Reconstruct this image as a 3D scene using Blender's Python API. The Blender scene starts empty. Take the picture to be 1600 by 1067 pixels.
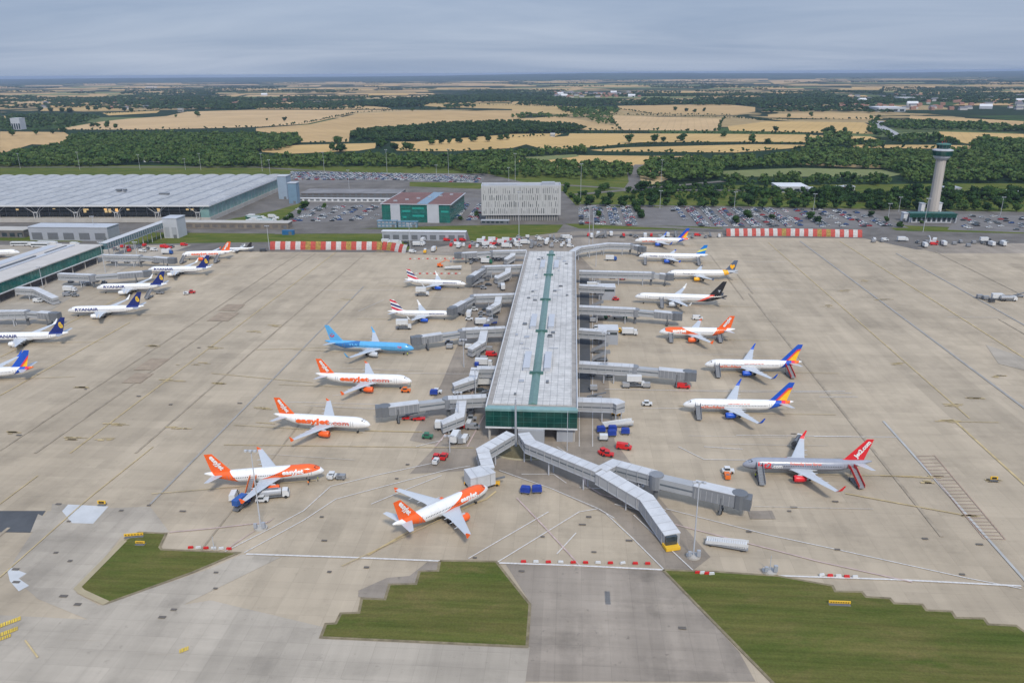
import bpy, bmesh, math, random
import numpy as np
from mathutils import Vector, Matrix
# ---------------------------------------------------------------- camera
SC = bpy.context.scene
COL = SC.collection
H = 120.0; FOC = 1210.0; CX, CY = 800.0, 533.5; HOR = 114.5; ROLL = 0.0072
PITCH = math.atan((CY-HOR)/FOC)
Fw = Vector((0, math.cos(PITCH), -math.sin(PITCH)))
Rt0 = Vector((1, 0, 0)); Up0 = Vector((0, math.sin(PITCH), math.cos(PITCH)))
Rt = Rt0*math.cos(ROLL) - Up0*math.sin(ROLL)
Up = Up0*math.cos(ROLL) + Rt0*math.sin(ROLL)
cam_d = bpy.data.cameras.new('camera'); cam = bpy.data.objects.new('camera', cam_d); COL.objects.link(cam)
cam.matrix_world = Matrix(((Rt.x, Up.x, -Fw.x, 0), (Rt.y, Up.y, -Fw.y, 0), (Rt.z, Up.z, -Fw.z, H), (0, 0, 0, 1)))
cam_d.sensor_width = 36; cam_d.lens = 36*FOC/1600; cam_d.clip_start = 1; cam_d.clip_end = 90000
SC.camera = cam
# ---------------------------------------------------------------- world: overcast sky
SUN_EL, SUN_AZ = 46, 165       # azimuth clockwise from +Y
W = bpy.data.worlds.new('World'); SC.world = W; W.use_nodes = True
nt = W.node_tree; N = nt.nodes; Lk = nt.links; N.clear()
def nd(nt, t, **kw):
    n = nt.nodes.new(t)
    for k, v in kw.items(): setattr(n, k, v)
    return n
out = nd(nt, 'ShaderNodeOutputWorld'); bg = nd(nt, 'ShaderNodeBackground'); bg.inputs[1].default_value = 1.0
sky = nd(nt, 'ShaderNodeTexSky', sky_type='NISHITA', sun_disc=False)
sky.sun_elevation = math.radians(SUN_EL); sky.sun_rotation = math.radians(SUN_AZ)
sc_ = nd(nt, 'ShaderNodeVectorMath', operation='SCALE'); sc_.inputs['Scale'].default_value = 0.07
Lk.new(sky.outputs[0], sc_.inputs[0])
tc = nd(nt, 'ShaderNodeTexCoord'); sep = nd(nt, 'ShaderNodeSeparateXYZ'); Lk.new(tc.outputs['Generated'], sep.inputs[0])
# cloud deck: project direction on a plane overhead, stretch into long flat bands
mx = nd(nt, 'ShaderNodeMath', operation='MAXIMUM'); mx.inputs[1].default_value = 0.0; Lk.new(sep.outputs[2], mx.inputs[0])
ad = nd(nt, 'ShaderNodeMath', operation='ADD'); ad.inputs[1].default_value = 0.10; Lk.new(mx.outputs[0], ad.inputs[0])
dx = nd(nt, 'ShaderNodeMath', operation='DIVIDE'); Lk.new(sep.outputs[0], dx.inputs[0]); Lk.new(ad.outputs[0], dx.inputs[1])
dy = nd(nt, 'ShaderNodeMath', operation='DIVIDE'); Lk.new(sep.outputs[1], dy.inputs[0]); Lk.new(ad.outputs[0], dy.inputs[1])
cb = nd(nt, 'ShaderNodeCombineXYZ'); Lk.new(dx.outputs[0], cb.inputs[0]); Lk.new(dy.outputs[0], cb.inputs[1])
mp = nd(nt, 'ShaderNodeMapping'); mp.inputs['Scale'].default_value = (0.22, 0.42, 1); mp.inputs['Rotation'].default_value = (0, 0, 0.25); Lk.new(cb.outputs[0], mp.inputs[0])
nz = nd(nt, 'ShaderNodeTexNoise'); nz.inputs['Scale'].default_value = 1.1; nz.inputs['Detail'].default_value = 6; nz.inputs['Roughness'].default_value = 0.55; nz.inputs['Distortion'].default_value = 0.6
Lk.new(mp.outputs[0], nz.inputs[0])
cr = nd(nt, 'ShaderNodeValToRGB'); e = cr.color_ramp.elements
e[0].position = 0.30; e[0].color = (0.215, 0.290, 0.435, 1); e[1].position = 0.72; e[1].color = (0.385, 0.450, 0.575, 1)
Lk.new(nz.outputs[0], cr.inputs[0])
# overcast brightening towards the zenith (well above the frame)
mr = nd(nt, 'ShaderNodeMapRange'); mr.inputs[1].default_value = 0.10; mr.inputs[2].default_value = 0.9; mr.inputs[3].default_value = 1.0; mr.inputs[4].default_value = 1.95
Lk.new(sep.outputs[2], mr.inputs[0])
mu = nd(nt, 'ShaderNodeVectorMath', operation='SCALE'); Lk.new(cr.outputs[0], mu.inputs[0]); Lk.new(mr.outputs[0], mu.inputs['Scale'])
mixs = nd(nt, 'ShaderNodeMix', data_type='RGBA'); mixs.inputs[0].default_value = 0.88
Lk.new(sc_.outputs[0], mixs.inputs[6]); Lk.new(mu.outputs[0], mixs.inputs[7])
Lk.new(mixs.outputs[2], bg.inputs[0]); Lk.new(bg.outputs[0], out.inputs[0])
# ---------------------------------------------------------------- sun behind cloud
sd = bpy.data.lights.new('sun', 'SUN'); sd.energy = 2.25; sd.angle = math.radians(9); sd.color = (1.0, 0.93, 0.81)
so = bpy.data.objects.new('sun', sd); COL.objects.link(so)
sa, se_ = math.radians(SUN_AZ), math.radians(SUN_EL)
sv = Vector((math.sin(sa)*math.cos(se_), math.cos(sa)*math.cos(se_), math.sin(se_)))
so.rotation_euler = sv.to_track_quat('Z', 'Y').to_euler(); so.location = sv*500
SC.view_settings.view_transform = 'Standard'; SC.view_settings.look = 'None'; SC.view_settings.gamma = 1; SC.view_settings.exposure = 0.27
SC.cycles.max_bounces = 5; SC.cycles.diffuse_bounces = 2; SC.cycles.glossy_bounces = 2; SC.cycles.transmission_bounces = 2; SC.cycles.volume_bounces = 0
# ---------------------------------------------------------------- haze
def build_haze():
    me = bpy.data.meshes.new('haze'); x = 31000; y0, y1 = -600, 31000; z0, z1 = -61, 126
    vs = [(a, b, c) for a in (-x, x) for b in (y0, y1) for c in (z0, z1)]
    me.from_pydata(vs, [], [(0, 1, 3, 2), (4, 6, 7, 5), (0, 4, 5, 1), (2, 3, 7, 6), (0, 2, 6, 4), (1, 5, 7, 3)])
    o = bpy.data.objects.new('haze', me); COL.objects.link(o); o['kind'] = 'stuff'
    m = bpy.data.materials.new('haze_air'); m.use_nodes = True; n = m.node_tree; n.nodes.clear()
    oo = n.nodes.new('ShaderNodeOutputMaterial'); v = n.nodes.new('ShaderNodeVolumePrincipled')
    v.inputs['Color'].default_value = (0.50, 0.63, 0.86, 1); v.inputs['Density'].default_value = 5.0e-5
    n.links.new(v.outputs[0], oo.inputs['Volume']); me.materials.append(m)
build_haze()
# ---------------------------------------------------------------- helpers
random.seed(7); rnd = random.random
def at(px, py, h=0.0):
    d = Fw*FOC + Rt*(px-CX) - Up*(py-CY)
    t = (h-H)/d.z
    return Vector((d.x*t, d.y*t, h))
AZ = math.atan2(99, math.hypot(FOC, CY-HOR))
U = Vector((math.sin(AZ), math.cos(AZ), 0)); V = Vector((math.cos(AZ), -math.sin(AZ), 0)); Z = Vector((0, 0, 1))
def lin(r, g, b):
    f = lambda c: (c/255/12.92 if c/255 <= 0.04045 else ((c/255+0.055)/1.055)**2.4)
    return (f(r), f(g), f(b), 1)
MATS = {}
def mat(name, col, rough=0.7, var=0.12, scale=0.25, metal=0.0, spec=0.5, emit=0, bump=0, stretch=None, coord='Object'):
    if name in MATS: return MATS[name]
    m = bpy.data.materials.new(name); m.use_nodes = True; t = m.node_tree; b = t.nodes['Principled BSDF']
    c = col if len(col) == 4 else (*col, 1)
    b.inputs['Roughness'].default_value = rough; b.inputs['Metallic'].default_value = metal
    b.inputs['Specular IOR Level'].default_value = spec
    co = nd(t, 'ShaderNodeTexCoord'); src = co.outputs[coord]
    if coord == 'World':
        pass
    if stretch:
        mpn = nd(t, 'ShaderNodeMapping'); mpn.inputs['Scale'].default_value = stretch; t.links.new(src, mpn.inputs[0]); src = mpn.outputs[0]
    n1 = nd(t, 'ShaderNodeTexNoise'); n1.inputs['Scale'].default_value = scale; n1.inputs['Detail'].default_value = 5; n1.inputs['Roughness'].default_value = 0.65
    t.links.new(src, n1.inputs[0])
    r = nd(t, 'ShaderNodeMapRange'); r.inputs[1].default_value = 0.25; r.inputs[2].default_value = 0.75; r.inputs[3].default_value = 1-var; r.inputs[4].default_value = 1+var
    t.links.new(n1.outputs[0], r.inputs[0])
    s = nd(t, 'ShaderNodeVectorMath', operation='SCALE'); s.inputs[0].default_value = c[:3]; t.links.new(r.outputs[0], s.inputs['Scale'])
    t.links.new(s.outputs[0], b.inputs['Base Color'])
    if emit:
        b.inputs['Emission Color'].default_value = c; b.inputs['Emission Strength'].default_value = emit
    if bump:
        bp = nd(t, 'ShaderNodeBump'); bp.inputs['Distance'].default_value = bump; t.links.new(n1.outputs[0], bp.inputs['Height']); t.links.new(bp.outputs[0], b.inputs['Normal'])
    MATS[name] = m; return m
class MB:
    def __init__(s): s.v = []; s.f = []; s.m = []; s.cuts = []
    def face(s, pts, m=0):
        k = len(s.v); s.v += [tuple(p) for p in pts]; s.f.append(tuple(range(k, k+len(pts)))); s.m.append(m); return s
    def mesh(s, vs, fs, m=0):
        k = len(s.v); s.cuts.append((k, len(s.f))); s.v += [tuple(p) for p in vs]
        for f in fs: s.f.append(tuple(i+k for i in f)); s.m.append(m)
        return s
    def box(s, c, d, m=0, rz=0, taper=1.0):
        cx, cy, cz = c; hx, hy, hz = d[0]/2, d[1]/2, d[2]/2; ca, sa = math.cos(rz), math.sin(rz); vs = []
        for z in (-1, 1):
            k = taper if z > 0 else 1
            for x, y in ((-1, -1), (1, -1), (1, 1), (-1, 1)):
                a, b = x*hx*k, y*hy*k; vs.append((cx+a*ca-b*sa, cy+a*sa+b*ca, cz+z*hz))
        return s.mesh(vs, [(3, 2, 1, 0), (4, 5, 6, 7), (0, 1, 5, 4), (1, 2, 6, 5), (2, 3, 7, 6), (3, 0, 4, 7)], m)
    def b2(s, p0, p1, m=0):       # box from min corner to max corner
        return s.box([(p0[i]+p1[i])/2 for i in range(3)], [abs(p1[i]-p0[i]) for i in range(3)], m)
    def prism(s, poly, z0, z1, m=0, mt=None):
        n = len(poly); a = [(p[0], p[1], z0) for p in poly]; b = [(p[0], p[1], z1) for p in poly]
        s.mesh(a+b, [tuple(range(n-1, -1, -1))]+[(i, (i+1) % n, n+(i+1) % n, n+i) for i in range(n)], m)
        return s.face(b, m if mt is None else mt)
    def tube(s, p, q, r0, r1=None, n=8, m=0, cap=True):
        p = Vector(p); q = Vector(q); r1 = r0 if r1 is None else r1; d = (q-p).normalized()
        a = d.orthogonal().normalized(); b = d.cross(a); vs = []
        for c, r in ((p, r0), (q, r1)):
            for i in range(n):
                t = 2*math.pi*i/n; vs.append(c+a*math.cos(t)*r+b*math.sin(t)*r)
        fs = [(i, (i+1) % n, n+(i+1) % n, n+i) for i in range(n)]
        if cap: fs += [tuple(range(n-1, -1, -1)), tuple(range(n, 2*n))]
        return s.mesh(vs, fs, m)
    def loft(s, rings, m=0, cap=True):
        n = len(rings[0]); vs = [p for r in rings for p in r]; fs = []
        for k in range(len(rings)-1):
            for i in range(n): fs.append((k*n+i, k*n+(i+1) % n, (k+1)*n+(i+1) % n, (k+1)*n+i))
        if cap: fs += [tuple(range(n-1, -1, -1)), tuple(range((len(rings)-1)*n, len(rings)*n))]
        return s.mesh(vs, fs, m)
    def each(s, name, mats, parent=None):      # one object for every piece that was added
        out_ = []; c = s.cuts+[(len(s.v), len(s.f))]
        for (v0, f0), (v1, f1) in zip(c, c[1:]):
            b = MB(); b.v = s.v[v0:v1]; b.f = [tuple(i-v0 for i in f) for f in s.f[f0:f1]]; b.m = s.m[f0:f1]; out_.append(b.build(name, mats, parent))
        return out_
    def build(s, name, mats, parent=None, smooth=False, loc=None, rz=None):
        me = bpy.data.meshes.new(name); me.from_pydata(s.v, [], s.f)
        if not isinstance(mats, (list, tuple)): mats = [mats]
        for m in mats: me.materials.append(m)
        if len(mats) > 1: me.polygons.foreach_set('material_index', s.m)
        if smooth: me.polygons.foreach_set('use_smooth', [True]*len(me.polygons))
        me.update(); o = bpy.data.objects.new(name, me); COL.objects.link(o)
        if parent: o.parent = parent
        if loc is not None: o.location = loc
        if rz is not None: o.rotation_euler = (0, 0, rz)
        return o
def tag(o, label=None, cat=None, group=None, kind=None):
    if label: o['label'] = label
    if cat: o['category'] = cat
    if group: o['group'] = group
    if kind: o['kind'] = kind
    return o
def empty(name, loc=(0, 0, 0), rz=0, label=None, cat=None, group=None):
    o = bpy.data.objects.new(name, None); COL.objects.link(o); o.location = loc; o.rotation_euler = (0, 0, rz); o.empty_display_size = 1
    return tag(o, label, cat, group)
def copy_tree(o, parent=None):
    c = o.copy(); COL.objects.link(c); c.parent = parent
    for ch in KIDS.get(o.name, []): copy_tree(ch, c)
    return c
KIDS = {}
def reg(root):
    KIDS.clear()
    for o in bpy.data.objects:
        if o.parent: KIDS.setdefault(o.parent.name, []).append(o)
def sheet(name, pts, z, m, kind='structure', label=None):
    b = MB(); b.face([(p[0], p[1], z) for p in pts]); o = b.build(name, m); tag(o, label, None, None, kind); return o
def P(l): return [at(*p) for p in l]
def line_sheet(mb, pts, w, z, closed=False):
    pts = [Vector((p[0], p[1], 0)) for p in pts]; n = len(pts); L = []; R_ = []
    for i, p in enumerate(pts):
        a = (p-pts[i-1]).normalized() if i > 0 else (pts[1]-p).normalized()
        b = (pts[i+1]-p).normalized() if i < n-1 else a
        t = (a+b).normalized(); q = Vector((-t.y, t.x, 0)); k = w/2/max(0.4, q.dot(Vector((-a.y, a.x, 0))))
        L.append(p+q*k+Z*z); R_.append(p-q*k+Z*z)
    for i in range(n-1): mb.face([R_[i], R_[i+1], L[i+1], L[i]])
# text -> flat mesh data (verts 2d, faces), cached
TXT = {}
def text_mesh(s, bold=0.03):
    if s in TXT: return TXT[s]
    cu = bpy.data.curves.new('t', 'FONT'); cu.body = s; cu.size = 1; cu.offset = bold; cu.resolution_u = 2
    o = bpy.data.objects.new('t', cu); COL.objects.link(o); bpy.context.view_layer.update()
    me = bpy.data.meshes.new_from_object(o.evaluated_get(bpy.context.evaluated_depsgraph_get()))
    bm = bmesh.new(); bm.from_mesh(me)
    for k in range(-2, 8): bmesh.ops.bisect_plane(bm, geom=bm.verts[:]+bm.edges[:]+bm.faces[:], plane_co=(0, k*.11+.05, 0), plane_no=(0, 1, 0))
    bm.to_mesh(me); bm.free()
    v = [(a.co.x, a.co.y) for a in me.vertices]; f = [tuple(p.vertices) for p in me.polygons]
    bpy.data.objects.remove(o); bpy.data.curves.remove(cu); bpy.data.meshes.remove(me)
    x0 = min(a[0] for a in v); x1 = max(a[0] for a in v); v = [((a[0]-x0)/(x1-x0), a[1]/0.7) for a in v]   # width 0..1, cap height 1
    TXT[s] = (v, f, (x1-x0)/0.7); return TXT[s]
# ================================================================ materials of the ground
def colour_ramp(t, src, stops, interp='LINEAR'):
    r = nd(t, 'ShaderNodeValToRGB'); r.color_ramp.interpolation = interp; e = r.color_ramp.elements
    e[0].position, e[0].color = stops[0]; e[1].position, e[1].color = stops[1]
    for p, c in stops[2:]: k = e.new(p); k.color = c
    t.links.new(src, r.inputs[0]); return r.outputs[0]
def mixc(t, fac, a, b, blend='MIX'):
    n = nd(t, 'ShaderNodeMix', data_type='RGBA', blend_type=blend)
    for i, s in ((0, fac), (6, a), (7, b)):
        if hasattr(s, 'links'): t.links.new(s, n.inputs[i])
        elif isinstance(s, (int, float)): n.inputs[i].default_value = s
        else: n.inputs[i].default_value = s
    return n.outputs[2]
def noise(t, src, scale, detail=4, rough=0.6, stretch=None, dist=0):
    if stretch:
        m = nd(t, 'ShaderNodeMapping'); m.inputs['Scale'].default_value = stretch; t.links.new(src, m.inputs[0]); src = m.outputs[0]
    n = nd(t, 'ShaderNodeTexNoise'); n.inputs['Scale'].default_value = scale; n.inputs['Detail'].default_value = detail; n.inputs['Roughness'].default_value = rough; n.inputs['Distortion'].default_value = dist
    t.links.new(src, n.inputs[0]); return n.outputs[0]
def maprange(t, src, a, b, c, d):
    r = nd(t, 'ShaderNodeMapRange'); t.links.new(src, r.inputs[0])
    for i, v in enumerate((a, b, c, d)): r.inputs[i+1].default_value = v
    return r.outputs[0]
def math_(t, op, a, b=None):
    n = nd(t, 'ShaderNodeMath', operation=op)
    for i, s in enumerate((a, b)):
        if s is None: continue
        if hasattr(s, 'links'): t.links.new(s, n.inputs[i])
        else: n.inputs[i].default_value = s
    return n.outputs[0]
def newmat(name, rough=0.9, spec=0.3):
    m = bpy.data.materials.new(name); m.use_nodes = True; t = m.node_tree; b = t.nodes['Principled BSDF']
    b.inputs['Roughness'].default_value = rough; b.inputs['Specular IOR Level'].default_value = spec
    return m, t, b, nd(t, 'ShaderNodeTexCoord').outputs['Object']
# countryside: patchwork of stubble, pasture and dark woodland
def mat_country():
    m, t, b, co = newmat('countryside', 1, 0.1)
    mp_ = nd(t, 'ShaderNodeMapping'); mp_.inputs['Scale'].default_value = (1/620, 1/400, 1); mp_.inputs['Rotation'].default_value = (0, 0, 0.2); t.links.new(co, mp_.inputs[0])
    w = noise(t, co, 1/500, 3); 
    ofs = nd(t, 'ShaderNodeVectorMath', operation='ADD'); t.links.new(mp_.outputs[0], ofs.inputs[0])
    sc = nd(t, 'ShaderNodeVectorMath', operation='SCALE'); sc.inputs['Scale'].default_value = 0.5; t.links.new(w, sc.inputs[0]); t.links.new(sc.outputs[0], ofs.inputs[1])
    v = nd(t, 'ShaderNodeTexVoronoi'); v.inputs['Scale'].default_value = 1; t.links.new(ofs.outputs[0], v.inputs[0])
    sp = nd(t, 'ShaderNodeSeparateColor'); t.links.new(v.outputs['Color'], sp.inputs[0])
    c = colour_ramp(t, sp.outputs[0], [(0, (0.016, 0.036, 0.016, 1)), (0.40, (0.045, 0.080, 0.022, 1)), (0.52, (0.33, 0.245, 0.125, 1)), (0.8, (0.40, 0.30, 0.16, 1)), (0.92, (0.10, 0.13, 0.05, 1))], 'CONSTANT')
    v2 = nd(t, 'ShaderNodeTexVoronoi', feature='DISTANCE_TO_EDGE'); v2.inputs['Scale'].default_value = 1; t.links.new(ofs.outputs[0], v2.inputs[0])
    hed = math_(t, 'LESS_THAN', v2.outputs['Distance'], 0.035)
    c = mixc(t, hed, c, (0.016, 0.03, 0.013, 1))
    wood = maprange(t, noise(t, co, 1/900, 4, 0.6, (1, 1.8, 1)), 0.54, 0.57, 0, 1)
    c = mixc(t, wood, c, (0.015, 0.03, 0.014, 1))
    g = maprange(t, noise(t, co, 1/25, 5), 0.3, 0.7, 0.75, 1.25)
    s = nd(t, 'ShaderNodeVectorMath', operation='SCALE'); t.links.new(c, s.inputs[0]); t.links.new(g, s.inputs['Scale'])
    t.links.new(s.outputs[0], b.inputs['Base Color']); return m
def mat_field(name, col, var=0.10):
    m, t, b, co = newmat(name, 1, 0.1)
    r = nd(t, 'ShaderNodeMapping'); r.inputs['Rotation'].default_value = (0, 0, rnd()*3); t.links.new(co, r.inputs[0])
    a = maprange(t, noise(t, r.outputs[0], 1/40, 5, 0.7, (0.25, 2.2, 1)), 0.3, 0.7, 1-var, 1+var)
    a2 = maprange(t, noise(t, co, 1/160, 3), 0.3, 0.7, 1-var, 1+var)
    w = nd(t, 'ShaderNodeTexWave'); w.inputs['Scale'].default_value = 1/50; w.inputs['Distortion'].default_value = 1.0; t.links.new(r.outputs[0], w.inputs[0])
    a3 = maprange(t, w.outputs[1], 0.0, 0.12, 0.9, 1.0)
    a = math_(t, 'MULTIPLY', math_(t, 'MULTIPLY', a, a2), a3)
    s = nd(t, 'ShaderNodeVectorMath', operation='SCALE'); s.inputs[0].default_value = col[:3]; t.links.new(a, s.inputs['Scale'])
    t.links.new(s.outputs[0], b.inputs['Base Color']); return m
# concrete apron: slabs in the pier's direction, with joints, tyre wear and stains
def pier_coords(t, co):
    m = nd(t, 'ShaderNodeMapping'); m.inputs['Rotation'].default_value = (0, 0, AZ); t.links.new(co, m.inputs[0]); return m.outputs[0]
def mat_concrete(name, c0, c1, dirt=1.0, slab=6.0):
    m, t, b, co = newmat(name, 0.85, 0.25); pc = pier_coords(t, co)
    def slabs(sx, sy, seed):
        k = nd(t, 'ShaderNodeMapping'); k.inputs['Scale'].default_value = (1/sx, 1/sy, 1); k.inputs['Location'].default_value = (seed, seed*1.7, 0); t.links.new(pc, k.inputs[0])
        f = nd(t, 'ShaderNodeVectorMath', operation='FLOOR'); t.links.new(k.outputs[0], f.inputs[0])
        wn = nd(t, 'ShaderNodeTexWhiteNoise', noise_dimensions='3D'); t.links.new(f.outputs[0], wn.inputs[0])
        fr = nd(t, 'ShaderNodeVectorMath', operation='FRACTION'); t.links.new(k.outputs[0], fr.inputs[0]); return wn.outputs[0], fr.outputs[0], k.outputs[0]
    wn, fr, kk = slabs(slab, slab, 3.3); wn2, fr2, k2 = slabs(24.0, 200.0, 11.2); wn3, fr3, k3 = slabs(48.0, 36.0, 5.1)
    base = mixc(t, noise(t, pc, 1/70, 5, 0.6, (1, 0.35, 1)), c0, c1)
    f = math_(t, 'MULTIPLY', maprange(t, wn, 0, 1, 0.945, 1.045), maprange(t, wn2, 0, 1, 0.92, 1.05))
    f = math_(t, 'MULTIPLY', f, maprange(t, wn3, 0, 1, 0.94, 1.04))
    # joints
    sp = nd(t, 'ShaderNodeSeparateXYZ'); t.links.new(fr, sp.inputs[0]); jw = 0.16/slab
    j = math_(t, 'MAXIMUM', math_(t, 'LESS_THAN', sp.outputs[0], jw), math_(t, 'LESS_THAN', sp.outputs[1], jw))
    f = math_(t, 'MULTIPLY', f, maprange(t, j, 0, 1, 1, 0.91))
    # streaks of tyre wear along the lanes, blotches, small spots
    f = math_(t, 'MULTIPLY', f, maprange(t, noise(t, pc, 1/9, 6, 0.65, (1.0, 0.10, 1)), 0.38, 0.72, 1+0.04*dirt, 1-0.13*dirt))
    f = math_(t, 'MULTIPLY', f, maprange(t, noise(t, pc, 1/14, 6, 0.7, (0.12, 1.0, 1)), 0.45, 0.75, 1, 1-0.18*dirt))
    f = math_(t, 'MULTIPLY', f, maprange(t, noise(t, pc, 1/30, 7, 0.72), 0.5, 0.8, 1, 1-0.32*dirt))
    f = math_(t, 'MULTIPLY', f, maprange(t, noise(t, pc, 1/2.2, 4, 0.7), 0.62, 0.8, 1, 1-0.25*dirt))
    s = nd(t, 'ShaderNodeVectorMath', operation='SCALE'); t.links.new(base, s.inputs[0]); t.links.new(f, s.inputs['Scale'])
    t.links.new(s.outputs[0], b.inputs['Base Color']); return m
def mat_grass(name, c0, c1, stripes=True):
    m, t, b, co = newmat(name, 1, 0.1); pc = pier_coords(t, co)
    c = mixc(t, maprange(t, noise(t, pc, 1/9, 6, 0.7, (0.25, 1.3, 1)), 0.35, 0.65, 0, 1), c0, c1)
    c = mixc(t, maprange(t, noise(t, pc, 1/16, 7, 0.75, (0.4, 1.0, 1), 1.0), 0.50, 0.68, 0, .75), c, (c1[0]*1.35, c1[1]*1.12, c1[2]*1.5, 1))
    f = maprange(t, noise(t, pc, 1/2.5, 5, 0.7, (0.06, 1.6, 1)), 0.3, 0.7, 0.78, 1.2)
    f = math_(t, 'MULTIPLY', f, maprange(t, noise(t, pc, 2.0, 3), 0.3, 0.7, 0.85, 1.15))
    s = nd(t, 'ShaderNodeVectorMath', operation='SCALE'); t.links.new(c, s.inputs[0]); t.links.new(f, s.inputs['Scale'])
    t.links.new(s.outputs[0], b.inputs['Base Color']); return m
M_country = mat_country()
M_straw = [mat_field('straw_%d' % i, c) for i, c in enumerate([(0.46, 0.315, 0.155), (0.50, 0.34, 0.145), (0.44, 0.31, 0.14), (0.50, 0.35, 0.19)])]
M_pale = mat_field('pale_pasture', (0.17, 0.19, 0.08)); M_verge = mat_grass('verge_grass', (0.048, 0.088, 0.012, 1), (0.125, 0.135, 0.030, 1))
M_apron = mat_concrete('apron_concrete', (0.402, 0.330, 0.240, 1), (0.472, 0.398, 0.302, 1))
M_apron2 = mat_concrete('grey_concrete', (0.37, 0.322, 0.262, 1), (0.45, 0.40, 0.332, 1), 1.3, 5)
M_worn = mat_concrete('worn_concrete', (0.255, 0.215, 0.175, 1), (0.36, 0.305, 0.245, 1), 1.6, 7)
M_dark = mat_concrete('stained_concrete', (0.235, 0.20, 0.165, 1), (0.39, 0.335, 0.275, 1), 1.8, 6)
M_road = mat('asphalt', (0.145, 0.133, 0.122), 0.9, 0.38, 0.05, spec=0.2); M_asph = mat('dark_asphalt', (0.085, 0.09, 0.098), 0.9, 0.2, 0.15, spec=0.2)
M_park = mat('car_park_asphalt', (0.165, 0.155, 0.15), 0.9, 0.28, 0.05, spec=0.2)
M_gline = mat('white_paint', (0.58, 0.56, 0.54), 0.7, 0.3, 1.5); M_yline = mat('yellow_paint', (0.60, 0.42, 0.05), 0.7, 0.35, 0.4)
M_ysoft = mat('worn_yellow_paint', (0.47, 0.365, 0.19), 0.8, 0.35, 0.3); M_pline = mat('worn_pink_paint', (0.47, 0.36, 0.33), 0.8, 0.3, 0.4)
M_joint = mat('joint_sealant', (0.315, 0.262, 0.195), 0.9, 0.3, 0.2); M_bline = mat('pale_channel', (0.40, 0.395, 0.38), 0.8, 0.15, 0.2); M_brown = mat('rubber_stain', (0.30, 0.235, 0.17), 0.9, 0.25, 0.3)
M_bluegrey = mat('grey_channel', (0.30, 0.285, 0.265), 0.8, 0.2, 0.2); M_island = mat_grass('apron_grass', (0.072, 0.096, 0.020, 1), (0.125, 0.118, 0.036, 1))
M_white_slab = mat('new_concrete', (0.50, 0.51, 0.52), 0.8, 0.12, 0.2)
# ================================================================ ground
b = MB(); b.face([(-30500, -500, 0), (30500, -500, 0), (30500, 30500, 0), (-30500, 30500, 0)]); tag(b.build('ground', M_country), kind='structure')
# far hills on the horizon
def hills():
    b = MB(); rs = random.Random(3); prof = []
    n = 120
    for i in range(n+1):
        x = -17000+34000*i/n; t = i/n
        h = 12+14*math.sin(t*7+1)+10*math.sin(t*19+2)+rs.random()*10
        h += 95*math.exp(-((t-0.55)/0.10)**2)+70*math.exp(-((t-0.9)/0.12)**2) - 15
        prof.append((x, max(4, h)+62))
    for k, (dy, s) in enumerate(((0, 0.0), (900, 0.6), (2600, 1.0), (5200, 0.0))): pass
    rows = [(13500, 0.0), (17500, 0.45), (20500, 0.95), (26000, 1.1), (29800, 0.9)]
    vs = [(x*(y/18000), y, 0.5+h*s*0.62-(0 if s else 3)) for (y, s) in rows for (x, h) in prof]; m = n+1
    fs = [(r*m+i, r*m+i+1, (r+1)*m+i+1, (r+1)*m+i) for r in range(4) for i in range(n)]
    b.mesh(vs, fs); tag(b.build('hills', mat('wooded_hills', (.035, .055, .03), 1, .6, 1/1500, spec=.1, stretch=(1, .3, 1)), smooth=True), kind='structure')
hills()
zf = [0.30]
def field(pts, m, name='field'):
    zf[0] += 0.004; return sheet(name, P(pts), zf[0], m)
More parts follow.
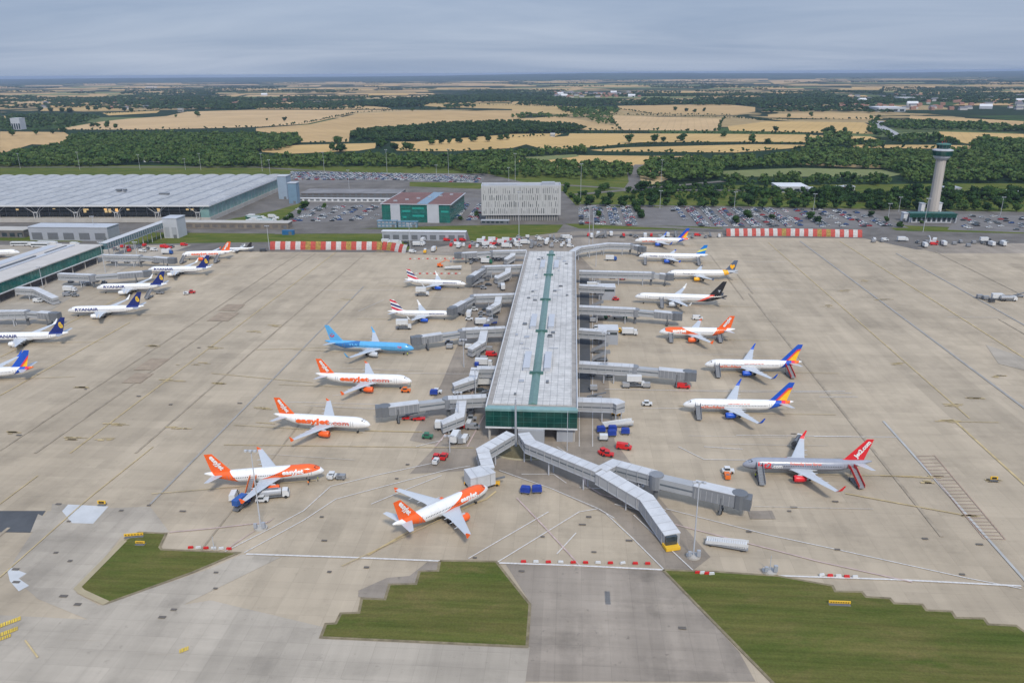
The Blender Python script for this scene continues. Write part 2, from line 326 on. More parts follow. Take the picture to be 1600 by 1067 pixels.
FIELDS = [
 ([(0,206),(100,207),(112,214),(98,228),(50,226),(0,241)],0), ([(85,203),(155,191),(200,186),(260,182),(292,175),(400,172),(560,172.5),(640,172),(560,176),(480,194),(400,199),(240,203)],3),
 ([(425,158),(560,160),(563,165),(605,168.5),(612,171),(400,171)],0), ([(484,195),(560,178),(640,174),(800,173.5),(830,178),(800,190),(700,192),(640,198),(560,204),(546,214),(545,222),(470,223),(472,216),(400,205),(400,201)],0),
 ([(405,230),(470,227),(588,224),(586,232),(560,236),(450,241),(410,238)],1), ([(610,222),(650,222),(800,210),(880,209),(860,216),(800,232),(700,237),(620,236)],1),
 ([(800,187),(875,182),(920,190),(960,197),(972,204),(920,204),(850,200),(800,196)],0), ([(958,181),(1130,186),(1122,205),(975,204),(960,197),(955,187)],3),
 ([(800,220),(888,213),(890,209),(1100,209.5),(1270,211),(1262,218),(1262,223),(1150,222),(1000,223),(920,231),(850,234)],1), ([(922,235),(975,231),(1180,226),(1262,227),(1240,232),(1150,239),(940,237)],1),
 ([(802,252),(870,243),(1100,245),(1035,247),(1015,250),(998,263),(975,258),(950,255),(875,257),(825,256)],1), ([(965,166),(1130,163),(1180,168),(1180,175),(1145,180),(1020,178),(970,173)],0),
 ([(1137,198),(1200,190),(1350,192),(1374,204),(1372,210),(1200,206),(1140,205)],1), ([(1200,180),(1270,176),(1355,178),(1380,186),(1360,188),(1200,184)],0),
 ([(1422,181),(1600,190),(1598,197),(1588,199),(1540,192),(1512,193),(1450,188),(1420,188)],0), ([(1467,206),(1600,210),(1600,220),(1558,223),(1542,216),(1520,225),(1510,225),(1475,217)],1),
 ([(1330,227),(1450,227),(1530,228),(1518,239),(1495,233),(1450,233),(1335,231)],1), ([(1262,212),(1300,212),(1360,214),(1372,218),(1340,220),(1262,219)],1),
 ([(0,148),(80,145),(300,142.5),(305,146),(190,150),(100,154),(40,160),(0,159)],0), ([(250,155),(300,152),(395,146),(350,155)],0), ([(0,164),(35,163),(28,168),(0,170)],0), ([(60,169),(205,167),(200,172),(150,174),(62,174)],2), ([(160,177),(250,173.5),(245,177),(170,181)],1),
 ([(670,154),(760,155),(800,157),(800,160),(720,162),(672,160)],0), ([(590,131),(740,130),(800,132),(800,133.5),(600,133)],0), ([(405,139),(440,137.5),(445,141),(408,143)],1),
 ([(830,138),(960,131),(1010,132),(1010,135),(900,141),(835,142)],0), ([(960,126),(1060,124.5),(1160,124),(1165,127),(970,128)],0), ([(1200,126),(1280,124.2),(1285,126.5),(1210,132)],0), ([(1330,136),(1435,136.5),(1432,139),(1332,139)],1), ([(1190,161),(1260,160),(1290,163),(1190,165)],0),
 ([(130,131),(180,131),(182,134),(132,134)],0), ([(330,124),(380,123.5),(384,127),(332,127)],0), ([(0,182),(35,180),(20,185),(0,186)],0), ([(590,142),(668,141),(670,144),(592,144)],0), ([(800,159),(870,160),(870,163),(800,163)],0), ([(800,170),(860,174),(850,178),(800,177)],0),
 ([(1420,145),(1600,143),(1600,146),(1430,148)],0), ([(1100,124),(1200,123.5),(1200,125.5),(1100,126)],3),
 ([(640,160),(800,163),(900,167),(955,175),(880,180),(800,171),(690,168),(640,164)],2)]
for pts, k in FIELDS: field(pts, M_straw[k])
rs = random.Random(11); zf[0] = 0.8
for i in range(130):      # distant strips of stubble
    y = 124.5+rs.random()**1.3*29; x = rs.random()*1700-50; w = rs.uniform(15, 90)*(0.5+(y-115)/25); hh = 0.5+(y-117)*0.05*rs.uniform(.5, 1.3)
    yy = y-(x-800)*ROLL
    field([(x, yy), (x+w, yy-0.1), (x+w*1.05, yy+hh), (x-w*0.07, yy+hh*1.1)], M_straw[rs.choice([0, 1, 2, 3])] if rs.random() < .8 else M_pale)
for i in range(46):
    y = rs.uniform(128, 166); x = rs.choice([rs.uniform(-40, 620), rs.uniform(-40, 620), rs.uniform(1180, 1640)]); w = rs.uniform(40, 130); hh = rs.uniform(1.2, 3.2)*(y-112)/40; sk_ = rs.uniform(-12, 12)
    field([(x, y), (x+w, y-rs.uniform(0, .8)), (x+w+sk_, y+hh), (x-w*.1+sk_, y+hh*1.15)], M_straw[rs.choice([0, 1, 3])] if rs.random() < .85 else M_pale)
zf[0] = 0.5
for pts in ([(1130,268),(1200,265),(1250,263.5),(1378,266),(1410,273),(1390,277),(1300,277),(1130,277)], [(820,246),(900,242),(905,245),(830,254)], [(1410,208),(1462,207),(1475,214),(1415,214)]): field(pts, M_pale)
# green belt between the trees and the airport, verges
zf[0] = 0.315
for pts in ([(0,258),(1010,262),(1000,275),(1000,300),(1600,300),(1600,333),(880,324),(0,300)], ): field(pts, M_verge, 'verge')
for pts in ([(1130,290),(1600,287),(1600,300),(1130,300)],): field(pts, M_verge, 'verge')
# the airport site: paving of the landside, then verges, car parks, roads
ZA = 0.36
site = P([(-300,288),(445,289),(470,270),(760,272),(880,300),(900,322),(1300,327),(1900,337),(1900,420),(-500,420)]); sheet('landside_paving', site, ZA, M_road)
apron = [at(-1500, 379), at(430, 394.5), at(632, 395.5), at(660, 395), at(1130, 372), at(1350, 373.5), at(1432, 391), at(2400, 400)]
apron = [p for p in apron]; apron += [Vector((900, 60, 0)), Vector((900, -60, 0)), Vector((-900, -60, 0))]
sheet('apron', apron, ZA+0.05, M_apron)
zl = [ZA+0.06]
def lay(name, pts, m, step=0.006, px=True):
    zl[0] += step; return sheet(name, P(pts) if px else pts, zl[0], m)
zk = [ZA+0.02]
def under(name, pts, m): zk[0] += 0.003; return sheet(name, P(pts), zk[0], m)
for pts in ([(160,372),(240,364),(420,366),(600,366),(600,378),(640,378),(640,392),(420,379),(160,383)], [(0,368),(30,366),(110,371),(130,379),(0,377)], [(560,358),(760,352),(880,352),(870,364),(800,374),(735,378),(730,362)], [(880,350),(1130,356),(1130,361),(905,358)], [(350,345),(430,330),(470,318),(480,320),(440,345),(430,352)],
            [(1380,352),(1600,360),(1600,366),(1400,361)], [(640,285),(760,287),(750,296),(640,292)], [(1005,300),(1012,300),(1060,352),(1040,352)], [(1350,335),(1362,335),(1440,362),(1418,362)], [(945,318),(975,318),(1003,345),(985,345)]): under('verge', pts, M_verge)
for pts in ([(455,268),(760,274),(752,287),(600,284),(480,288),(450,284)], [(470,322),(600,322),(596,345),(430,350)], [(905,324),(1130,327),(1130,354),(905,352)], [(1010,325),(1350,328),(1420,357),(1130,357),(1040,352)], [(1500,336),(1700,340),(1760,370),(1480,360)], [(720,310),(752,310),(752,346),(700,346)]): under('car_park', pts, M_park)
for a, w in (([(430,352),(600,354),(900,349),(1120,360),(1400,366),(1700,374)], 9), ([(430,366),(560,364)], 5), ([(0,262),(400,262),(1000,297),(1300,300)], 9), ([(905,321),(1130,324),(1600,334)], 8), ([(640,372),(760,385),(905,370),(1100,366)], 7), ([(982,300),(992,285),(988,268),(1000,258)], 14), ([(900,305),(985,297),(1130,284)], 10)):
    bb = MB(); line_sheet(bb, P(a), w, zk[0]+0.003); zk[0] += 0.004; tag(bb.build('road', M_road), kind='structure')
bb = MB(); line_sheet(bb, P([(1372,190),(1371,197),(1390,207),(1400,214)]), 26, 0.9); tag(bb.build('road', mat('pale_road', (0.33, 0.33, 0.34))), kind='structure')
# airside service road and worn yards round the piers
lay('service_yard', [(640,396),(735,378),(905,362),(1128,364),(1130,371),(905,392),(905,410),(640,398)], M_dark)
lay('service_yard', [(-500,420),(-500,384),(300,384),(240,405),(150,440),(60,500),(-100,610),(-500,640)], M_apron2)
lay('service_yard', [(735,400),(905,400),(935,430),(955,640),(960,690),(900,700),(700,700),(640,690),(690,600),(740,480)], M_worn)
lay('service_yard', [(690,690),(905,690),(960,690),(1000,745),(1110,872),(1083,893),(1040,893),(960,812),(860,765),(770,735),(640,742)], M_worn)
lay('service_yard', [(1462,382),(1432,388),(1465,397),(1800,397),(1800,380)], M_dark)
lay('asphalt_strip', [(906,430),(920,430),(923,615),(906,615)], M_asph)
lay('stained_apron', [(790,883),(1040,894),(1155,1021),(1180,1067),(820,1067),(829,945)], M_dark)
lay('grey_taxiway', [(75,800),(235,793),(265,833),(190,840),(120,928),(155,948),(330,890),(378,868),(440,872),(250,965),(150,975),(60,938),(22,905),(16,888),(40,850)], M_apron2)
lay('grey_taxiway', [(-60,960),(140,970),(330,940),(520,985),(505,1000),(828,1013),(820,1075),(-60,1075)], M_apron2)
lay('dark_patch', [(-80,800),(72,800),(48,834),(-80,832)], M_asph)
for pts in ([(88,789),(170,793),(146,820),(113,819)], [(12,893),(18,889),(42,898),(30,906),(46,917),(30,926),(16,910)]): lay('new_slab', pts, M_white_slab)
for pts in ([(48,834),(78,825),(84,815),(60,805)], [(100,980),(178,980),(160,1003),(100,1002)], [(82,789),(107,790),(95,803),(80,802)], [(232,1010),(275,1010),(272,1024),(229,1024)], [(1540,540),(1600,560),(1600,580),(1560,570)]): lay('repaired_slab', pts, M_apron2)
for pts in ([(1168,800),(1206,800),(1212,813),(1172,813)], [(560,925),(605,905),(640,902),(668,880),(690,881),(684,895),(655,895),(650,915),(608,916),(600,937),(560,935)]): lay('stain', pts, M_dark)
for i, pts in enumerate(([(195,847),(217,834),(260,836),(250,857),(253,861),(373,866),(300,897),(167,945),(128,927),(122,921)],
    [(400+x/3.2, 850+y/3.2) for x, y in [(920,92),(1200,95),(1290,210),(1370,310),(1355,522),(325,475),(350,408),(400,405),(425,355),(515,352),(530,280),(645,285),(668,210),(800,208),(818,145),(910,142)]],
    [(900+x/2.2857, 850+y/2.2857) for x, y in [(310,98),(500,105),(720,120),(915,155),(925,175),(1020,177),(1035,195),(1120,200),(1135,218),(1235,222),(1250,243),(1340,247),(1355,270),(1455,272),(1470,293),(1570,298),(1600,320),(2200,460),(2200,520),(720,520)]])):
    zl[0] += .01; q = P(pts)
    bb = MB(); bb.face([(p[0], p[1], zl[0]+0.05) for p in q]); tag(bb.build('grass_island', M_island), kind='structure')
    bb = MB(); line_sheet(bb, q+[q[0]], .7, zl[0]+.055); tag(bb.build('worn_grass_edge', mat('worn_edge_soil', (.20, .165, .10), .95, .45, .5)), kind='structure')
bb = MB(); line_sheet(bb, P([(195,847),(122,921),(128,927),(167,945)]), 1.6, zl[0]+.08); tag(bb.build('kerb', mat('sandy_kerb', (0.36, 0.30, 0.19))), kind='structure')
# ---- lines along the pier's direction, laid as painted sheets
def ulines(name, lst, m, z=None):
    zl[0] += 0.006; bb = MB()
    for (x0, y0), (x1, y1), w in lst:
        p = at(x0, y0); q = at(x1, y1); L = (q-p).dot(U); line_sheet(bb, [p, p+U*L], w, zl[0])
    tag(bb.build(name, m), kind='structure')
ulines('joint_line', [((0,706),(560,395),.7), ((55,710),(375,480),1.0), ((375,480),(520,397),.7), ((212,710),(640,400),.8), ((-200,1000),(0,826),1.0), ((1170,460),(1450,840),1.0), ((1152,430),(1170,460),.8), ((1462,395),(1640,520),1.0), ((1110,400),(1170,470),.5), ((300,880),(560,640),.6), ((1560,500),(1900,800),.8)], M_joint)
ulines('faint_line', [((110,710),(600,396),.5), ((1312,378),(1700,650),.7), ((1492,660),(1700,860),.8), ((1200,380),(1500,655),.5), ((0,560),(300,418),.6), ((0,620),(200,505),.6)], M_ysoft)
ulines('drain_channel', [((1250,378),(1700,740),1.1), ((1400,397),(1640,580),1.0), ((235,790),(640,450),.7)], M_bluegrey)
ulines('drain_channel', [((1380,660),(1590,915),.8)], M_bline)
ulines('rubber_streak', [((225,580),(250,562),9), ((205,600),(225,585),8), ((340,503),(360,490),11), ((355,487),(372,477),10)], M_brown)
def plines(name, lst, m, w):
    zl[0] += 0.006; bb = MB()
    for pts in lst: line_sheet(bb, P(pts), w, zl[0])
    return tag(bb.build(name, m), kind='structure')
plines('white_line', [[(385,868),(540,873),(690,879)], [(780,882),(900,886),(1040,893)], [(1215,902),(1400,908),(1595,918)], [(1600,918),(1700,922)]], M_gline, 0.6)
plines('white_line', [[(382,866),(475,815),(525,782),(600,762),(700,736),(735,730)], [(352,864),(425,827),(475,800),(517,762),(587,745),(675,726)], [(732,875),(857,802)], [(777,881),(905,802),(935,797)], [(780,737),(860,765),(935,797),(960,812)], [(947,805),(990,845),(1037,892)], [(990,807),(1083,894)], [(1040,797),(1200,838),(1312,862),(1512,906),(1595,922)], [(1240,613),(1320,613)], [(1280,622),(1340,622)], [(1150,682),(1330,684)], [(945,610),(1330,616)], [(1272,684),(1400,685)], [(815,743),(865,743),(885,757)], [(905,764),(985,768),(1040,800)], [(870,700),(925,735),(1000,800)], [(900,835),(870,868)], [(960,790),(1000,800),(1060,840)], [(690,745),(640,765),(580,790)], [(1100,700),(1160,704)], [(650,700),(690,690),(705,660)], [(1060,700),(1100,720),(1240,722)]], M_gline, 0.3)
plines('white_line', [[(520,620),(590,612)], [(500,455),(630,455)], [(560,488),(600,470)], [(450,630),(600,634)], [(620,585),(745,586)], [(1000,640),(1060,640)], [(950,505),(1050,507)], [(980,450),(1050,452)], [(620,398),(790,398)], [(926,430),(926,700)], [(905,430),(905,700)], [(1480,497),(1560,498)], [(1160,452),(1250,455)], [(1160,410),(1230,411)]], M_gline, 0.22)
plines('pink_line', [[(807,780),(850,825),(905,885)], [(265,834),(330,828),(420,818),(428,812),(352,862)], [(1055,822),(1280,880),(1425,912)], [(912,740),(915,760),(940,775),(1000,790)], [(680,700),(730,640),(756,560)], [(730,700),(757,650)]], M_pline, 0.45)
plines('yellow_line', [[(570,675),(660,677)], [(575,870),(640,832),(700,805),(760,782),(775,770)], [(1375,745),(1460,749)], [(1320,773),(1400,788),(1500,806)]], M_ysoft, 0.55)
plines('yellow_line', [[(350,697),(740,702)], [(400,662),(430,664)], [(400,548),(510,545)], [(330,585),(490,600)], [(0,790),(60,745)], [(0,905),(140,780),(240,700)], [(1150,638),(1060,636)], [(1460,660),(1560,662)], [(40,1003),(60,1030)]], M_ysoft, 0.35)
def blotches():
    rs = random.Random(5); bb = MB(); zl[0] += 0.006
    for x, y, w in [(180,665,28),(120,687,30),(165,688,22),(280,670,32),(300,570,50),(268,596,28),(345,600,20),(128,606,12),(415,640,25),(20,678,14),(1475,660,30),(1380,470,22),(1320,455,16),(1400,570,18),(1290,480,15),(1490,635,22),(1560,590,20),(1525,625,15),(1350,440,12),(1450,755,8),(1552,753,10),(1465,748,8),(1515,808,8),(335,545,20),(400,520,20),(240,543,14),(595,395,10),(540,470,22),(430,510,14)]:
        for k in range(6):
            p = at(x+rs.uniform(-w/2, w/2), y+rs.uniform(-2, 2)); a, c = rs.uniform(.8, 2.6), rs.uniform(.12, .35)
            bb.face([p-V*a-U*c+Z*zl[0], p+V*a-U*c+Z*zl[0], p+V*a+U*c+Z*zl[0], p-V*a+U*c+Z*zl[0]])
    tag(bb.build('faded_yellow_marking', M_ysoft), kind='structure')
    bb = MB(); zl[0] += 0.006
    for x, y, w, h in [(16,975,34,3),(14,990,30,3),(8,999,20,2.4),(288,1018,14,3)]:
        k = -w/2
        while k < w/2:
            s = rs.uniform(1.5, 3.2); p = [(x+k, y-k*.38+h), (x+k+s, y-(k+s)*.38+h), (x+k+s, y-(k+s)*.38-h), (x+k, y-k*.38-h)]; bb.face([at(*q)+Z*zl[0] for q in p]); k += s+rs.uniform(.5, 1.2)
    tag(bb.build('yellow_ground_marking', M_yline), kind='structure')
    bb = MB(); zl[0] += 0.006      # hatched stand area
    a, b_, c, d = (1432,715),(1460,714),(1570,845),(1537,844)
    line_sheet(bb, P([a, b_, c, d, a]), .22, zl[0])
    for i in range(1, 24):
        t = i/24; p = [(a[0]+(d[0]-a[0])*t, a[1]+(d[1]-a[1])*t), (b_[0]+(c[0]-b_[0])*t, b_[1]+(c[1]-b_[1])*t)]; line_sheet(bb, P(p), .2, zl[0])
    tag(bb.build('hatched_marking', mat('worn_red_paint', (0.36, 0.245, 0.19), 0.8, .3)), kind='structure')
    bb = MB(); zl[0] += 0.006      # drain covers and pits, dark small plates in the concrete
    for x, y in [(311,545),(217,621),(134,610),(30,682),(267,634),(92,790),(190,800),(286,801),(108,817),(233,792),(88,866),(110,879),(25,892),(26,912),(100,934),(122,947),(338,897),(337,922),(272,955),(254,967),(503,810),(507,847),(515,896),(573,889),(920,810),(910,822),(983,847),(928,865),(815,895),(1066,984),(1308,861),(1445,844),(1530,853),(1503,900),(375,632),(1233,801),(637,728),(742,874),(848,841),(1240,795),(1170,833),(620,750),(1240,680),(1305,786)]:
        p = at(x, y); bb.box((p.x, p.y, zl[0]), (rs.uniform(1.0, 2.0), rs.uniform(.6, .9), .02), 0, -AZ)
    tag(bb.build('drain_cover', mat('iron_cover', (0.12, 0.105, 0.09))), kind='structure')
blotches()
# soft edged stains: oil at the stands, tyre wear, old spills
def soft_stain():
    m, t, b, co = newmat('soft_stain', .7, .3); b.inputs['Base Color'].default_value = (.11, .09, .07, 1)
    gc = nd(t, 'ShaderNodeTexCoord').outputs['Generated']; v = nd(t, 'ShaderNodeVectorMath', operation='SUBTRACT'); v.inputs[1].default_value = (.5, .5, 0); t.links.new(gc, v.inputs[0])
    l = nd(t, 'ShaderNodeVectorMath', operation='LENGTH'); t.links.new(v.outputs[0], l.inputs[0]); oi = nd(t, 'ShaderNodeObjectInfo'); ad = nd(t, 'ShaderNodeVectorMath', operation='ADD'); t.links.new(co, ad.inputs[0]); sc = nd(t, 'ShaderNodeMath', operation='MULTIPLY'); sc.inputs[1].default_value = 300; t.links.new(oi.outputs['Random'], sc.inputs[0]); t.links.new(sc.outputs[0], ad.inputs[1])
    n1 = noise(t, ad.outputs[0], .22, 6, .7); rr = math_(t, 'ADD', l.outputs['Value'], math_(t, 'MULTIPLY', math_(t, 'SUBTRACT', n1, .5), .55)); a = maprange(t, rr, .08, .46, .62, 0)
    edge = maprange(t, l.outputs['Value'], .40, .49, 1, 0); a = math_(t, 'MULTIPLY', math_(t, 'MULTIPLY', a, edge), maprange(t, noise(t, ad.outputs[0], 1.1, 4), .3, .7, .45, 1)); t.links.new(a, b.inputs['Alpha']); return m
M_soft = soft_stain()
def soft(px, py, a, c, rz=0, nm='oil_stain'):
    zl[0] += .0015; b = MB(); b.face([(-a/2, -c/2, 0), (a/2, -c/2, 0), (a/2, c/2, 0), (-a/2, c/2, 0)]); o = b.build(nm, M_soft); p = at(px, py); o.location = (p.x, p.y, zl[0]); o.rotation_euler = (0, 0, -AZ+rz); o['kind'] = 'structure'
for x, y, a, c in [(610,603,16,8),(545,672,18,8),(450,763,18,9),(690,800,20,10),(600,553,16,8),(665,497,14,7),(690,451,14,7),(1080,528,16,8),(1160,582,18,8),(1130,646,20,9),(1240,745,22,10),(1065,474,16,8),(1080,436,16,8),(1040,410,16,8),(640,650,26,8),(1040,500,24,8),(1060,595,22,7),(650,640,16,10),(1120,790,26,12),(1010,745,24,12),(950,650,16,16),(930,600,10,22),(930,500,9,40),(745,600,14,16),(760,540,12,20),(775,480,12,26),(700,690,22,14),(850,745,26,14),(900,790,30,18),(860,830,34,12),(780,800,24,16),(180,835,24,20),(150,880,18,30),(100,820,20,14),(920,915,32,14),(1000,925,30,16),(860,960,26,16),(1020,960,20,14),(920,990,18,8),(640,915,30,16),(580,930,18,12),(300,870,30,10),(1250,800,40,10),(1180,700,36,10),(170,492,16,6),(190,455,16,6),(60,535,18,7),(290,428,16,6),(1330,700,26,14),(1400,620,20,60),(1290,560,14,70),(240,590,12,60),(340,500,10,60),(420,440,9,80),(150,700,14,46),(520,760,30,12),(500,640,30,10),(470,560,30,10),(1560,480,40,14),(1520,700,16,60),(1450,560,12,70)]:
    soft(x, y, a*1.1, c*1.1)
# oval planted island at the pier's foot
def oval():
    c = at(818, 709); n = 28; ring = [c+V*10.5*math.cos(2*math.pi*i/n)+U*5.5*math.sin(2*math.pi*i/n) for i in range(n)]
    ring2 = [c+V*10.1*math.cos(2*math.pi*i/n)+U*5.1*math.sin(2*math.pi*i/n) for i in range(n)]
    bb = MB(); bb.prism(ring, 0, zl[0]+.12); tag(bb.build('kerb', mat('kerb_stone', (0.42, 0.38, 0.26))), kind='structure')
    bb = MB(); bb.prism(ring2, zl[0], zl[0]+.16); tag(bb.build('gravel_bed', mat('brown_gravel', (0.13, 0.11, 0.06), .95, .4, 1.5)), kind='structure')
oval()
# ================================================================ buildings
ZG = 0.6
M_white = mat('white_cladding', (0.62, 0.63, 0.65), 0.5, .08, .1); M_grey = mat('grey_cladding', (0.34, 0.36, 0.40), 0.5, .08, .2); M_lgrey = mat('pale_grey_steel', (0.46, 0.48, 0.52), 0.45, .08, .15)
M_dgrey = mat('dark_grey_steel', (0.14, 0.15, 0.165), 0.5, .1, .3); M_conc = mat('precast_concrete', (0.42, 0.40, 0.37), 0.8, .15, .1, stretch=(1, 1, .3)); M_dwall = mat('undercroft_wall', (0.13, 0.12, 0.115), 0.8, .35, .3)  # undercroft walls and service openings share one dark mottled colour
M_glass = mat('green_glass', (0.006, 0.055, 0.045), 0.12, .5, .12, spec=.8); M_glass2 = mat('teal_glass', (0.02, 0.14, 0.12), 0.1, .4, .2, spec=.8); M_lglass = mat('pale_green_glass', (0.20, 0.34, 0.33), 0.15, .25, .12, spec=.8)
M_dglass = mat('dark_glass', (0.03, 0.045, 0.055), 0.1, .4, .3, spec=.8); M_mull = mat('mullion_green', (0.02, 0.12, 0.10), 0.5); M_bglass = mat('blue_glass', (0.14, 0.24, 0.33), 0.15, .25, .2, spec=.8)
M_red = mat('red_paint', (0.40, 0.055, 0.04), 0.7, .4, .9); M_wht = mat('white_panel_paint', (0.46, 0.45, 0.44), 0.7, .3, .9); M_orange = mat('orange_paint', (0.85, 0.13, 0.015), .4)
M_yel = mat('yellow_enamel', (0.75, 0.45, 0.03), .5); M_blue = mat('blue_tarpaulin', (0.012, 0.045, 0.30), .5, .2, .6); M_blk = mat('tyre_rubber', (0.02, 0.02, 0.02), .8)
M_lamp = mat('warm_lamp', (1.0, 0.72, 0.35), .5, emit=.35)
def mat_membrane():
    m, t, b_, co = newmat('roof_membrane', 0.75, .3)
    k = nd(t, 'ShaderNodeTexBrick'); k.offset = 0; k.inputs['Scale'].default_value = 1; k.inputs['Brick Width'].default_value = 2.4; k.inputs['Row Height'].default_value = 2.4; k.inputs['Mortar Size'].default_value = .09
    k.inputs['Color1'].default_value = (.62, .605, .585, 1); k.inputs['Color2'].default_value = (.55, .54, .525, 1); k.inputs['Mortar'].default_value = (.33, .33, .33, 1); t.links.new(co, k.inputs[0])
    f = maprange(t, noise(t, co, .12, 7, .75), .40, .72, 1.04, .62); f = math_(t, 'MULTIPLY', f, maprange(t, noise(t, co, .5, 5, .7, (1, .3, 1)), .5, .75, 1, .85)); f = math_(t, 'MULTIPLY', f, maprange(t, noise(t, co, .03, 3), .3, .7, .94, 1.04))
    s = nd(t, 'ShaderNodeVectorMath', operation='SCALE'); t.links.new(k.outputs[0], s.inputs[0]); t.links.new(f, s.inputs['Scale']); t.links.new(s.outputs[0], b_.inputs['Base Color']); return m
M_memb = mat_membrane()
# ---------------------------------------------------------------- central pier
HR = 13.0
pc0 = at(903, 641, HR); PW = (pc0-at(757, 641, HR)).length; PL = (at(903, 392.5, HR)-pc0).dot(U)
pier = empty('pier_building', (pc0.x, pc0.y, 0), -AZ, 'long white roofed airport pier building with a green glass end wall, standing mid apron', 'pier building')
def sub(root, name, mb, m, **k): return mb.build(name, m, root, **k)
def sube(root, name, mb, m): return mb.each(name, m, root)
b = MB(); b.b2((-PW+4, 5, 0), (-4, PL-2, 5.6)); sub(pier, 'undercroft', b, M_dwall)
b = MB()
for i in range(14):
    for x in (-PW+1.2, -1.2): b.tube((x, 2+i*(PL-6)/13, 0), (x, 2+i*(PL-6)/13, 5.8), .45, n=8)
sube(pier, 'column', b, M_conc)
b = MB(); b.b2((-PW+.6, 1.0, 5.4), (-.6, PL, 6.0)); sub(pier, 'floor_slab', b, M_lgrey)
b = MB(); b.b2((-PW+.9, 5.0, 6), (-.9, PL-.3, HR-.9)); sub(pier, 'wall', b, M_lgrey)
b = MB()
for s in (-PW+.88, -.88):
    for i in range(26): y = 10+i*9.2; b.b2((s-.05, y, 7.4), (s+.05, y+6.5, 11.2))
sube(pier, 'side_window', b, M_dglass)
gl = MB(); gl.b2((-PW+.2, .6, 6.0), (-.2, 5, 12.0)); g = sub(pier, 'glass_end_wall', gl, M_glass)
b = MB()
for i in range(13):
    x = -PW+.2+i*(PW-.4)/12; b.b2((x-.07, .5, 6.0), (x+.07, .62, 12.0))
for z in (7.9, 9.9): b.b2((-PW+.2, .52, z-.05), (-.2, .6, z+.05))
sub(g, 'mullion', b, M_mull)
b = MB(); b.b2((-PW, .3, 11.9), (0, 5, 12.7)); sub(pier, 'glass_fascia', b, M_lglass)
b = MB(); b.b2((-PW, .2, 5.5), (0, .58, 5.95)); sub(pier, 'sill_beam', b, M_white)
b = MB(); b.b2((-PW, 3.2, HR-.9), (0, PL, HR-.25)); sub(pier, 'roof_edge', b, mat('gutter_grey', (0.30, 0.28, 0.26), .7, .3, .3))
b = MB()
for s in (-PW+.2, -.2): b.tube((s, 2, HR+.35), (s, PL, HR+.35), .16, n=6); b.b2((s-.2, 2, HR-.6), (s+.2, PL, HR-.05))
for s in (-PW+.2, -.2):
    for i in range(60): b.box((s+(-.0), 2+i*PL/60, HR), (.3, .25, .8))
sub(pier, 'parapet_rail', b, M_white)
b = MB(); b.b2((-PW+2.1, 4.2, HR-.25), (-2.1, PL-1, HR)); sub(pier, 'roof', b, M_memb)
b = MB(); xc = -PW*.5+.3; b.loft([[(xc-1.55, y, HR), (xc, y, HR+.7), (xc+1.55, y, HR)] for y in (4.0, PL-1)]); r = sub(pier, 'skylight', b, mat('skylight_glass', (0.11, 0.20, 0.175), .25, .15, .3, spec=.7))
b = MB()
for i in range(5): y = 32+i*50; b.b2((xc-2.6, y, HR), (xc+2.6, y+.9, HR+1.0))
sube(r, 'cross_frame', b, mat('skylight_frame', (0.05, 0.13, 0.115), .5))
for y in (44, 95, 205):
    for s in (-1, 1):
        b = MB(); b.b2((xc+s*4.0-1.15, y-9, HR), (xc+s*4.0+1.15, y+9, HR+1.5)); b.b2((xc+s*4.0-1.3, y-9.2, HR+1.5), (xc+s*4.0+1.3, y+9.2, HR+1.62)); sub(pier, 'roof_monitor', b, M_lgrey)
rs = random.Random(4)
for i in range(26):
    b = MB(); x = rs.choice([-1, 1])*rs.uniform(4, 11)-PW/2; y = rs.uniform(10, PL-6); b.box((x, y, HR+.3), (rs.uniform(.6, 2.2), rs.uniform(.8, 2.5), .6)); sube(pier, 'roof_vent', b, M_dgrey if i % 3 else M_grey)
for y in (60, 140, 150, 228):
    b = MB(); b.b2((-PW/2-7, y, HR+.01), (-PW/2-4, y+.5, HR+.3)); b.b2((-PW/2+4, y+1, HR+.01), (-PW/2+8, y+1.5, HR+.3)); sube(pier, 'roof_duct', b, M_grey)
b = MB(); b.b2((-PW/2-4.5, -.6, 0), (-PW/2+4.5, 5, 5.4)); b.b2((-7, 1.5, 0), (-1.5, 5, 5.4)); sub(pier, 'entrance_core', b, M_grey)
# ---------------------------------------------------------------- passenger bridges
def corridor(mb, pts, w, h0, h1, zs=None, m=0, lip=0):
    """box tube along plan points; zs = floor heights"""
    n = len(pts); rings = []
    for i, p in enumerate(pts):
        p = Vector((p.x, p.y, 0)); a = (p-Vector((*pts[i-1][:2], 0))).normalized() if i else (Vector((*pts[1][:2], 0))-p).normalized()
        c = (Vector((*pts[i+1][:2], 0))-p).normalized() if i < n-1 else a
        t = (a+c).normalized(); q = Vector((-t.y, t.x, 0)); k = w/2/max(.5, q.dot(Vector((-a.y, a.x, 0)))); z = zs[i] if zs else 0
        rings.append([p+q*k+Z*(h0+z), p-q*k+Z*(h0+z), p-q*k+Z*(h1+z), p+q*k+Z*(h1+z)])
    mb.loft(rings, m)
M_bridge = mat('bridge_cladding', (0.36, 0.37, 0.385), .55, .08, .3); M_bridge2 = mat('bridge_tunnel_grey', (0.22, 0.23, 0.25), .55, .12, .5, stretch=(1, 1, 1)); M_broof = mat('bridge_roof', (0.52, 0.53, 0.55), .6, .16, .25)
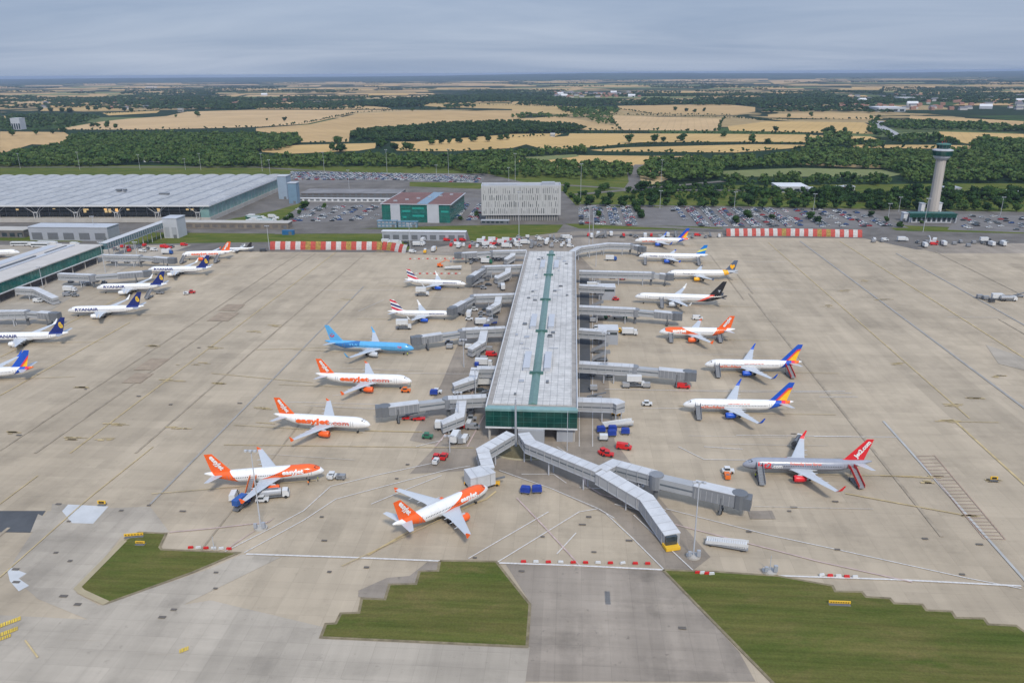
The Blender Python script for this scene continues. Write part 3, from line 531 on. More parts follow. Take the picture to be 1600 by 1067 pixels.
def walkway(label, pts, w=3.2, h=4.8, col=M_bridge, hr=8.4, posts=True, fascia=None, cat='walkway', name='elevated_walkway', group=None):
    hs_ = [(p[2] if len(p) > 2 else hr) for p in pts]; zs = [a-hr for a in hs_]; q = [at(p[0], p[1], a) for p, a in zip(pts, hs_)]; c = q[0]; root = empty(name, (c.x, c.y, 0), 0, label, cat, group); l = [p-Vector((c.x, c.y, 0)) for p in q]
    b = MB(); corridor(b, l, w, h, hr-.25, zs); sub(root, 'corridor', b, col)
    b = MB(); corridor(b, l, w+.35, hr-.25, hr+.02, zs); sub(root, 'roof', b, M_broof)
    if fascia != 0:
        b = MB(); corridor(b, l, w+.06, h+1.35, h+1.8, zs); sub(root, 'window_band', b, mat('bridge_window', (.13, .15, .17), .2, .3, .4))
    b = MB()
    for i in range(len(l)-1):
        A_ = Vector((l[i].x, l[i].y, 0)); B_ = Vector((l[i+1].x, l[i+1].y, 0)); L_ = (B_-A_).length; d = (B_-A_).normalized(); n = int(L_/3.0); s_ = Vector((-d.y, d.x, 0))
        for k in range(n):
            t_ = (k+.5)/n; p = A_.lerp(B_, t_); z_ = zs[i]*(1-t_)+zs[i+1]*t_
            b.box((p.x, p.y, (h+.05+hr+.09)/2+z_), (.15, w+.42, hr+.09-h-.05), 0, math.atan2(d.y, d.x))
    if b.v: sube(root, 'panel_rib', b, mat('rib_grey', (.40, .41, .43), .55, .12, .3))
    b = MB(); corridor(b, l, w+.2, h-.25, h, zs); sub(root, 'floor_beam', b, M_lgrey)
    if posts:
        for i in range(len(l)-1):
            n = max(1, int((l[i+1]-l[i]).length/12))
            for k in range(n):
                p = l[i].lerp(l[i+1], (k+.65)/n); d = (l[i+1]-l[i]).normalized(); s = Vector((-d.y, d.x, 0))
                b = MB(); 
                for e in (-1, 1): b.tube((p.x+s.x*e*w*.32, p.y+s.y*e*w*.32, ZG-.2), (p.x+s.x*e*w*.32, p.y+s.y*e*w*.32, max(ZG, h-.2+zs[i]*(1-(k+.65)/n)+zs[i+1]*(k+.65)/n)), .24, n=8)
                sube(root, 'support', b, M_lgrey)
    return root
def air_bridge(label, pts, group='boarding bridges of the pier', w=2.9, hr=8.0, sc=1.0, legs=.78, cab=True, z1=-.6):
    """rotunda at pts[0]; two telescoping tunnels to pts[-1] with cab; lift legs"""
    q = [at(x, y, hr) for x, y in pts]; c = q[0]; root = empty('boarding_bridge', (c.x, c.y, 0), 0, label, 'boarding bridge', group); l = [p-Vector((c.x, c.y, 0)) for p in q]
    a, e = Vector((0, 0, 0)), Vector((l[-1].x, l[-1].y, 0)); d = (e-a).normalized(); s = Vector((-d.y, d.x, 0)); L = (e-a).length
    b = MB(); b.tube((0, 0, 4.3), (0, 0, hr+.15), 2.1, n=14); r = sub(root, 'rotunda', b, M_bridge2); b = MB(); b.tube((0, 0, 0), (0, 0, 4.3), .7, n=10); sube(r, 'column', b, M_dgrey)
    b = MB(); corridor(b, [a, e*.52], w, 4.9, hr-.35, [0, z1*.5]); 
    sub(root, 'inner_tunnel', b, M_bridge)
    b = MB(); corridor(b, [e*.46, e*.93], w+.55, 4.7, hr-.1, [z1*.5, z1]); t2 = sub(root, 'outer_tunnel', b, M_bridge2)
    b = MB()
    for i in range(int(L*.47/1.6)):
        p = e*(.46)+d*(i*1.6+.5); z = z1*.5*(1+i*1.6/(L*.47))
        if L > 12: b.box((p.x, p.y, 6.3+z), (.16, w+.7, 3.1), 0, math.atan2(d.y, d.x))
    if b.v: sube(t2, 'rib', b, M_bridge)
    b = MB(); corridor(b, [e*.455, e*.935], w+.75, hr-.1, hr+.1, [z1*.5, z1]); sub(root, 'tunnel_roof', b, M_broof)
    if L > 12: b = MB(); corridor(b, [e*.06, e*.45], w+.06, 6.2, 6.75, [0, z1*.5]); sub(root, 'window_band', b, mat('bridge_window', (.13, .15, .17), .2, .3, .4))
    if cab:
        b = MB(); b.tube((e.x-d.x*.6, e.y-d.y*.6, 4.4+z1), (e.x-d.x*.6, e.y-d.y*.6, hr+.2+z1), 2.2, n=12); cb_ = sub(root, 'cab', b, M_dgrey); b = MB(); k = math.atan2(d.y, d.x); b.box((e.x+d.x*1.6, e.y+d.y*1.6, 6.3+z1), (2.2, 3.6, 3.6), 0, k); sub(cb_, 'canopy', b, M_dgrey)
    p = e*legs; b = MB()
    for k in (-1, 1): o = p+s*k*1.7; b.tube((o.x, o.y, 1.0), (o.x, o.y, 6.3), .3, n=8)
    b.tube(p+s*2.2+Z*1.5, p-s*2.2+Z*1.5, .35, n=8); lg = sub(root, 'lift_leg', b, M_dgrey)
    for k in (-1, 1):
        o = p+s*k*1.1; b = MB(); b.tube(o+s*.35+Z*(ZG+.55), o-s*.35+Z*(ZG+.55), .6, n=12); sub(lg, 'wheel', b, M_blk)
    return root
def gate_house(label, px, py, w, dep, hh, m=M_grey, rz=0, group='gate stair blocks'):
    c = at(px, py); root = empty('stair_block', (c.x, c.y, 0), -AZ+rz, label, 'stair block', group)
    b = MB(); b.b2((-w/2, 0, 0), (w/2, dep, hh)); sub(root, 'wall', b, m); b = MB(); b.b2((-w/2-.2, -.2, hh), (w/2+.2, dep+.2, hh+.25)); sub(root, 'roof', b, M_broof)
    b = MB(); b.b2((-w/2+.6, -.08, .6), (-w/2+1.8, 0, 2.8)); sub(root, 'door', b, M_dgrey)
    b = MB(); b.b2((-w/2+2.4, -.06, hh-2.2), (w/2-.5, 0, hh-1.0)); sub(root, 'window', b, M_dglass); return root
# east side of the pier
walkway('grey covered walkway from the pier roof corner to the plane beside the east car park', [(885,398),(905,386),(950,380),(985,381)], 3.6)
air_bridge('boarding bridge docked at the white plane with flame tail farthest up the pier', [(985,381),(1003,384)], cab=True)
walkway('pale fixed walkway leading to the yellow engined plane', [(905,423),(1018,425.5)])
air_bridge('boarding bridge docked at the yellow engined plane', [(1018,426),(1046,427)])
gate_house('grey stair block under the walkway stub north of the black tailed plane', 948, 470, 9, 8, 7.5); walkway('short walkway stub facing the black tailed plane', [(905,445),(945,447)], posts=False)
walkway('pale fixed walkway south of the black tailed plane', [(905,478),(993,482)])
air_bridge('empty boarding bridge south of the black tailed plane', [(993,483),(1058,487)])
gate_house('grey stair block facing the orange plane east of the pier', 950, 540, 9, 8, 7.5); walkway('short walkway stub facing the orange plane east of the pier', [(905,514),(948,517)], posts=False)
walkway('pale fixed walkway facing the upper flame tailed plane', [(905,566),(990,571)], 3.4)
air_bridge('long empty boarding bridge facing the upper flame tailed plane', [(990,572),(1078,578)])
walkway('short pale walkway stub near the south end of the pier, east side', [(903,624),(962,626),(970,630)], 4.0, posts=True)
# west side
walkway('pale fixed walkway nearest the pier far end on the west side', [(822,391),(770,392)]); air_bridge('boarding bridge nearest the pier far end, west side, no plane', [(770,392.5),(716,394)])
walkway('pale fixed walkway serving the upper flag tailed plane', [(818,414),(757,416)]); air_bridge('slanting boarding bridge docked at the upper flag tailed plane', [(757,417),(735,430.5)], legs=.6)
walkway('pale fixed walkway serving the lower flag tailed plane', [(806,459),(740,461)]); air_bridge('slanting boarding bridge docked at the lower flag tailed plane', [(740,462),(707,478.5)], legs=.6)
walkway('pale fixed walkway serving the blue plane', [(790,511),(722,514)]); air_bridge('long boarding bridge docked at the blue plane', [(722,516),(651,524)])
walkway('pale walkway stub between the blue plane and the lettered orange tailed plane', [(775,574),(745,574)], posts=False)
walkway('pale fixed walkway nearest the green glass end, west side', [(760,618),(700,621)]); air_bridge('long empty boarding bridge nearest the green glass end, west side', [(700,622),(598,632)])
for lab, a, b_ in (('drooping walkway ramp south of the nearest west bridge', [(722,622,7.8),(718,648,6.6),(690,660,4.6)], 0), ('drooping walkway ramp between the blue plane bridge and the pier', [(757,514,7.8),(753,533,6.6),(734,545,4.6)], 0), ('drooping walkway ramp beside the lower flag tailed plane bridge', [(780,461,7.8),(777,474,6.6),(762,483,4.6)], 0),
                   ('drooping walkway ramp beside the upper flag tailed plane bridge', [(795,415,7.8),(793,425,6.6),(775,434,4.6)], 0), ('grey walkway ramp west of the pier opposite the lettered orange tailed plane', [(743,574,7.8),(739,590,6.6),(708,601,4.6)], 0), ('short walkway ramp at the pier far end, west side', [(802,391,7.8),(801,398,6.6),(790,405,4.6)], 0)):
    walkway(lab, a, 3.2, 4.7, M_bridge, 7.8, posts=True, name='walkway_ramp', group='walkway ramps beside the pier')
walkway('pale branch walkway north of the hotel side of the pier', [(903,392),(930,395),(940,404)], 3.2, posts=False) if False else None
# south end
walkway('pale zigzag walkway from the glass end towards the nearest orange plane', [(798,676,8.6),(754,702,7.2),(763,731,5.8)], 3.6, hr=8.6, h=5.4)
walkway('white end room of the zigzag walkway behind the nearest orange plane', [(766,731,5.9),(750,736,5.9),(730,740,5.9)], 6.0, hr=5.9, h=2.1, fascia=0, col=M_broof, name='bridge_head_room')
walkway('white inclined walkway running down from the glass end to the fork', [(818,676),(828,690),(936,733)], 3.6, hr=8.6, h=5.3, fascia=1)
walkway('long white walkway ramp from the fork down to a yellow ended tip', [(938,735,8.32),(1010,777,6.4),(1051,834,4.2)], 4.4, hr=8.32, h=4.9, fascia=0)
q = at(1048, 858); y_end = empty('loading_dock', (q.x, q.y, 0), -AZ+.3, 'small yellow loading dock at the tip of the long white ramp', 'loading dock'); b = MB(); b.b2((-2.0, -1.6, ZG), (2.0, 1.4, 1.5)); sub(y_end, 'base', b, M_yel); b = MB(); b.b2((-1.6, -.2, 1.5), (1.6, 1.2, 4.0)); sub(y_end, 'door_frame', b, M_dglass)
walkway('white walkway branching east from the fork', [(940,732),(960,722),(1024,739)], 3.4, hr=8.48, h=5.1)
air_bridge('big grey boarding bridge reaching towards the silver and red plane', [(1026,741),(1160,768)], w=3.2, hr=8.6)
# ---------------------------------------------------------------- terminal
TC = at(326, 320.5, 15.0); TD = 205.0; TWID = 620.0
term = empty('terminal_building', (TC.x, TC.y, 0), -AZ+.035, 'huge airport terminal with a pale roof of many shallow domes and glazed walls', 'terminal')
def term_roof():
    nx, ny = 206, 68; dxy = 3.0; vs = []; fs = []
    for j in range(ny+1):
        for i in range(nx+1):
            x, y = -i*dxy, j*dxy; u = (x/18) % 1; v = (y/18) % 1; big = .25*math.sin(math.pi*((x/36) % 1))*math.sin(math.pi*((y/36) % 1))
            d = 1.5*max(0, math.sin(math.pi*u))**.7*max(0, math.sin(math.pi*v))**.7; vs.append((x, y, 15+d+big))
    for j in range(ny):
        for i in range(nx): k = j*(nx+1)+i; fs.append((k, k+nx+1, k+nx+2, k+1))
    b = MB(); b.mesh(vs, fs)
    m, t, bs, co = newmat('domed_roof', .55, .4); k = nd(t, 'ShaderNodeTexBrick'); k.offset = 0
    for n_, v_ in (('Scale', 1), ('Brick Width', 3), ('Row Height', 3), ('Mortar Size', .12)): k.inputs[n_].default_value = v_
    k.inputs['Color1'].default_value = (.41, .415, .42, 1); k.inputs['Color2'].default_value = (.35, .355, .36, 1); k.inputs['Mortar'].default_value = (.28, .30, .34, 1); t.links.new(co, k.inputs[0])
    # valley gutters between domes, darkened to put the domes' shading into the colour
    fr = nd(t, 'ShaderNodeVectorMath', operation='WRAP'); fr.inputs[1].default_value = (18, 18, 1000); fr.inputs[2].default_value = (0, 0, -1000); t.links.new(co, fr.inputs[0]); sp = nd(t, 'ShaderNodeSeparateXYZ'); t.links.new(fr.outputs[0], sp.inputs[0])
    ed = math_(t, 'MINIMUM', math_(t, 'MINIMUM', sp.outputs[0], math_(t, 'SUBTRACT', 18.0, sp.outputs[0])), math_(t, 'MINIMUM', sp.outputs[1], math_(t, 'SUBTRACT', 18.0, sp.outputs[1])))
    gut_shade = math_(t, 'LESS_THAN', ed, 1.2); c = mixc(t, gut_shade, k.outputs[0], (.22, .235, .26, 1)); f = maprange(t, noise(t, co, .04, 5, .7), .3, .7, .86, 1.12)
    s = nd(t, 'ShaderNodeVectorMath', operation='SCALE'); t.links.new(c, s.inputs[0]); t.links.new(f, s.inputs['Scale']); t.links.new(s.outputs[0], bs.inputs['Base Color'])
    return sub(term, 'roof', b, m)
rf = term_roof()
b = MB(); b.b2((-618, -.6, 13.6), (0.6, 0, 15.1)); b.b2((0, 0, 13.6), (.6, 204, 15.1)); sub(rf, 'roof_edge', b, M_white)
b = MB(); b.b2((-618, 12, 3), (-9, 196, 13.6)); sub(term, 'wall', b, M_dglass)
b = MB(); b.b2((-9, 2, 4), (-1.4, 198, 14.2)); sub(term, 'side_glass_wall', b, M_lglass)
b = MB()
for i in range(62): x = -12-i*9.8; b.b2((x-.12, 11.8, 3), (x+.12, 12, 13.6))
for z in (6, 9, 12): b.b2((-618, 11.85, z-.08), (-9, 12, z+.08))
for i in range(21): y = 12+i*9.2; b.b2((-1.4, y-.12, 4), (-1.2, y+.12, 14.2))
sub(term, 'mullion', b, M_grey)
b = MB(); b.b2((-618, -2, 0), (-9, 12, 3.0)); b.b2((-9, 2, 0), (-.9, 200, 4)); sub(term, 'podium', b, M_conc)
b = MB()
rs = random.Random(9)
for i in range(46): x = -20-rs.random()*560; b.b2((x-1.2, 11.6, rs.choice([8.5, 9.5, 6.5])), (x+1.2, 11.75, rs.choice([9.9, 10.1])))
sube(term, 'lit_sign', b, M_lamp)
for i in range(17):      # tree columns at the eaves: four-post trunk and spreading struts
    for yy in (4.5,):
        x = -12-36*i; b = MB()
        for sx in (-1.5, 1.5):
            for sy in (-1.5, 1.5):
                b.tube((x+sx, yy+sy, 0), (x+sx, yy+sy, 8), .23, n=6); b.tube((x+sx, yy+sy, 8), (x+sx*5.8, yy+sy*(3 if yy < 6 else 5.8), 14.6), .2, n=6)
        b.box((x, yy, 8), (3.8, 3.8, .4)); sub(term, 'tree_column', b, M_white)
b = MB(); b.box((-118, 75, 17.4), (5, 3, 1.6)); b.box((-112, 75, 17.4), (3, 3, 1.4)); sube(term, 'roof_vent', b, M_dgrey); b = MB(); b.box((-62, 50, 17.3), (9, 3, 1.4)); sube(term, 'roof_vent', b, M_dgrey)
def simple_building(name, label, px0, px1, py, hh, dep, wall, roof, cat='building', rz=0, rows=0, win=M_dglass, wz=(1.2, 2.6), nwin=0, group=None, roofov=.4, door=True):
    p0 = at(px0, py); p1 = at(px1, py); c = (p0+p1)/2; w = (p1-p0).length; r = empty(name, (c.x, c.y, 0), -AZ+rz, label, cat, group)
    b = MB(); b.b2((-w/2, 0, 0), (w/2, dep, hh)); sub(r, 'wall', b, wall); b = MB(); b.b2((-w/2-roofov, -roofov, hh), (w/2+roofov, dep+roofov, hh+.5)); sub(r, 'roof', b, roof)
    for k in range(rows):
        z = 1.2+k*(hh/rows)
        for i in range(nwin):
            x = -w/2+(i+.5)*w/nwin; b = MB(); b.b2((x-w/nwin*.33, -.07, z), (x+w/nwin*.33, 0, z+hh/rows*.5)); sub(r, 'window', b, win)
    if door: b = MB(); b.b2((w/2-4, -.1, .1), (w/2-1.5, 0, 3)); sub(r, 'door', b, M_dgrey)
    return r
# blocks by the terminal's corner
simple_building('stair_tower', 'tall pale blue tower block at the terminal corner', 436, 450, 312, 23, 14, mat('pale_blue_panel', (.27, .34, .42), .5, .1, .2), M_lgrey, 'tower block')
simple_building('stair_tower', 'separate narrow blue tower block beside the terminal', 452, 465, 319, 20, 9, mat('blue_panel', (.16, .25, .34), .4, .15, .2), M_lgrey, 'tower block')
simple_building('shed', 'grey flat roofed shed below the terminal eaves', 46, 172, 377, 10.5, 16, M_grey, M_lgrey, rows=1, nwin=5, win=M_dgrey)
simple_building('low_building', 'low dark service building under the terminal edge', -60, 40, 372, 6, 14, M_dwall, M_conc, rows=1, nwin=8)
simple_building('low_building', 'low brown service ramp wall east of the terminal', 262, 452, 358, 5, 10, mat('brown_block', (.20, .17, .14), .8, .3, .1), M_conc, rows=1, nwin=14, win=M_dwall)
simple_building('covered_platform', 'grey multi level forecourt canopy behind the car park', 470, 625, 312, 6, 30, M_dgrey, mat('weathered_deck', (.19, .185, .19), .9, .35, .06), 'canopy', rows=2, nwin=16, win=M_dwall)
simple_building('low_building', 'white roofed covered walkway between forecourt and red roofed offices', 455, 640, 316, 3.2, 3, M_white, M_white, 'covered walkway', rows=1, nwin=20, win=M_dgrey)
simple_building('end_block', 'grey block where the elevated walkway leaves the terminal', 257, 280, 373, 15.5, 14, M_lgrey, M_lgrey, rows=1, nwin=2, win=M_grey)
# ---------------------------------------------------------------- west pier (satellite) and its elevated walkway
w0 = at(160, 382, 12.0); w1 = at(0, 440.5, 12.0); WL = 330.0; WW = 36
wp = empty('pier_building', (w0.x, w0.y, 0), -AZ, 'partly cropped pier building with a long green glass side wall', 'pier building')
b = MB(); b.b2((-WW+4, -WL, 0), (-4, -2, 5.6)); sub(wp, 'undercroft', b, M_dwall)
b = MB(); b.b2((-WW, -WL, 5.2), (0.3, 0, 5.7)); sub(wp, 'floor_slab', b, M_white)
b = MB(); b.b2((-WW+.5, -WL, 5.7), (-.3, -.4, 11.4)); g = sub(wp, 'glass_wall', b, M_glass2)
b = MB()
for i in range(110): b.b2((-.32, -3*i-.1, 5.7), (-.2, -3*i+.1, 11.4))
sub(g, 'mullion', b, M_mull)
b = MB(); b.b2((-WW-.4, -WL, 11.4), (.4, .2, 12)); sub(wp, 'roof', b, mat('satellite_roof', (.50, .47, .44), .7, .15, .08))
b = MB(); b.b2((-WW*.5-2.2, -WL, 12), (-WW*.5+1.2, -4, 12.5)); b.b2((-WW+1, -WL, 12), (-WW+8, -6, 12.2)); sube(wp, 'roof_strip', b, M_lgrey)
b = MB(); b.b2((-WW*.5-3, -150, 12), (-WW*.5-1.5, -40, 13.2)); b.b2((-WW*.5-3, -30, 12), (-WW*.5-1.9, -8, 12.9)); sube(wp, 'roof_duct', b, M_dgrey)
b = MB()
for i in range(24): b.tube((-.8, -8-13.5*i, 0), (-.8, -8-13.5*i, 5.3), .4, n=6)
sube(wp, 'column', b, M_conc)
walkway('long elevated walkway on white legs between terminal and the cropped pier', [(160,380),(262,343),(278,338)], 5.5, h=8.2, hr=12.5, col=mat('track_glass', (.10, .17, .20), .3, .3, .3))
walkway('pale fixed walkway nearest the far end of the cropped pier', [(161,398),(218,399)]); air_bridge('boarding bridge below the far end of the cropped pier', [(218,399.5),(268,402)], group='boarding bridges of the cropped pier')
walkway('pale walkway level with the farthest harp tailed plane', [(92,427),(144,429)]); air_bridge('boarding bridge docked at the farthest harp tailed plane', [(144,430),(229,422)], group='boarding bridges of the cropped pier')
walkway('drooping walkway ramp beneath the green glass side wall', [(25,449,7.6),(55,450,7.0),(86,465,4.4)], 3.6, 4.2, M_bridge, 7.6, group='walkway ramps of the cropped pier')
walkway('pale walkway beside the nearest harp tailed plane', [(-20,486),(40,485)]); air_bridge('empty boarding bridge beside the nearest harp tailed plane', [(40,485.5),(84,487)], group='boarding bridges of the cropped pier')
# ---------------------------------------------------------------- hotel
h0, h1 = at(753, 346), at(876, 346); hc = (h0+h1)/2; hw = (h1-h0).length
hotel = empty('hotel_building', (hc.x, hc.y, 0), -.012, 'large pale grey box shaped hotel with rows of narrow slot windows', 'hotel')
HZ, HD = 29.5, 17
b = MB(); b.b2((-hw/2+3, 2, 0), (hw/2-2, HD, 5.2)); gf = sub(hotel, 'ground_floor', b, M_dgrey)
b = MB()
for i in range(30): x = -hw/2+4+i*(hw-7)/29; b.b2((x-.25, 1.0, 0), (x+.25, 1.6, 5.2))
sube(gf, 'column', b, M_conc)
b = MB(); b.b2((-hw/2, 0, 5.2), (hw/2, HD, HZ)); sub(hotel, 'wall', b, mat('hotel_cladding', (.42, .425, .43), .6, .10, .12, stretch=(1, 1, .3)))
b = MB(); b.b2((-hw/2, 0, HZ), (hw/2, .5, HZ+1.2)); b.b2((-hw/2, HD-.5, HZ), (hw/2, HD, HZ+1.2)); b.b2((-hw/2, .5, HZ), (-hw/2+.5, HD-.5, HZ+1.2)); b.b2((hw/2-.5, .5, HZ), (hw/2, HD-.5, HZ+1.2)); sub(hotel, 'parapet', b, M_lgrey)
b = MB(); b.b2((-hw/2+.5, .5, HZ), (hw/2-.5, HD-.5, HZ+.1)); b.b2((hw/2-16, 4, HZ+.1), (hw/2-5, 12, HZ+2.6)); b.b2((-hw/2+6, 6, HZ+.1), (-hw/2+30, 10, HZ+1)); sub(hotel, 'roof', b, M_grey)
rs = random.Random(21); nwin = 0; rest = MB(); M_slot = mat('slot_window_glass', (.05, .065, .07), .2, .4, .5); M_slot2 = mat('lighter_slot_glass', (.12, .13, .14), .2, .3, .5)
for r_ in range(4):
    z0 = 6.6+r_*5.7
    for i in range(36):
        if rs.random() < .14: continue
        x = -hw/2+2+(i+.5*(r_ % 2)+rs.uniform(-.15, .15))*(hw-4)/36; ww = rs.choice([.35, .45, .55, .65]); hh_ = rs.choice([4.0, 4.4, 5.0, 2.4])
        if nwin < 98: bb = MB(); bb.b2((x-ww/2, -.06, z0), (x+ww/2, 0.0, z0+hh_)); sub(hotel, 'window', bb, M_slot if rs.random() < .45 else M_slot2); nwin += 1
        else: rest.b2((x-ww/2, -.06, z0), (x+ww/2, 0.0, z0+hh_))
if rest.v: o = sub(hotel, 'windows', rest, M_slot2); o['kind'] = 'stuff'
b = MB()
for i in range(37): x = -hw/2+1.2+i*(hw-2.4)/36; b.b2((x-.14, -.22, 5.2), (x+.14, 0, HZ+1))
sub(hotel, 'fin', b, mat('hotel_fin', (.52, .52, .53), .6))
simple_building('low_building', 'dark single storey annex in front of the hotel base', 752, 795, 351, 3, 5, M_dgrey, M_grey, rows=1, nwin=6)
# ---------------------------------------------------------------- office with red brown roof and green glass
g0, g1 = at(598, 347.5), at(705, 347.5); gc = g0; gw = (g1-g0).length
off = empty('office_building', (gc.x, gc.y, 0), -AZ-.05, 'green glass office building with a red brown roof split by a pale strip', 'office building')
GH, GD = 15.5, 66
b = MB(); b.b2((0, 0, 0), (gw, GD, GH)); sub(off, 'wall', b, M_glass2)
for a, c in ((.13, .27), (.67, .84)): b = MB(); b.b2((gw*a, -.8, 0), (gw*c, .5, GH)); sube(off, 'grey_pier', b, M_lgrey)
b = MB()
for i in range(23): x = i*gw/22; b.b2((x-.08, -.12, 0), (x+.08, 0, GH))
for z in (4, 8, 12): b.b2((0, -.14, z-.15), (gw, -.01, z+.15))
for i in range(16): y = i*GD/15; b.b2((gw, y-.1, 0), (gw+.12, y+.1, GH))
for z in (4, 8, 12): b.b2((gw, 0, z-.15), (gw+.14, GD, z+.15))
sub(off, 'mullion', b, M_mull)
b = MB()
for a, c, z in ((.30, .42, 9), (.45, .62, 5.2), (.45, .62, 11.5), (.87, .98, 9), (.3, .36, 4)): b.b2((gw*a, -.2, z), (gw*c, -.15, z+1.6))
sub(off, 'blind', b, mat('bright_green_glass', (.03, .30, .25), .2, .2, .3))
M_rb = mat('red_brown_roof', (.165, .085, .075), .85, .25, .15)
b = MB(); b.b2((-1, -1, GH), (gw+1.5, GD+1, GH+.5)); rr = sub(off, 'roof', b, M_lgrey)
b = MB(); b.b2((0, 0, GH+.5), (gw*.52, GD, GH+.62)); b.b2((gw*.68, 0, GH+.5), (gw+.6, GD, GH+.62)); sube(rr, 'roof_finish', b, M_rb)
b = MB(); b.b2((gw*.52, 0, GH+.5), (gw*.68, GD, GH+1.0)); sube(rr, 'roof_strip', b, M_bglass)
for i in range(6): b = MB(); b.box((gw*(.15+.14*i % .9), 12+i*8, GH+1.1), (3, 2, 1)); sube(rr, 'roof_vent', b, M_grey)
simple_building('portable_cabin', 'blue grey site cabin in front of the glass office, western one', 590, 620, 356.5, 5.5, 5, M_bglass, M_bglass, 'site cabin', rows=2, nwin=5, win=M_grey, group='site cabins before the office')
simple_building('portable_cabin', 'blue grey site cabin in front of the glass office, eastern one', 622, 652, 356.5, 4.8, 5, M_bglass, M_bglass, 'site cabin', rows=2, nwin=5, win=M_grey, group='site cabins before the office')
simple_building('workshop', 'long grey workshop with white roof edge beside the grass bank', 597, 728, 377, 7.0, 5, M_grey, M_white, rows=1, nwin=9, win=M_dgrey)
simple_building('container', 'blue shipping container on the grass behind the checked fence', 441, 459, 368, 3.4, 3, mat('blue_container', (.02, .12, .28), .5, .2, .8), mat('blue_container', (0, 0, 0)), 'container', roofov=.02)
# ---------------------------------------------------------------- control tower
t0 = at(1456, 336); tb = empty('control_tower', (t0.x, t0.y, 0), -AZ, 'tall concrete control tower with a dark green glazed cab', 'control tower')
M_shaft = mat('tower_concrete', (.43, .395, .36), .85, .2, .3, stretch=(1, 1, .12))
def ngon(r, z, n=12): return [(r*math.cos(2*math.pi*i/n), r*math.sin(2*math.pi*i/n), z) for i in range(n)]
b = MB(); b.loft([ngon(4.7, 0), ngon(4.1, 20), ngon(4.0, 49)]); sub(tb, 'shaft', b, M_shaft)
b = MB(); b.loft([ngon(4.7, 47.5), ngon(6.6, 49.5), ngon(6.6, 51)]); sub(tb, 'collar', b, M_lgrey)
b = MB(); b.loft([ngon(7.6, 51), ngon(8.0, 55)]); lr = sub(tb, 'lower_gallery', b, M_glass); b = MB(); b.loft([ngon(8.3, 55), ngon(8.3, 55.7), ngon(5.2, 56.6)]); sub(lr, 'roof', b, M_lgrey)
b = MB(); b.loft([ngon(4.7, 56.4), ngon(5.6, 59.8)]); cabm = sub(tb, 'cab', b, M_glass); b = MB(); b.loft([ngon(5.9, 59.8), ngon(5.9, 60.5), ngon(2.0, 61.2)]); sub(cabm, 'roof', b, mat('cab_roof', (.05, .15, .125), .6))
b = MB(); 
for i in range(12):
    a = 2*math.pi*i/12; b.tube((4.75*math.cos(a), 4.75*math.sin(a), 56.4), (5.65*math.cos(a), 5.65*math.sin(a), 59.8), .1, n=4)
sub(cabm, 'mullion', b, M_dgrey)
b = MB(); b.tube((0, 0, 61), (0, 0, 65), .12, n=5); b.tube((2, 1, 61), (2, 1, 63.4), .1, n=5); b.tube((-2, -1, 61), (-2, -1, 62.6), .3, n=6); sub(tb, 'antenna', b, M_red)
simple_building('tower_base_building', 'low building with dark green fascia at the control tower foot', 1424, 1493, 349, 7.2, 11, M_lgrey, mat('green_fascia', (.015, .10, .08), .5), rows=1, nwin=9)
b = MB(); q0, q1 = at(1420, 349.5), at(1492, 349.5); w = (q1-q0).length; fb = empty('canopy_fascia', ((q0.x+q1.x)/2, q0.y, 0), -AZ, 'dark green slab canopy above the low control tower building', 'canopy'); b.b2((-w/2, -1.2, 4.9), (w/2, -.5, 8.4)); sub(fb, 'slab', b, M_glass)
b = MB(); b.b2((-w/2, -1.1, 0), (-w/2+.4, -.6, 4.9)); b.b2((w/2-.4, -1.1, 0), (w/2, -.6, 4.9)); sub(fb, 'post', b, M_grey)
for x, y, hh_ in ((1441, 335, 9), (1467, 334, 9), (1414, 347, 7)): simple_building('plant_room', {1441: 'small white plant room west of the tower shaft', 1467: 'small white plant room east of the tower shaft', 1414: 'small white plant room west of the green canopy'}[x], x-3, x+3, y, hh_, 6, M_white, M_lgrey, 'plant room')
# far small buildings
for lab, x0, x1, y, hh_, dep, wl, rf_ in (('white roofed farm shed with a long side among hedges', 1216, 1262, 301.5, 6, 30, M_lgrey, M_white), ('pale low shed stepped beside the white farm shed', 1264, 1277, 303, 4, 20, M_white, M_lgrey), ('small cottage with orange end wall beyond the car park', 1308, 1320, 300, 5, 8, mat('orange_render', (.45, .2, .1)), M_lgrey), ('pale cabin beside the cottage with orange end wall', 1321, 1335, 299, 4.5, 10, M_white, M_lgrey),
   ('pale grey sheds among trees east of the control tower', 1471, 1501, 302, 5, 14, M_lgrey, M_grey), ('white polytunnel near the frame edge among hedges', 1570, 1598, 306.5, 4, 12, M_white, M_white), ('small white depot in the wood behind the terminal', 225, 249, 253.5, 5, 10, M_white, M_lgrey), ('white water tower like block in the far wood', 19, 33, 203, 26, 20, M_lgrey, M_white),
   ('big white warehouse beyond the wheat fields near the pale road', 1372, 1415, 175, 12, 90, M_lgrey, M_white), ('long white warehouse behind the first warehouse', 1405, 1430, 157, 11, 60, M_lgrey, M_white), ('pale farmhouse in the middle wheat fields', 278, 285, 175.5, 12, 12, M_conc, M_lgrey), ('white barn by a hedge east of the middle wood', 860, 867, 214, 6, 10, M_white, M_white), ('farm shed with white roof on the skyline fields', 229, 240, 138, 12, 60, M_white, M_white)):
    simple_building('farm_building', lab, x0, x1, y, hh_, dep, wl, rf_, 'shed' if 'shed' in lab else 'building', door=False, rows=1, nwin=4)
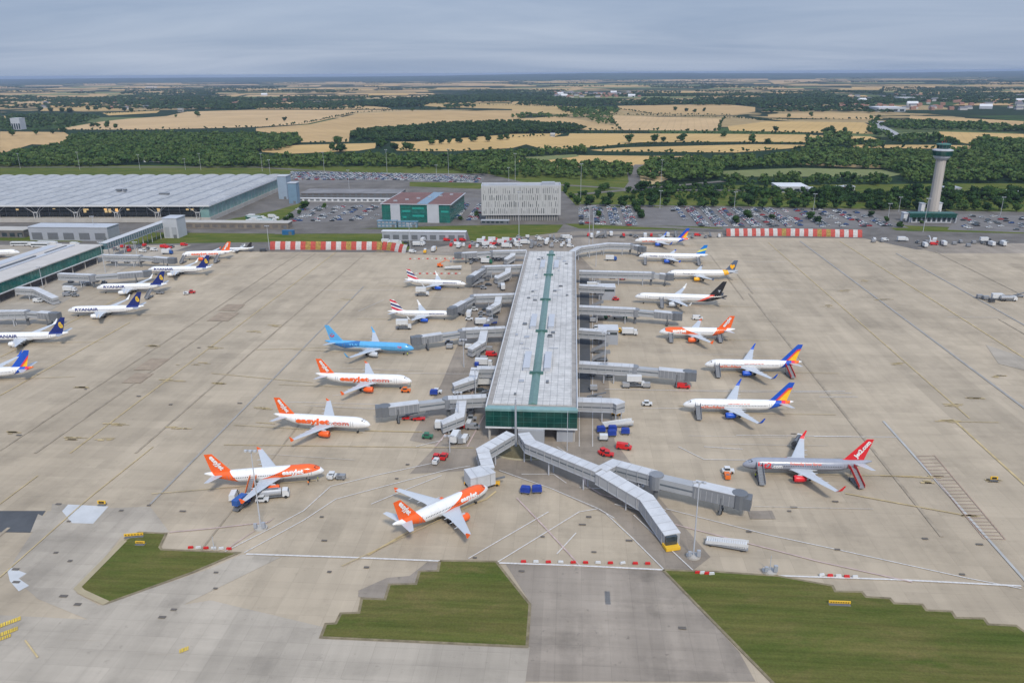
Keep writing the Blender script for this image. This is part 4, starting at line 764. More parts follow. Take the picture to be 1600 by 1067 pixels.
# village houses
M_brick = mat('brick_wall', (.32, .19, .14), .9, .2, .2); M_tile = mat('clay_tiles', (.24, .12, .09), .9, .2, .2); M_slate = mat('slate_tiles', (.15, .15, .17), .9, .2, .2)
def house_mesh(w, d, h, wall, roof):
    b = MB(); b.b2((-w/2, -d/2, 0), (w/2, d/2, h), 0); b.mesh([(-w/2-.4, -d/2-.4, h), (w/2+.4, -d/2-.4, h), (w/2+.4, d/2+.4, h), (-w/2-.4, d/2+.4, h), (-w/2, 0, h+d*.4), (w/2, 0, h+d*.4)], [(0, 1, 5, 4), (2, 3, 4, 5), (0, 4, 3), (1, 2, 5), (3, 2, 1, 0)], 1)
    me = b.build('house', [wall, roof]); return me
hs = [(house_mesh(13, 9, 6, M_wht, M_tile), 'white walled house with tiled roof'), (house_mesh(16, 10, 6, M_brick, M_tile), 'brick house with clay tiled roof'), (house_mesh(24, 12, 6, M_wht, M_slate), 'long white house with slate roof'), (house_mesh(36, 18, 8, M_lgrey, M_white), 'broad pale roofed hall')]
used = set(); rs = random.Random(8)
for i in range(150):
    if i < 60: x, y, nm = rs.uniform(860, 1000), rs.uniform(145, 153), 'in the village beyond the middle wheat fields'
    elif i < 130: x, y, nm = rs.uniform(1310, 1600), rs.uniform(149, 173), 'in the small town beyond the road and warehouse'
    else: x, y, nm = rs.uniform(60, 500), rs.uniform(141, 172), 'scattered in far fields behind the terminal'
    k = rs.choice([0, 1, 1, 2, 3 if rs.random() < .5 else 2]); o = hs[k][0]
    if k in used: o = o.copy(); COL.objects.link(o)
    used.add(k); p = at(x, y); o.location = (p.x, p.y, .4); o.rotation_euler = (0, 0, rs.uniform(-.5, .5)); tag(o, hs[k][1]+' '+nm, 'house', hs[k][1]+' '+nm)
for k in range(4):
    if k not in used: bpy.data.objects.remove(hs[k][0])
# ---------------------------------------------------------------- checked blast fences
def blast_fence(label, pts, n, hh_, odd=()):
    q = [at(x, y) for x, y in pts]; L = [0]
    for i in range(1, len(q)): L.append(L[-1]+(q[i]-q[i-1]).length)
    r = empty('blast_fence', q[0], 0, label, 'blast fence'); M_o = mat('patchy_fence_panel', (.30, .20, .05), .8, .6, .8)
    def pos(s):
        for i in range(1, len(q)):
            if s <= L[i]+1e-6: return q[i-1].lerp(q[i], (s-L[i-1])/(L[i]-L[i-1]))-q[0]
        return q[-1]-q[0]
    for i in range(n):
        a, c = pos(L[-1]*i/n), pos(L[-1]*(i+1)/n); d = (c-a).normalized(); back = Vector((-d.y, d.x, 0)); b = MB()
        prof = [(0, 0), (.5, hh_*.35), (1.4, hh_*.7), (2.6, hh_)]
        b.loft([[a+back*x*1+Z*z, c+back*x+Z*z, c+back*(x+.25)+Z*z, a+back*(x+.25)+Z*z] for x, z in prof])
        o = sub(r, 'panel', b, M_o if i in odd else (M_red if i % 2 == 0 else M_wht)); 
        b = MB(); b.tube(a+back*4.2, a+back*2.7+Z*hh_*.95, .12, n=5); sub(o, 'brace', b, M_dgrey)
    return r
blast_fence('red and white striped jet blast fence on the apron edge nearer the terminal', [(422,391),(600,391.5),(618,394),(633,397)], 28, 5.9, (7, 9, 15, 21, 23))
blast_fence('red and white striped jet blast fence near the east car park', [(1135,370),(1225,369.5),(1347,372)], 31, 5.7, (13, 21, 23))
# ================================================================ aircraft
def paint(name, base, regions, rough=.2, windows=None, L=0, zc=0):
    """painted skin: each region = (colour, [(a,b,c,d)...]) where a*x+b*|y|+c*z+d>0 in the aircraft's own metres"""
    m, t, b, co = newmat(name, rough, .5); sp = nd(t, 'ShaderNodeSeparateXYZ'); t.links.new(co, sp.inputs[0]); X, Y, Zz = sp.outputs
    Y = math_(t, 'ABSOLUTE', Y); col = base
    for c, cond in regions:
        k = None
        for (a, bb, cc, d) in cond:
            s = math_(t, 'ADD', math_(t, 'ADD', math_(t, 'MULTIPLY', X, a), math_(t, 'MULTIPLY', Y, bb)), math_(t, 'ADD', math_(t, 'MULTIPLY', Zz, cc), d))
            g = math_(t, 'GREATER_THAN', s, 0.0); k = g if k is None else math_(t, 'MULTIPLY', k, g)
        col = mixc(t, k, col, c)
    if windows:      # row of cabin windows and door outlines
        x0, x1, z0 = windows
        fx = math_(t, 'FRACT', math_(t, 'MULTIPLY', X, 1/.53)); w = math_(t, 'MULTIPLY', math_(t, 'GREATER_THAN', fx, .5), math_(t, 'LESS_THAN', math_(t, 'ABSOLUTE', math_(t, 'SUBTRACT', Zz, z0)), .17))
        w = math_(t, 'MULTIPLY', w, math_(t, 'MULTIPLY', math_(t, 'GREATER_THAN', X, x0), math_(t, 'LESS_THAN', X, x1)))
        col = mixc(t, w, col, (.05, .055, .07, 1))
        for xd in (x0-1.2, x1+1.2):
            dd = math_(t, 'ABSOLUTE', math_(t, 'SUBTRACT', math_(t, 'ABSOLUTE', math_(t, 'SUBTRACT', X, xd)), .45)); ln = math_(t, 'MULTIPLY', math_(t, 'LESS_THAN', dd, .06), math_(t, 'LESS_THAN', math_(t, 'ABSOLUTE', math_(t, 'SUBTRACT', Zz, z0-.15)), .95))
            col = mixc(t, ln, col, (.2, .2, .22, 1))
    f = maprange(t, noise(t, co, .35, 4), .3, .7, .92, 1.05)
    pl = math_(t, 'LESS_THAN', math_(t, 'FRACT', math_(t, 'MULTIPLY', X, 1/2.65)), .028); f = math_(t, 'MULTIPLY', f, maprange(t, pl, 0, 1, 1, .86))
    f = math_(t, 'MULTIPLY', f, maprange(t, noise(t, co, .8, 4, .7, (.3, 1, 2.5)), .5, .8, 1, .86)); s = nd(t, 'ShaderNodeVectorMath', operation='SCALE'); t.links.new(f, s.inputs['Scale'])
    if hasattr(col, 'links'): t.links.new(col, s.inputs[0])
    else: s.inputs[0].default_value = col[:3]
    t.links.new(s.outputs[0], b.inputs['Base Color']); return m
WHT = (.80, .80, .80, 1); ORG = (.86, .13, .022, 1); NAVY = (.012, .025, .16, 1); YEL = (.82, .55, .03, 1); BLUE = (.012, .09, .52, 1); RED = (.70, .02, .03, 1); TUI = (.11, .40, .72, 1); BLK = (.02, .02, .025, 1)
M_wing = mat('wing_grey', (.50, .53, .57), .35, .06, .3); M_metal = mat('engine_lip_metal', (.55, .56, .58), .3, metal=.7); M_intake = mat('intake_dark', (.03, .03, .035), .5); M_cock = mat('cockpit_glass', (.02, .025, .035), .08)
TYPES = dict(a319=(33.84, 17.05, 2.03, 11.76, 3.85), a320=(37.57, 17.05, 2.03, 11.76, 3.85), a321=(44.5, 17.05, 2.03, 11.76, 3.85), b737=(39.5, 17.9, 1.93, 12.5, 3.55), b757=(47.3, 19.0, 1.95, 13.6, 4.1), e190=(36.2, 14.4, 1.6, 10.6, 3.2))
def wing_rings(secs, n=5):
    """secs: (y, x_le, chord, z, thickness) -> closed airfoil rings"""
    R = []
    for y, x, c, z, th in secs:
        up = [(x-c*u, y, z+th*c*math.sin(math.pi*u**.6)*.5) for u in (0, .1, .3, .6, 1)]; lo = [(x-c*u, y, z-th*c*math.sin(math.pi*u**.6)*.35) for u in (.6, .3, .1)]; R.append(up+lo)
    return R
def finrings(secs):
    R = []
    for z, x, c, th in secs:
        a = [(x-c*u, th*c*math.sin(math.pi*u**.6)*.5, z) for u in (0, .1, .35, .65, 1)]; R.append(a+[(x-c*u, -th*c*math.sin(math.pi*u**.6)*.5, z) for u in (.65, .35, .1)])
    return R
def wrap_text(s, x0, x1, zlo, hgt, side, Rf, zc, m, root, name='lettering', bold=.03):
    """letters wrapped on the fuselage flank; side -1 = starboard, +1 = port"""
    v, f, asp = text_mesh(s, bold); Lx = x1-x0; vs = []
    for a, c in v:
        x = (x0+a*Lx) if side < 0 else (x1-a*Lx); ph = (zlo+c*hgt-zc)/Rf; vs.append((x, side*(Rf+.05)*math.cos(ph), zc+(Rf+.05)*math.sin(ph)))
    b = MB(); b.mesh(vs, f); return sub(root, name, b, m)
def aircraft(label, nose, tail, typ='a319', skin=None, finm=None, engm=None, wingletm=None, texts=(), fintext=None, logo=None, h=3.8, tailplane_m=None, belly=None, name='airliner', Lk_=None, cat='airliner', group=None, slen=True, shrink=1):
    L, HS, Rf, TOP, zc = TYPES[typ]; p0 = at(*nose, zc); p1 = at(*tail, zc+.6); d = Vector((p0.x-p1.x, p0.y-p1.y, 0)); meas = d.length; d.normalize()
    mid = (p0+p1)/2; L = min(max(meas, L*.94), L*1.05) if slen else L
    if meas < L*.7: mid = Vector((p0.x, p0.y, 0))-d*L/2
    root = empty(name, (mid.x, mid.y, ZG), math.atan2(d.y, d.x), label, cat, group)
    LEAD.append((Vector((mid.x, mid.y, 0))+d*(L/2-3), Vector((mid.x, mid.y, 0))-d*(L/2+16), typ)); hl = L/2; N_ = 20; rings = []
    stations = [(0, .12, -.55), (.35, .55, -.5), (1.0, 1.0, -.38), (2.0, 1.42, -.22), (3.2, 1.75, -.08), (4.6, 1.95, 0), (6, 2.0, 0), (L*.35, 2.0, 0), (L*.5, 2.0, 0), (L-12.5, 2.0, 0), (L-10, 1.9, .1), (L-7.5, 1.62, .36), (L-5, 1.22, .74), (L-2.6, .8, 1.12), (L-.8, .42, 1.42), (L, .2, 1.5)]
    for s, r, dz in stations: r = r/2*Rf; rings.append([(hl-s, r*math.cos(2*math.pi*i/N_), zc+dz*Rf/2+r*1.02*math.sin(2*math.pi*i/N_)) for i in range(N_)])
    b = MB(); b.loft(rings); fus = sub(root, 'fuselage', b, skin, smooth=True)
    b = MB()       # cockpit windows
    for sg in (-1, 1):
        for k in range(2):
            a0, a1 = (.12, .62) if k == 0 else (.66, 1.15)
            ps = []
            for ang, s, rr in ((a0, 1.55, 1.27), (a1, 2.0+.5*k, 1.45), (a1, 2.9+.4*k, 1.74), (a0, 2.5, 1.58)):
                r = rr/2*Rf+.06; zz = zc-.30*Rf/2*(1 if s < 2.2 else .45); th = math.pi/2-ang*.95; ps.append((hl-s, sg*r*math.sin(ang)*.98, zz+r*math.cos(ang)*.98))
            b.face(ps if sg > 0 else ps[::-1])
    sub(fus, 'cockpit_window', b, M_cock)
    # belly fairing
    b = MB(); b.loft([[(hl-s, w*math.cos(2*math.pi*i/10), zc-Rf*.62+hh_*math.sin(2*math.pi*i/10)) for i in range(10)] for s, w, hh_ in ((L*.33, .6, .3), (L*.37, 1.9, .75), (L*.5, 2.1, .8), (L*.57, 1.7, .7), (L*.62, .5, .3))]); sub(fus, 'belly_fairing', b, belly or M_wing, smooth=True)
    xr = hl-L*.355; t = math.tan(math.radians(27)); ct = 1.5; wz = zc-Rf*.55
    for sg in (-1, 1):
        secs = [(sg*.5, xr+.6, 7.2, wz, .13), (sg*6.0, xr-5.4*t*1.02, 4.1, wz+.5, .12), (sg*(HS-.6), xr-(HS-1)*t, ct, wz+1.45, .10)]
        b = MB(); R = wing_rings(secs); b.loft(R if sg > 0 else [r[::-1] for r in R]); w = sub(root, 'wing', b, M_wing)
        b = MB()    # flap track fairings
        for yy in (4.5, 7.5, 10.5): xx = xr-yy*t-(4.6 if yy < 5 else 3.9-(yy-6)*.25); b.tube((xx+1.2, sg*yy, wz+.1+yy*.06), (xx-1.0, sg*yy, wz+.05+yy*.06), .22, .06, n=6)
        sub(w, 'flap_fairing', b, M_wing)
        xt = xr-(HS-1)*t; zt = wz+1.45
        if typ in ('b737', 'b757', 'e190'):
            b = MB(); R = [[(x-c*u, sg*(y+o), z) for u, o in ((0, 0), (.4, .05), (1, 0), (.4, -.05))] for x, c, y, z in ((xt+.0, 1.5, HS-.6, zt), (xt-.7, 1.1, HS+.1, zt+.7), (xt-2.0, .5, HS+.5, zt+2.5))]; b.loft(R if sg > 0 else [r[::-1] for r in R]); sub(w, 'winglet', b, wingletm or M_wing)
        else:
            b = MB(); R = [[(x-c*u, sg*(HS-.6+o), z) for u, o in ((0, 0), (.4, .06), (1, 0), (.4, -.06))] for x, c, z in ((xt-.9, .6, zt-.7), (xt-.2, 1.4, zt), (xt-1.4, .5, zt+.9))]; b.loft(R if sg > 0 else [r[::-1] for r in R]); sub(w, 'winglet', b, wingletm or M_wing)
        # engine
        ye = 5.75 if typ != 'b757' else 6.4; er = {'a319': 1.12, 'a320': 1.12, 'a321': 1.15, 'b737': 1.08, 'b757': 1.3, 'e190': .9}[typ]; xe = xr-ye*t+2.6; ze = max(er+.55, wz-1.25)
        prof = [(0, er*.78), (-.15, er*.92), (-.6, er), (-1.6, er*1.02), (-2.8, er*.93), (-3.7, er*.74)]
        b = MB(); b.loft([[(xe+x, sg*ye+r*math.cos(2*math.pi*i/16), ze+r*math.sin(2*math.pi*i/16)) for i in range(16)] for x, r in prof], cap=False); e_ = sub(root, 'engine', b, engm, smooth=True)
        b = MB(); b.tube((xe-.35, sg*ye, ze), (xe-.45, sg*ye, ze), er*.8, n=16); sub(e_, 'intake', b, M_intake)
        b = MB(); b.tube((xe-3.2, sg*ye, ze), (xe-4.6, sg*ye, ze), er*.6, er*.25, n=10); sub(e_, 'exhaust', b, M_metal)
        b = MB(); b.loft([[(xe-.9, sg*ye-.16, ze+er*.85), (xe-.9, sg*ye+.16, ze+er*.85), (xe-5.2, sg*ye+.14, wz+.35), (xe-5.2, sg*ye-.14, wz+.35)], [(xe-1.3, sg*ye-.14, ze+er+.35), (xe-1.3, sg*ye+.14, ze+er+.35), (xe-4.8, sg*ye+.1, wz+.7), (xe-4.8, sg*ye-.1, wz+.7)]]); sub(e_, 'pylon', b, M_wing)
        # tailplane
        tx = hl-L+6.0; tz = zc+Rf*.45
        b = MB(); R = wing_rings([(sg*.4, tx, 3.7, tz, .10), (sg*6.3, tx-6.0*math.tan(math.radians(31)), 1.3, tz+.75, .09)]); b.loft(R if sg > 0 else [r[::-1] for r in R]); sub(root, 'tailplane', b, tailplane_m or M_wing)
        # main gear
        b = MB(); gx = hl-L*.50-.3; b.tube((gx, sg*3.2, wz), (gx, sg*3.3, .6), .14, n=6); g = sub(root, 'landing_gear', b, M_metal)
        for k in (-.42, .42): b = MB(); b.tube((gx, sg*3.3+k-.17, .56), (gx, sg*3.3+k+.17, .56), .56, n=12); sub(g, 'wheel', b, M_blk)
    b = MB(); b.tube((hl-5, 0, zc-Rf*.8), (hl-4.8, 0, .4), .1, n=6); g = sub(root, 'landing_gear', b, M_metal)
    for k in (-.25, .25): b = MB(); b.tube((hl-4.8, k-.1, .38), (hl-4.8, k+.1, .38), .38, n=10); sub(g, 'wheel', b, M_blk)
    # fin
    fx = hl-L+8.3 if typ != 'b757' else hl-L+9.2; z0 = zc+Rf*.72; sw = math.tan(math.radians(40)); hh_ = TOP-z0
    secs = [(z0, fx, 6.1, .085), (z0+hh_, fx-hh_*sw, 2.3, .075)]
    if typ in ('b737', 'b757', 'e190'): secs = [(z0-.1, fx+3.2, 9.2, .05), (z0+.75, fx+.1, 6.0, .08), (z0+hh_, fx-hh_*sw*.93, 2.1, .075)]
    b = MB(); b.loft(finrings(secs)); fin = sub(root, 'tail_fin', b, finm)
    def on_fin(u, z): return (fx-(z-z0)*sw-(6.1-(z-z0)/hh_*3.8)*u, z)
    if fintext:
        txt, fm = fintext; v, f, asp = text_mesh(txt, .05)
        for sg in (-1, 1):
            z_lo, z_hi = z0+hh_*.20, z0+hh_*.92; A = on_fin(.30, z_lo); B = on_fin(.30, z_hi); ax = Vector((B[0]-A[0], 0, B[1]-A[1])); l = ax.length; ax.normalize(); pe = Vector((-ax.z, 0, ax.x)); pe = pe if pe.x < 0 else -pe; hc = 1.35
            o = Vector((A[0], 0, A[1]))
            vs = []
            for a, c in v:
                if sg > 0: q = o+ax*(a*l) - pe*(c-.5)*hc         # port: bottom-front to top-rear
                else: q = o+ax*((1-a)*l) - pe*(c-.5)*hc
                vs.append((q.x, sg*.34, q.z))
            b = MB(); b.mesh(vs, f); sub(fin, 'lettering', b, fm)
    if logo: logo(fin, on_fin, z0, hh_)
    for (s, a, c, zl, hh2, m_) in texts:
        for sg in (-1, 1): wrap_text(s, hl-L*c, hl-L*a, zc+zl, hh2, sg, Rf, zc, m_, fus)
    if shrink != 1: root.scale = (shrink,)*3
    return root
LEAD = []
def solid(name, c, rough=.35): return paint(name, c, [], rough)
M_org = solid('orange_airline_paint', ORG); M_navy = solid('navy_airline_paint', NAVY); M_bl = solid('blue_airline_paint', BLUE); M_rd = solid('red_airline_paint', RED); M_wp = solid('white_airline_paint', WHT); M_tui = solid('sky_blue_paint', TUI); M_yl = solid('yellow_airline_paint', (.95, .45, .01, 1)); M_bk = solid('black_airline_paint', BLK)
M_sv = solid('silver_paint', (.36, .40, .47, 1)); M_gt = solid('grey_title_paint', (.25, .25, .3, 1)); M_pk = solid('pinkish_title_paint', (.65, .16, .12, 1))
ZC = 3.85
def W_(typ, c=WHT, regs=(), nm=''):
    L, HS, Rf, TOP, zc = TYPES[typ]; return paint('skin_'+nm+typ, c, list(regs), windows=(-L*.5+9.5, L*.5-6.5, zc+.25), L=L, zc=zc)
def aft(typ, f, k=0.0):      # behind a line crossing the fuselage at fraction f, leaning aft by k of the length per radius of height
    L, HS, R, TOP, zc = TYPES[typ]; return (-1, 0, -k*L/R, L/2-f*L+k*L/R*zc)
def fore(typ, f, k=0.0): return tuple(-v for v in aft(typ, f, k))
def ez_new(typ):
    L, HS, R, TOP, zc = TYPES[typ]; h_ = L/2; k1 = 2*R/(.32*L); k2 = 1.15*R/(.54*L)
    return W_(typ, WHT, [(ORG, [(k1, 0, -1, 1.1*R-k1*(h_-.28*L)+zc), (-k2, 0, 1, -zc-.25*R+k2*(h_-.06*L)), (-1, 0, 0, h_-.06*L)]), (ORG, [aft(typ, .73, .04), fore(typ, .86, .05)])], 'swoosh_')
EZ_OLD = {t: W_(t, nm='plain_') for t in TYPES}; EZ_NEW = {t: ez_new(t) for t in ('a319', 'a320')}
FT = ('easyJet', M_wp)
aircraft('white plane with orange lettered side and fin, the upper of two west of the pier', (644.5,596), (492.5,589), 'a320', EZ_OLD['a320'], M_org, M_org, M_org, [('easyJet', .43, .73, -.35, 1.75, M_org), ('.com', .22, .42, -.35, 1.5, M_pk)], FT)
aircraft('white plane with orange lettered side and fin, below its twin west of the pier', (580.5,664), (427,652.5), 'a319', EZ_OLD['a319'], M_org, M_org, M_org, [('easyJet', .40, .75, -.35, 1.85, M_org), ('.com', .20, .385, -.35, 1.5, M_pk)], FT)
aircraft('small distant white plane with orange fin beyond the harp tailed row', (284,399), (364,395.5), 'a319', EZ_OLD['a319'], M_org, M_org, M_org, [('easyJet.com', .2, .72, -.3, 1.6, M_org)], FT)
NT = [('easyJet', .17, .35, .15, 1.3, M_wp)]
aircraft('orange and white swoosh plane with a blue loader under its wing', (506,735), (321,747), 'a320', EZ_NEW['a320'], M_org, M_org, M_org, NT, FT)
aircraft('orange and white plane angled nose up towards the zigzag walkway', (762,762), (614,827), 'a319', EZ_NEW['a319'], M_org, M_org, M_org, NT, FT)
aircraft('orange and white swoosh plane parked alone east of the pier', (1030,519), (1148,519), 'a319', EZ_NEW['a319'], M_org, M_org, M_org, NT, FT)
# blue plane
L = TYPES['b737'][0]; z7 = 3.55
sk = W_('b737', (.62, .66, .70, 1), [(TUI, [(0, 0, 1, -(z7-.35)), (-1, 0, 0, 100)]), (TUI, [(.25, 0, 1, -(z7-.9)-.25*6), (1, 0, 0, -6)]), (TUI, [(-.25, 0, 1, -(z7-.5)-.25*8), (-1, 0, 0, -8)]), ((.03, .16, .42, 1), [(-.22, 0, 1, -(z7+.25)-.22*4), (-1, 0, 0, -4), (1, 0, 0, L/2-3.5), (.12, 0, -1, z7+2.7)])], 'sky_')
def smile(fin, on, z0, hh_):
    for sg in (-1, 1):
        b = MB(); c = on(.5, z0+hh_*.36)
        for i in range(10):
            a0, a1 = math.pi*(1.0+i/10), math.pi*(1.0+(i+1)/10); b.face([(c[0]+r*math.cos(a), sg*.36, c[1]+r*math.sin(a)+.5) for a, r in ((a0, 1.1), (a1, 1.1), (a1, .65), (a0, .65))])
        b.face([(c[0]-.25, sg*.36, c[1]+1.1), (c[0]+.25, sg*.36, c[1]+1.1), (c[0]+.25, sg*.36, c[1]+.7), (c[0]-.25, sg*.36, c[1]+.7)]); sub(fin, 'emblem', b, M_rd)
aircraft('bright sky blue airliner with a white belly docked west of the pier', (647,545), (508,537), 'b737', sk, M_tui, M_wing, M_tui, [('TUI', .125, .17, .1, .8, M_rd), ('TUI', .62, .72, .35, .9, M_tui)], None, smile)
# flag tails
def flagfin(nm): return paint(nm, WHT, [((.65, .02, .05, 1), [(.35, 0, 1, -5.1+.35*13), (-.35, 0, -1, 6.3-.35*13)]), (NAVY, [(.35, 0, 1, -7.0+.35*13), (-.35, 0, -1, 8.0-.35*13)]), ((.65, .02, .05, 1), [(.35, 0, 1, -8.9+.35*13), (-.35, 0, -1, 9.9-.35*13)])])
FF = flagfin('flag_fin')
aircraft('white plane with red and navy flag fin, upper of the two on the west side', (728,444.5), (632,439.5), 'e190', W_('e190', nm='flag_'), FF, M_bl, M_wp, [('BRITISH AIRWAYS', .14, .36, .1, .5, M_navy)])
aircraft('white plane with red and navy flag fin, lower of the two on the west side', (702.5,492), (612,489.5), 'e190', W_('e190', nm='flag_'), FF, M_bl, M_wp, [('BRITISH AIRWAYS', .14, .36, .1, .5, M_navy)])
# harp tails
def harp(fin, on, z0, hh_):
    for sg in (-1, 1):
        c = on(.52, z0+hh_*.52); b = MB(); pts = [(-.9, -1.3), (.1, -1.55), (.8, -.9), (1.0, .2), (.7, 1.2), (-.2, 1.5), (-.55, .6), (-1.0, -.1)]; b.face([(c[0]+x*1.0, sg*.37, c[1]+z*1.0) for x, z in pts]); e_ = sub(fin, 'harp_emblem', b, M_yl if 0 else mat('harp_yellow', (.80, .52, .03), .5))
        b = MB()
        for k in range(4): x = -.55+k*.35; b.face([(c[0]+x, sg*.39, c[1]-1.0+k*.1), (c[0]+x+.1, sg*.39, c[1]-1.0+k*.1), (c[0]+x+.3, sg*.39, c[1]+.8), (c[0]+x+.2, sg*.39, c[1]+.8)])
        sub(e_, 'string', b, M_navy)
L = TYPES['b737'][0]
RY = W_('b737', WHT, [((.015, .03, .17, 1), [(0, 0, -1, z7-1.25)]), ((.015, .03, .17, 1), [aft('b737', .78), fore('b737', .935), (0, 0, 1, -(z7+1.1))])], 'harp_')
for lab, a, b_ in (('harp tailed white plane farthest up the row, beside a grey bridge', (231,422.5), (331,420.5)), ('harp tailed white plane with a red and white tug behind its tail', (151,450.5), (262,447)),
                   ('harp tailed white plane standing clear between two empty bridges', (106,486), (226,482)), ('harp tailed white plane cropped by the frame edge', (-24,528), (108,524))):
    aircraft(lab, a, b_, 'b737', RY, M_navy, M_wp, M_wp, [('RYANAIR', .12, .42, -.1, 1.4, M_navy)], None, harp, group=None)
# flame tails
def ff(o, ztop): return [(-1, 0, -.84, -11.45-o+.84*4.94), (-.2, 0, -1, ztop-.2*16)]
FLf = paint('flame_fin', BLUE, [((.70, .03, .10, 1), ff(1.5, 10.0)), ((.92, .17, .02, 1), ff(2.0, 9.6)), ((.95, .55, .02, 1), ff(2.6, 9.1))])
FLs = W_('b737', WHT, [(BLUE, [aft('b737', .80, .045)]), ((.70, .03, .10, 1), [aft('b737', .885, .01)]), ((.92, .17, .02, 1), [aft('b737', .92, .01)]), (WHT, [aft('b737', .965, .01)])], 'flame_')
FLt = [('Jet2holidays', .13, .37, -.95, 1.05, M_org), ('Package holidays you can trust', .40, .60, .75, .6, M_pk)]
for lab, a, b_ in (('flame tailed white plane with red stairs at its rear door', (1101,570), (1252,570)), ('flame tailed white plane below its twin, front stairs only', (1067,632.5), (1239,633)), ('flame tailed white plane farthest north, docked beside the east yard', (992,376.5), (1077,376)), ('flame tailed plane whose tail alone enters the frame edge', (-82,586), (42,579))):
    aircraft(lab, a, b_, 'b737', FLs, FLf, M_bl, M_bl, FLt)
# silver and red
SVs = W_('b737', (.31, .33, .39, 1), [((.19, .205, .25, 1), [(0, 0, -1, z7-.75)])], 'silver_')
aircraft('silver airliner with red fin, red engines and red stairs', (1160,726), (1361,727), 'b737', SVs, M_rd, M_rd, M_rd, [('Jet2', .10, .215, -.6, 1.9, M_rd), ('.com', .22, .30, -.5, 1.3, M_wp), ('Friendly low fares', .36, .60, .6, .8, M_pk)], ('Jet2.com', M_wp))
# yellow heart, blue with yellow stripe, black tail
def heart(fin, on, z0, hh_):
    for sg in (-1, 1):
        c = on(.5, z0+hh_*.42); b = MB(); pts = []
        for i in range(20):
            a = 2*math.pi*i/20; pts.append((c[0]+1.25*math.sin(a)**3*1.2, sg*.37, c[1]+.1*(13*math.cos(a)-5*math.cos(2*a)-2*math.cos(3*a)-math.cos(4*a))*1.1))
        b.face(pts); sub(fin, 'heart_emblem', b, M_yl)
M_tcg = solid('slate_airline_paint', (.10, .13, .20, 1)); TCs = W_('a321', WHT, [((.42, .45, .5, 1), [aft('a321', .86, -.02)]), ((.95, .45, .01, 1), [aft('a321', .79, -.02), fore('a321', .86, -.02)])], 'heart_')
aircraft('white plane with yellow engines and a yellow heart on its slate fin', (1041,428.5), (1153,427), 'a321', TCs, M_tcg, M_yl, M_tcg, [('Thomas Cook', .22, .40, -.1, .9, M_gt)], None, heart)
BYf = paint('blue_yellow_fin', (.01, .20, .62, 1), [((.75, .75, .10, 1), [(.3, 0, 1, -7.7+.3*19), (-.3, 0, -1, 9.0-.3*19)])])
aircraft('white plane with blue fin crossed by a yellow stripe', (998,401), (1106,401.5), 'a321', W_('a321', nm='plain2_'), BYf, M_bl, M_bl, [('Thomas', .15, .27, .0, .9, M_navy), ('Cook Airlines', .29, .48, .0, .9, M_gt)])
z75 = 4.1; L75 = 47.3
TIs = W_('b757', WHT, [((.85, .12, .08, 1), [aft('b757', .74, .09)]), (BLK, [aft('b757', .79, .09)])], 'black_')
def titan(fin, on, z0, hh_):
    for sg in (-1, 1):
        c = on(.5, z0+hh_*.35); b = MB(); b.face([(c[0]-.9, sg*.37, c[1]+.5), (c[0]+.9, sg*.37, c[1]+.5), (c[0]+.5, sg*.37, c[1]+.1), (c[0]-.5, sg*.37, c[1]+.1)]); b.face([(c[0]-.2, sg*.37, c[1]+.1), (c[0]+.2, sg*.37, c[1]+.1), (c[0]+.2, sg*.37, c[1]-.8), (c[0]-.2, sg*.37, c[1]-.8)]); sub(fin, 'emblem', b, M_wing)
aircraft('long white plane with a black tail and red slash', (992,464), (1136,467), 'b757', TIs, M_bk, M_wing, M_wp, (), None, titan, tailplane_m=M_bk)
aircraft('orange finned plane with red engines at the left frame edge beyond the cropped pier', (31,395), (-55,397), 'a319', EZ_OLD['a319'], M_org, M_rd, M_org, ())
aircraft('small white plane with a black fin hidden behind the distant orange finned one', (332,388), (353,386.5), 'e190', W_('e190', nm='flag_'), M_bk, M_wp, M_wp, (), slen=False, shrink=.62)

bb = MB(); wl = MB(); zl[0] += .004
for a, c, ty in LEAD:
    line_sheet(bb, [a, c], .3, zl[0]); d = (a-c).normalized(); q = Vector((-d.y, d.x, 0))
    if abs(d.dot(V)) < .985: continue
    for k in (-1, 1): o = a+d*4+q*k*20; line_sheet(wl, [o, o-d*34], .16, zl[0]+.003)
tag(bb.build('stand_line', M_ysoft), kind='structure'); tag(wl.build('stand_edge_line', mat('faded_white_paint', (.50, .46, .41), .8, .3, .8)), kind='structure')
# ================================================================ ground vehicles and equipment
M_vw = mat('vehicle_white', (.62, .63, .64), .4, .08, 1); M_vg = mat('vehicle_grey', (.25, .26, .28), .4, .1, 1); M_vr = mat('vehicle_red', (.58, .02, .02), .35, .08, 1); M_vy = mat('vehicle_yellow', (.78, .42, .02), .4, .1, 1); M_vb = mat('vehicle_blue', (.02, .09, .33), .35, .1, 1); M_vgn = mat('vehicle_green', (.03, .16, .09), .4, .1, 1); M_vo = mat('vehicle_orange', (.75, .16, .02), .4, .1, 1)
M_vd = mat('vehicle_dark', (.05, .055, .065), .35, .1, 1); M_vs = mat('vehicle_silver', (.42, .43, .45), .3, .08, 1, metal=.3)
VC = dict(white=M_vw, grey=M_vg, red=M_vr, yellow=M_vy, blue=M_vb, green=M_vgn, orange=M_vo, black=M_vd, silver=M_vs)
def wheels(root, xs, y, r=.38, w=.24):
    for x in xs:
        for s in (-1, 1): b = MB(); b.tube((x, s*y-w/2, r), (x, s*y+w/2, r), r, n=10); sub(root, 'wheel', b, M_blk)
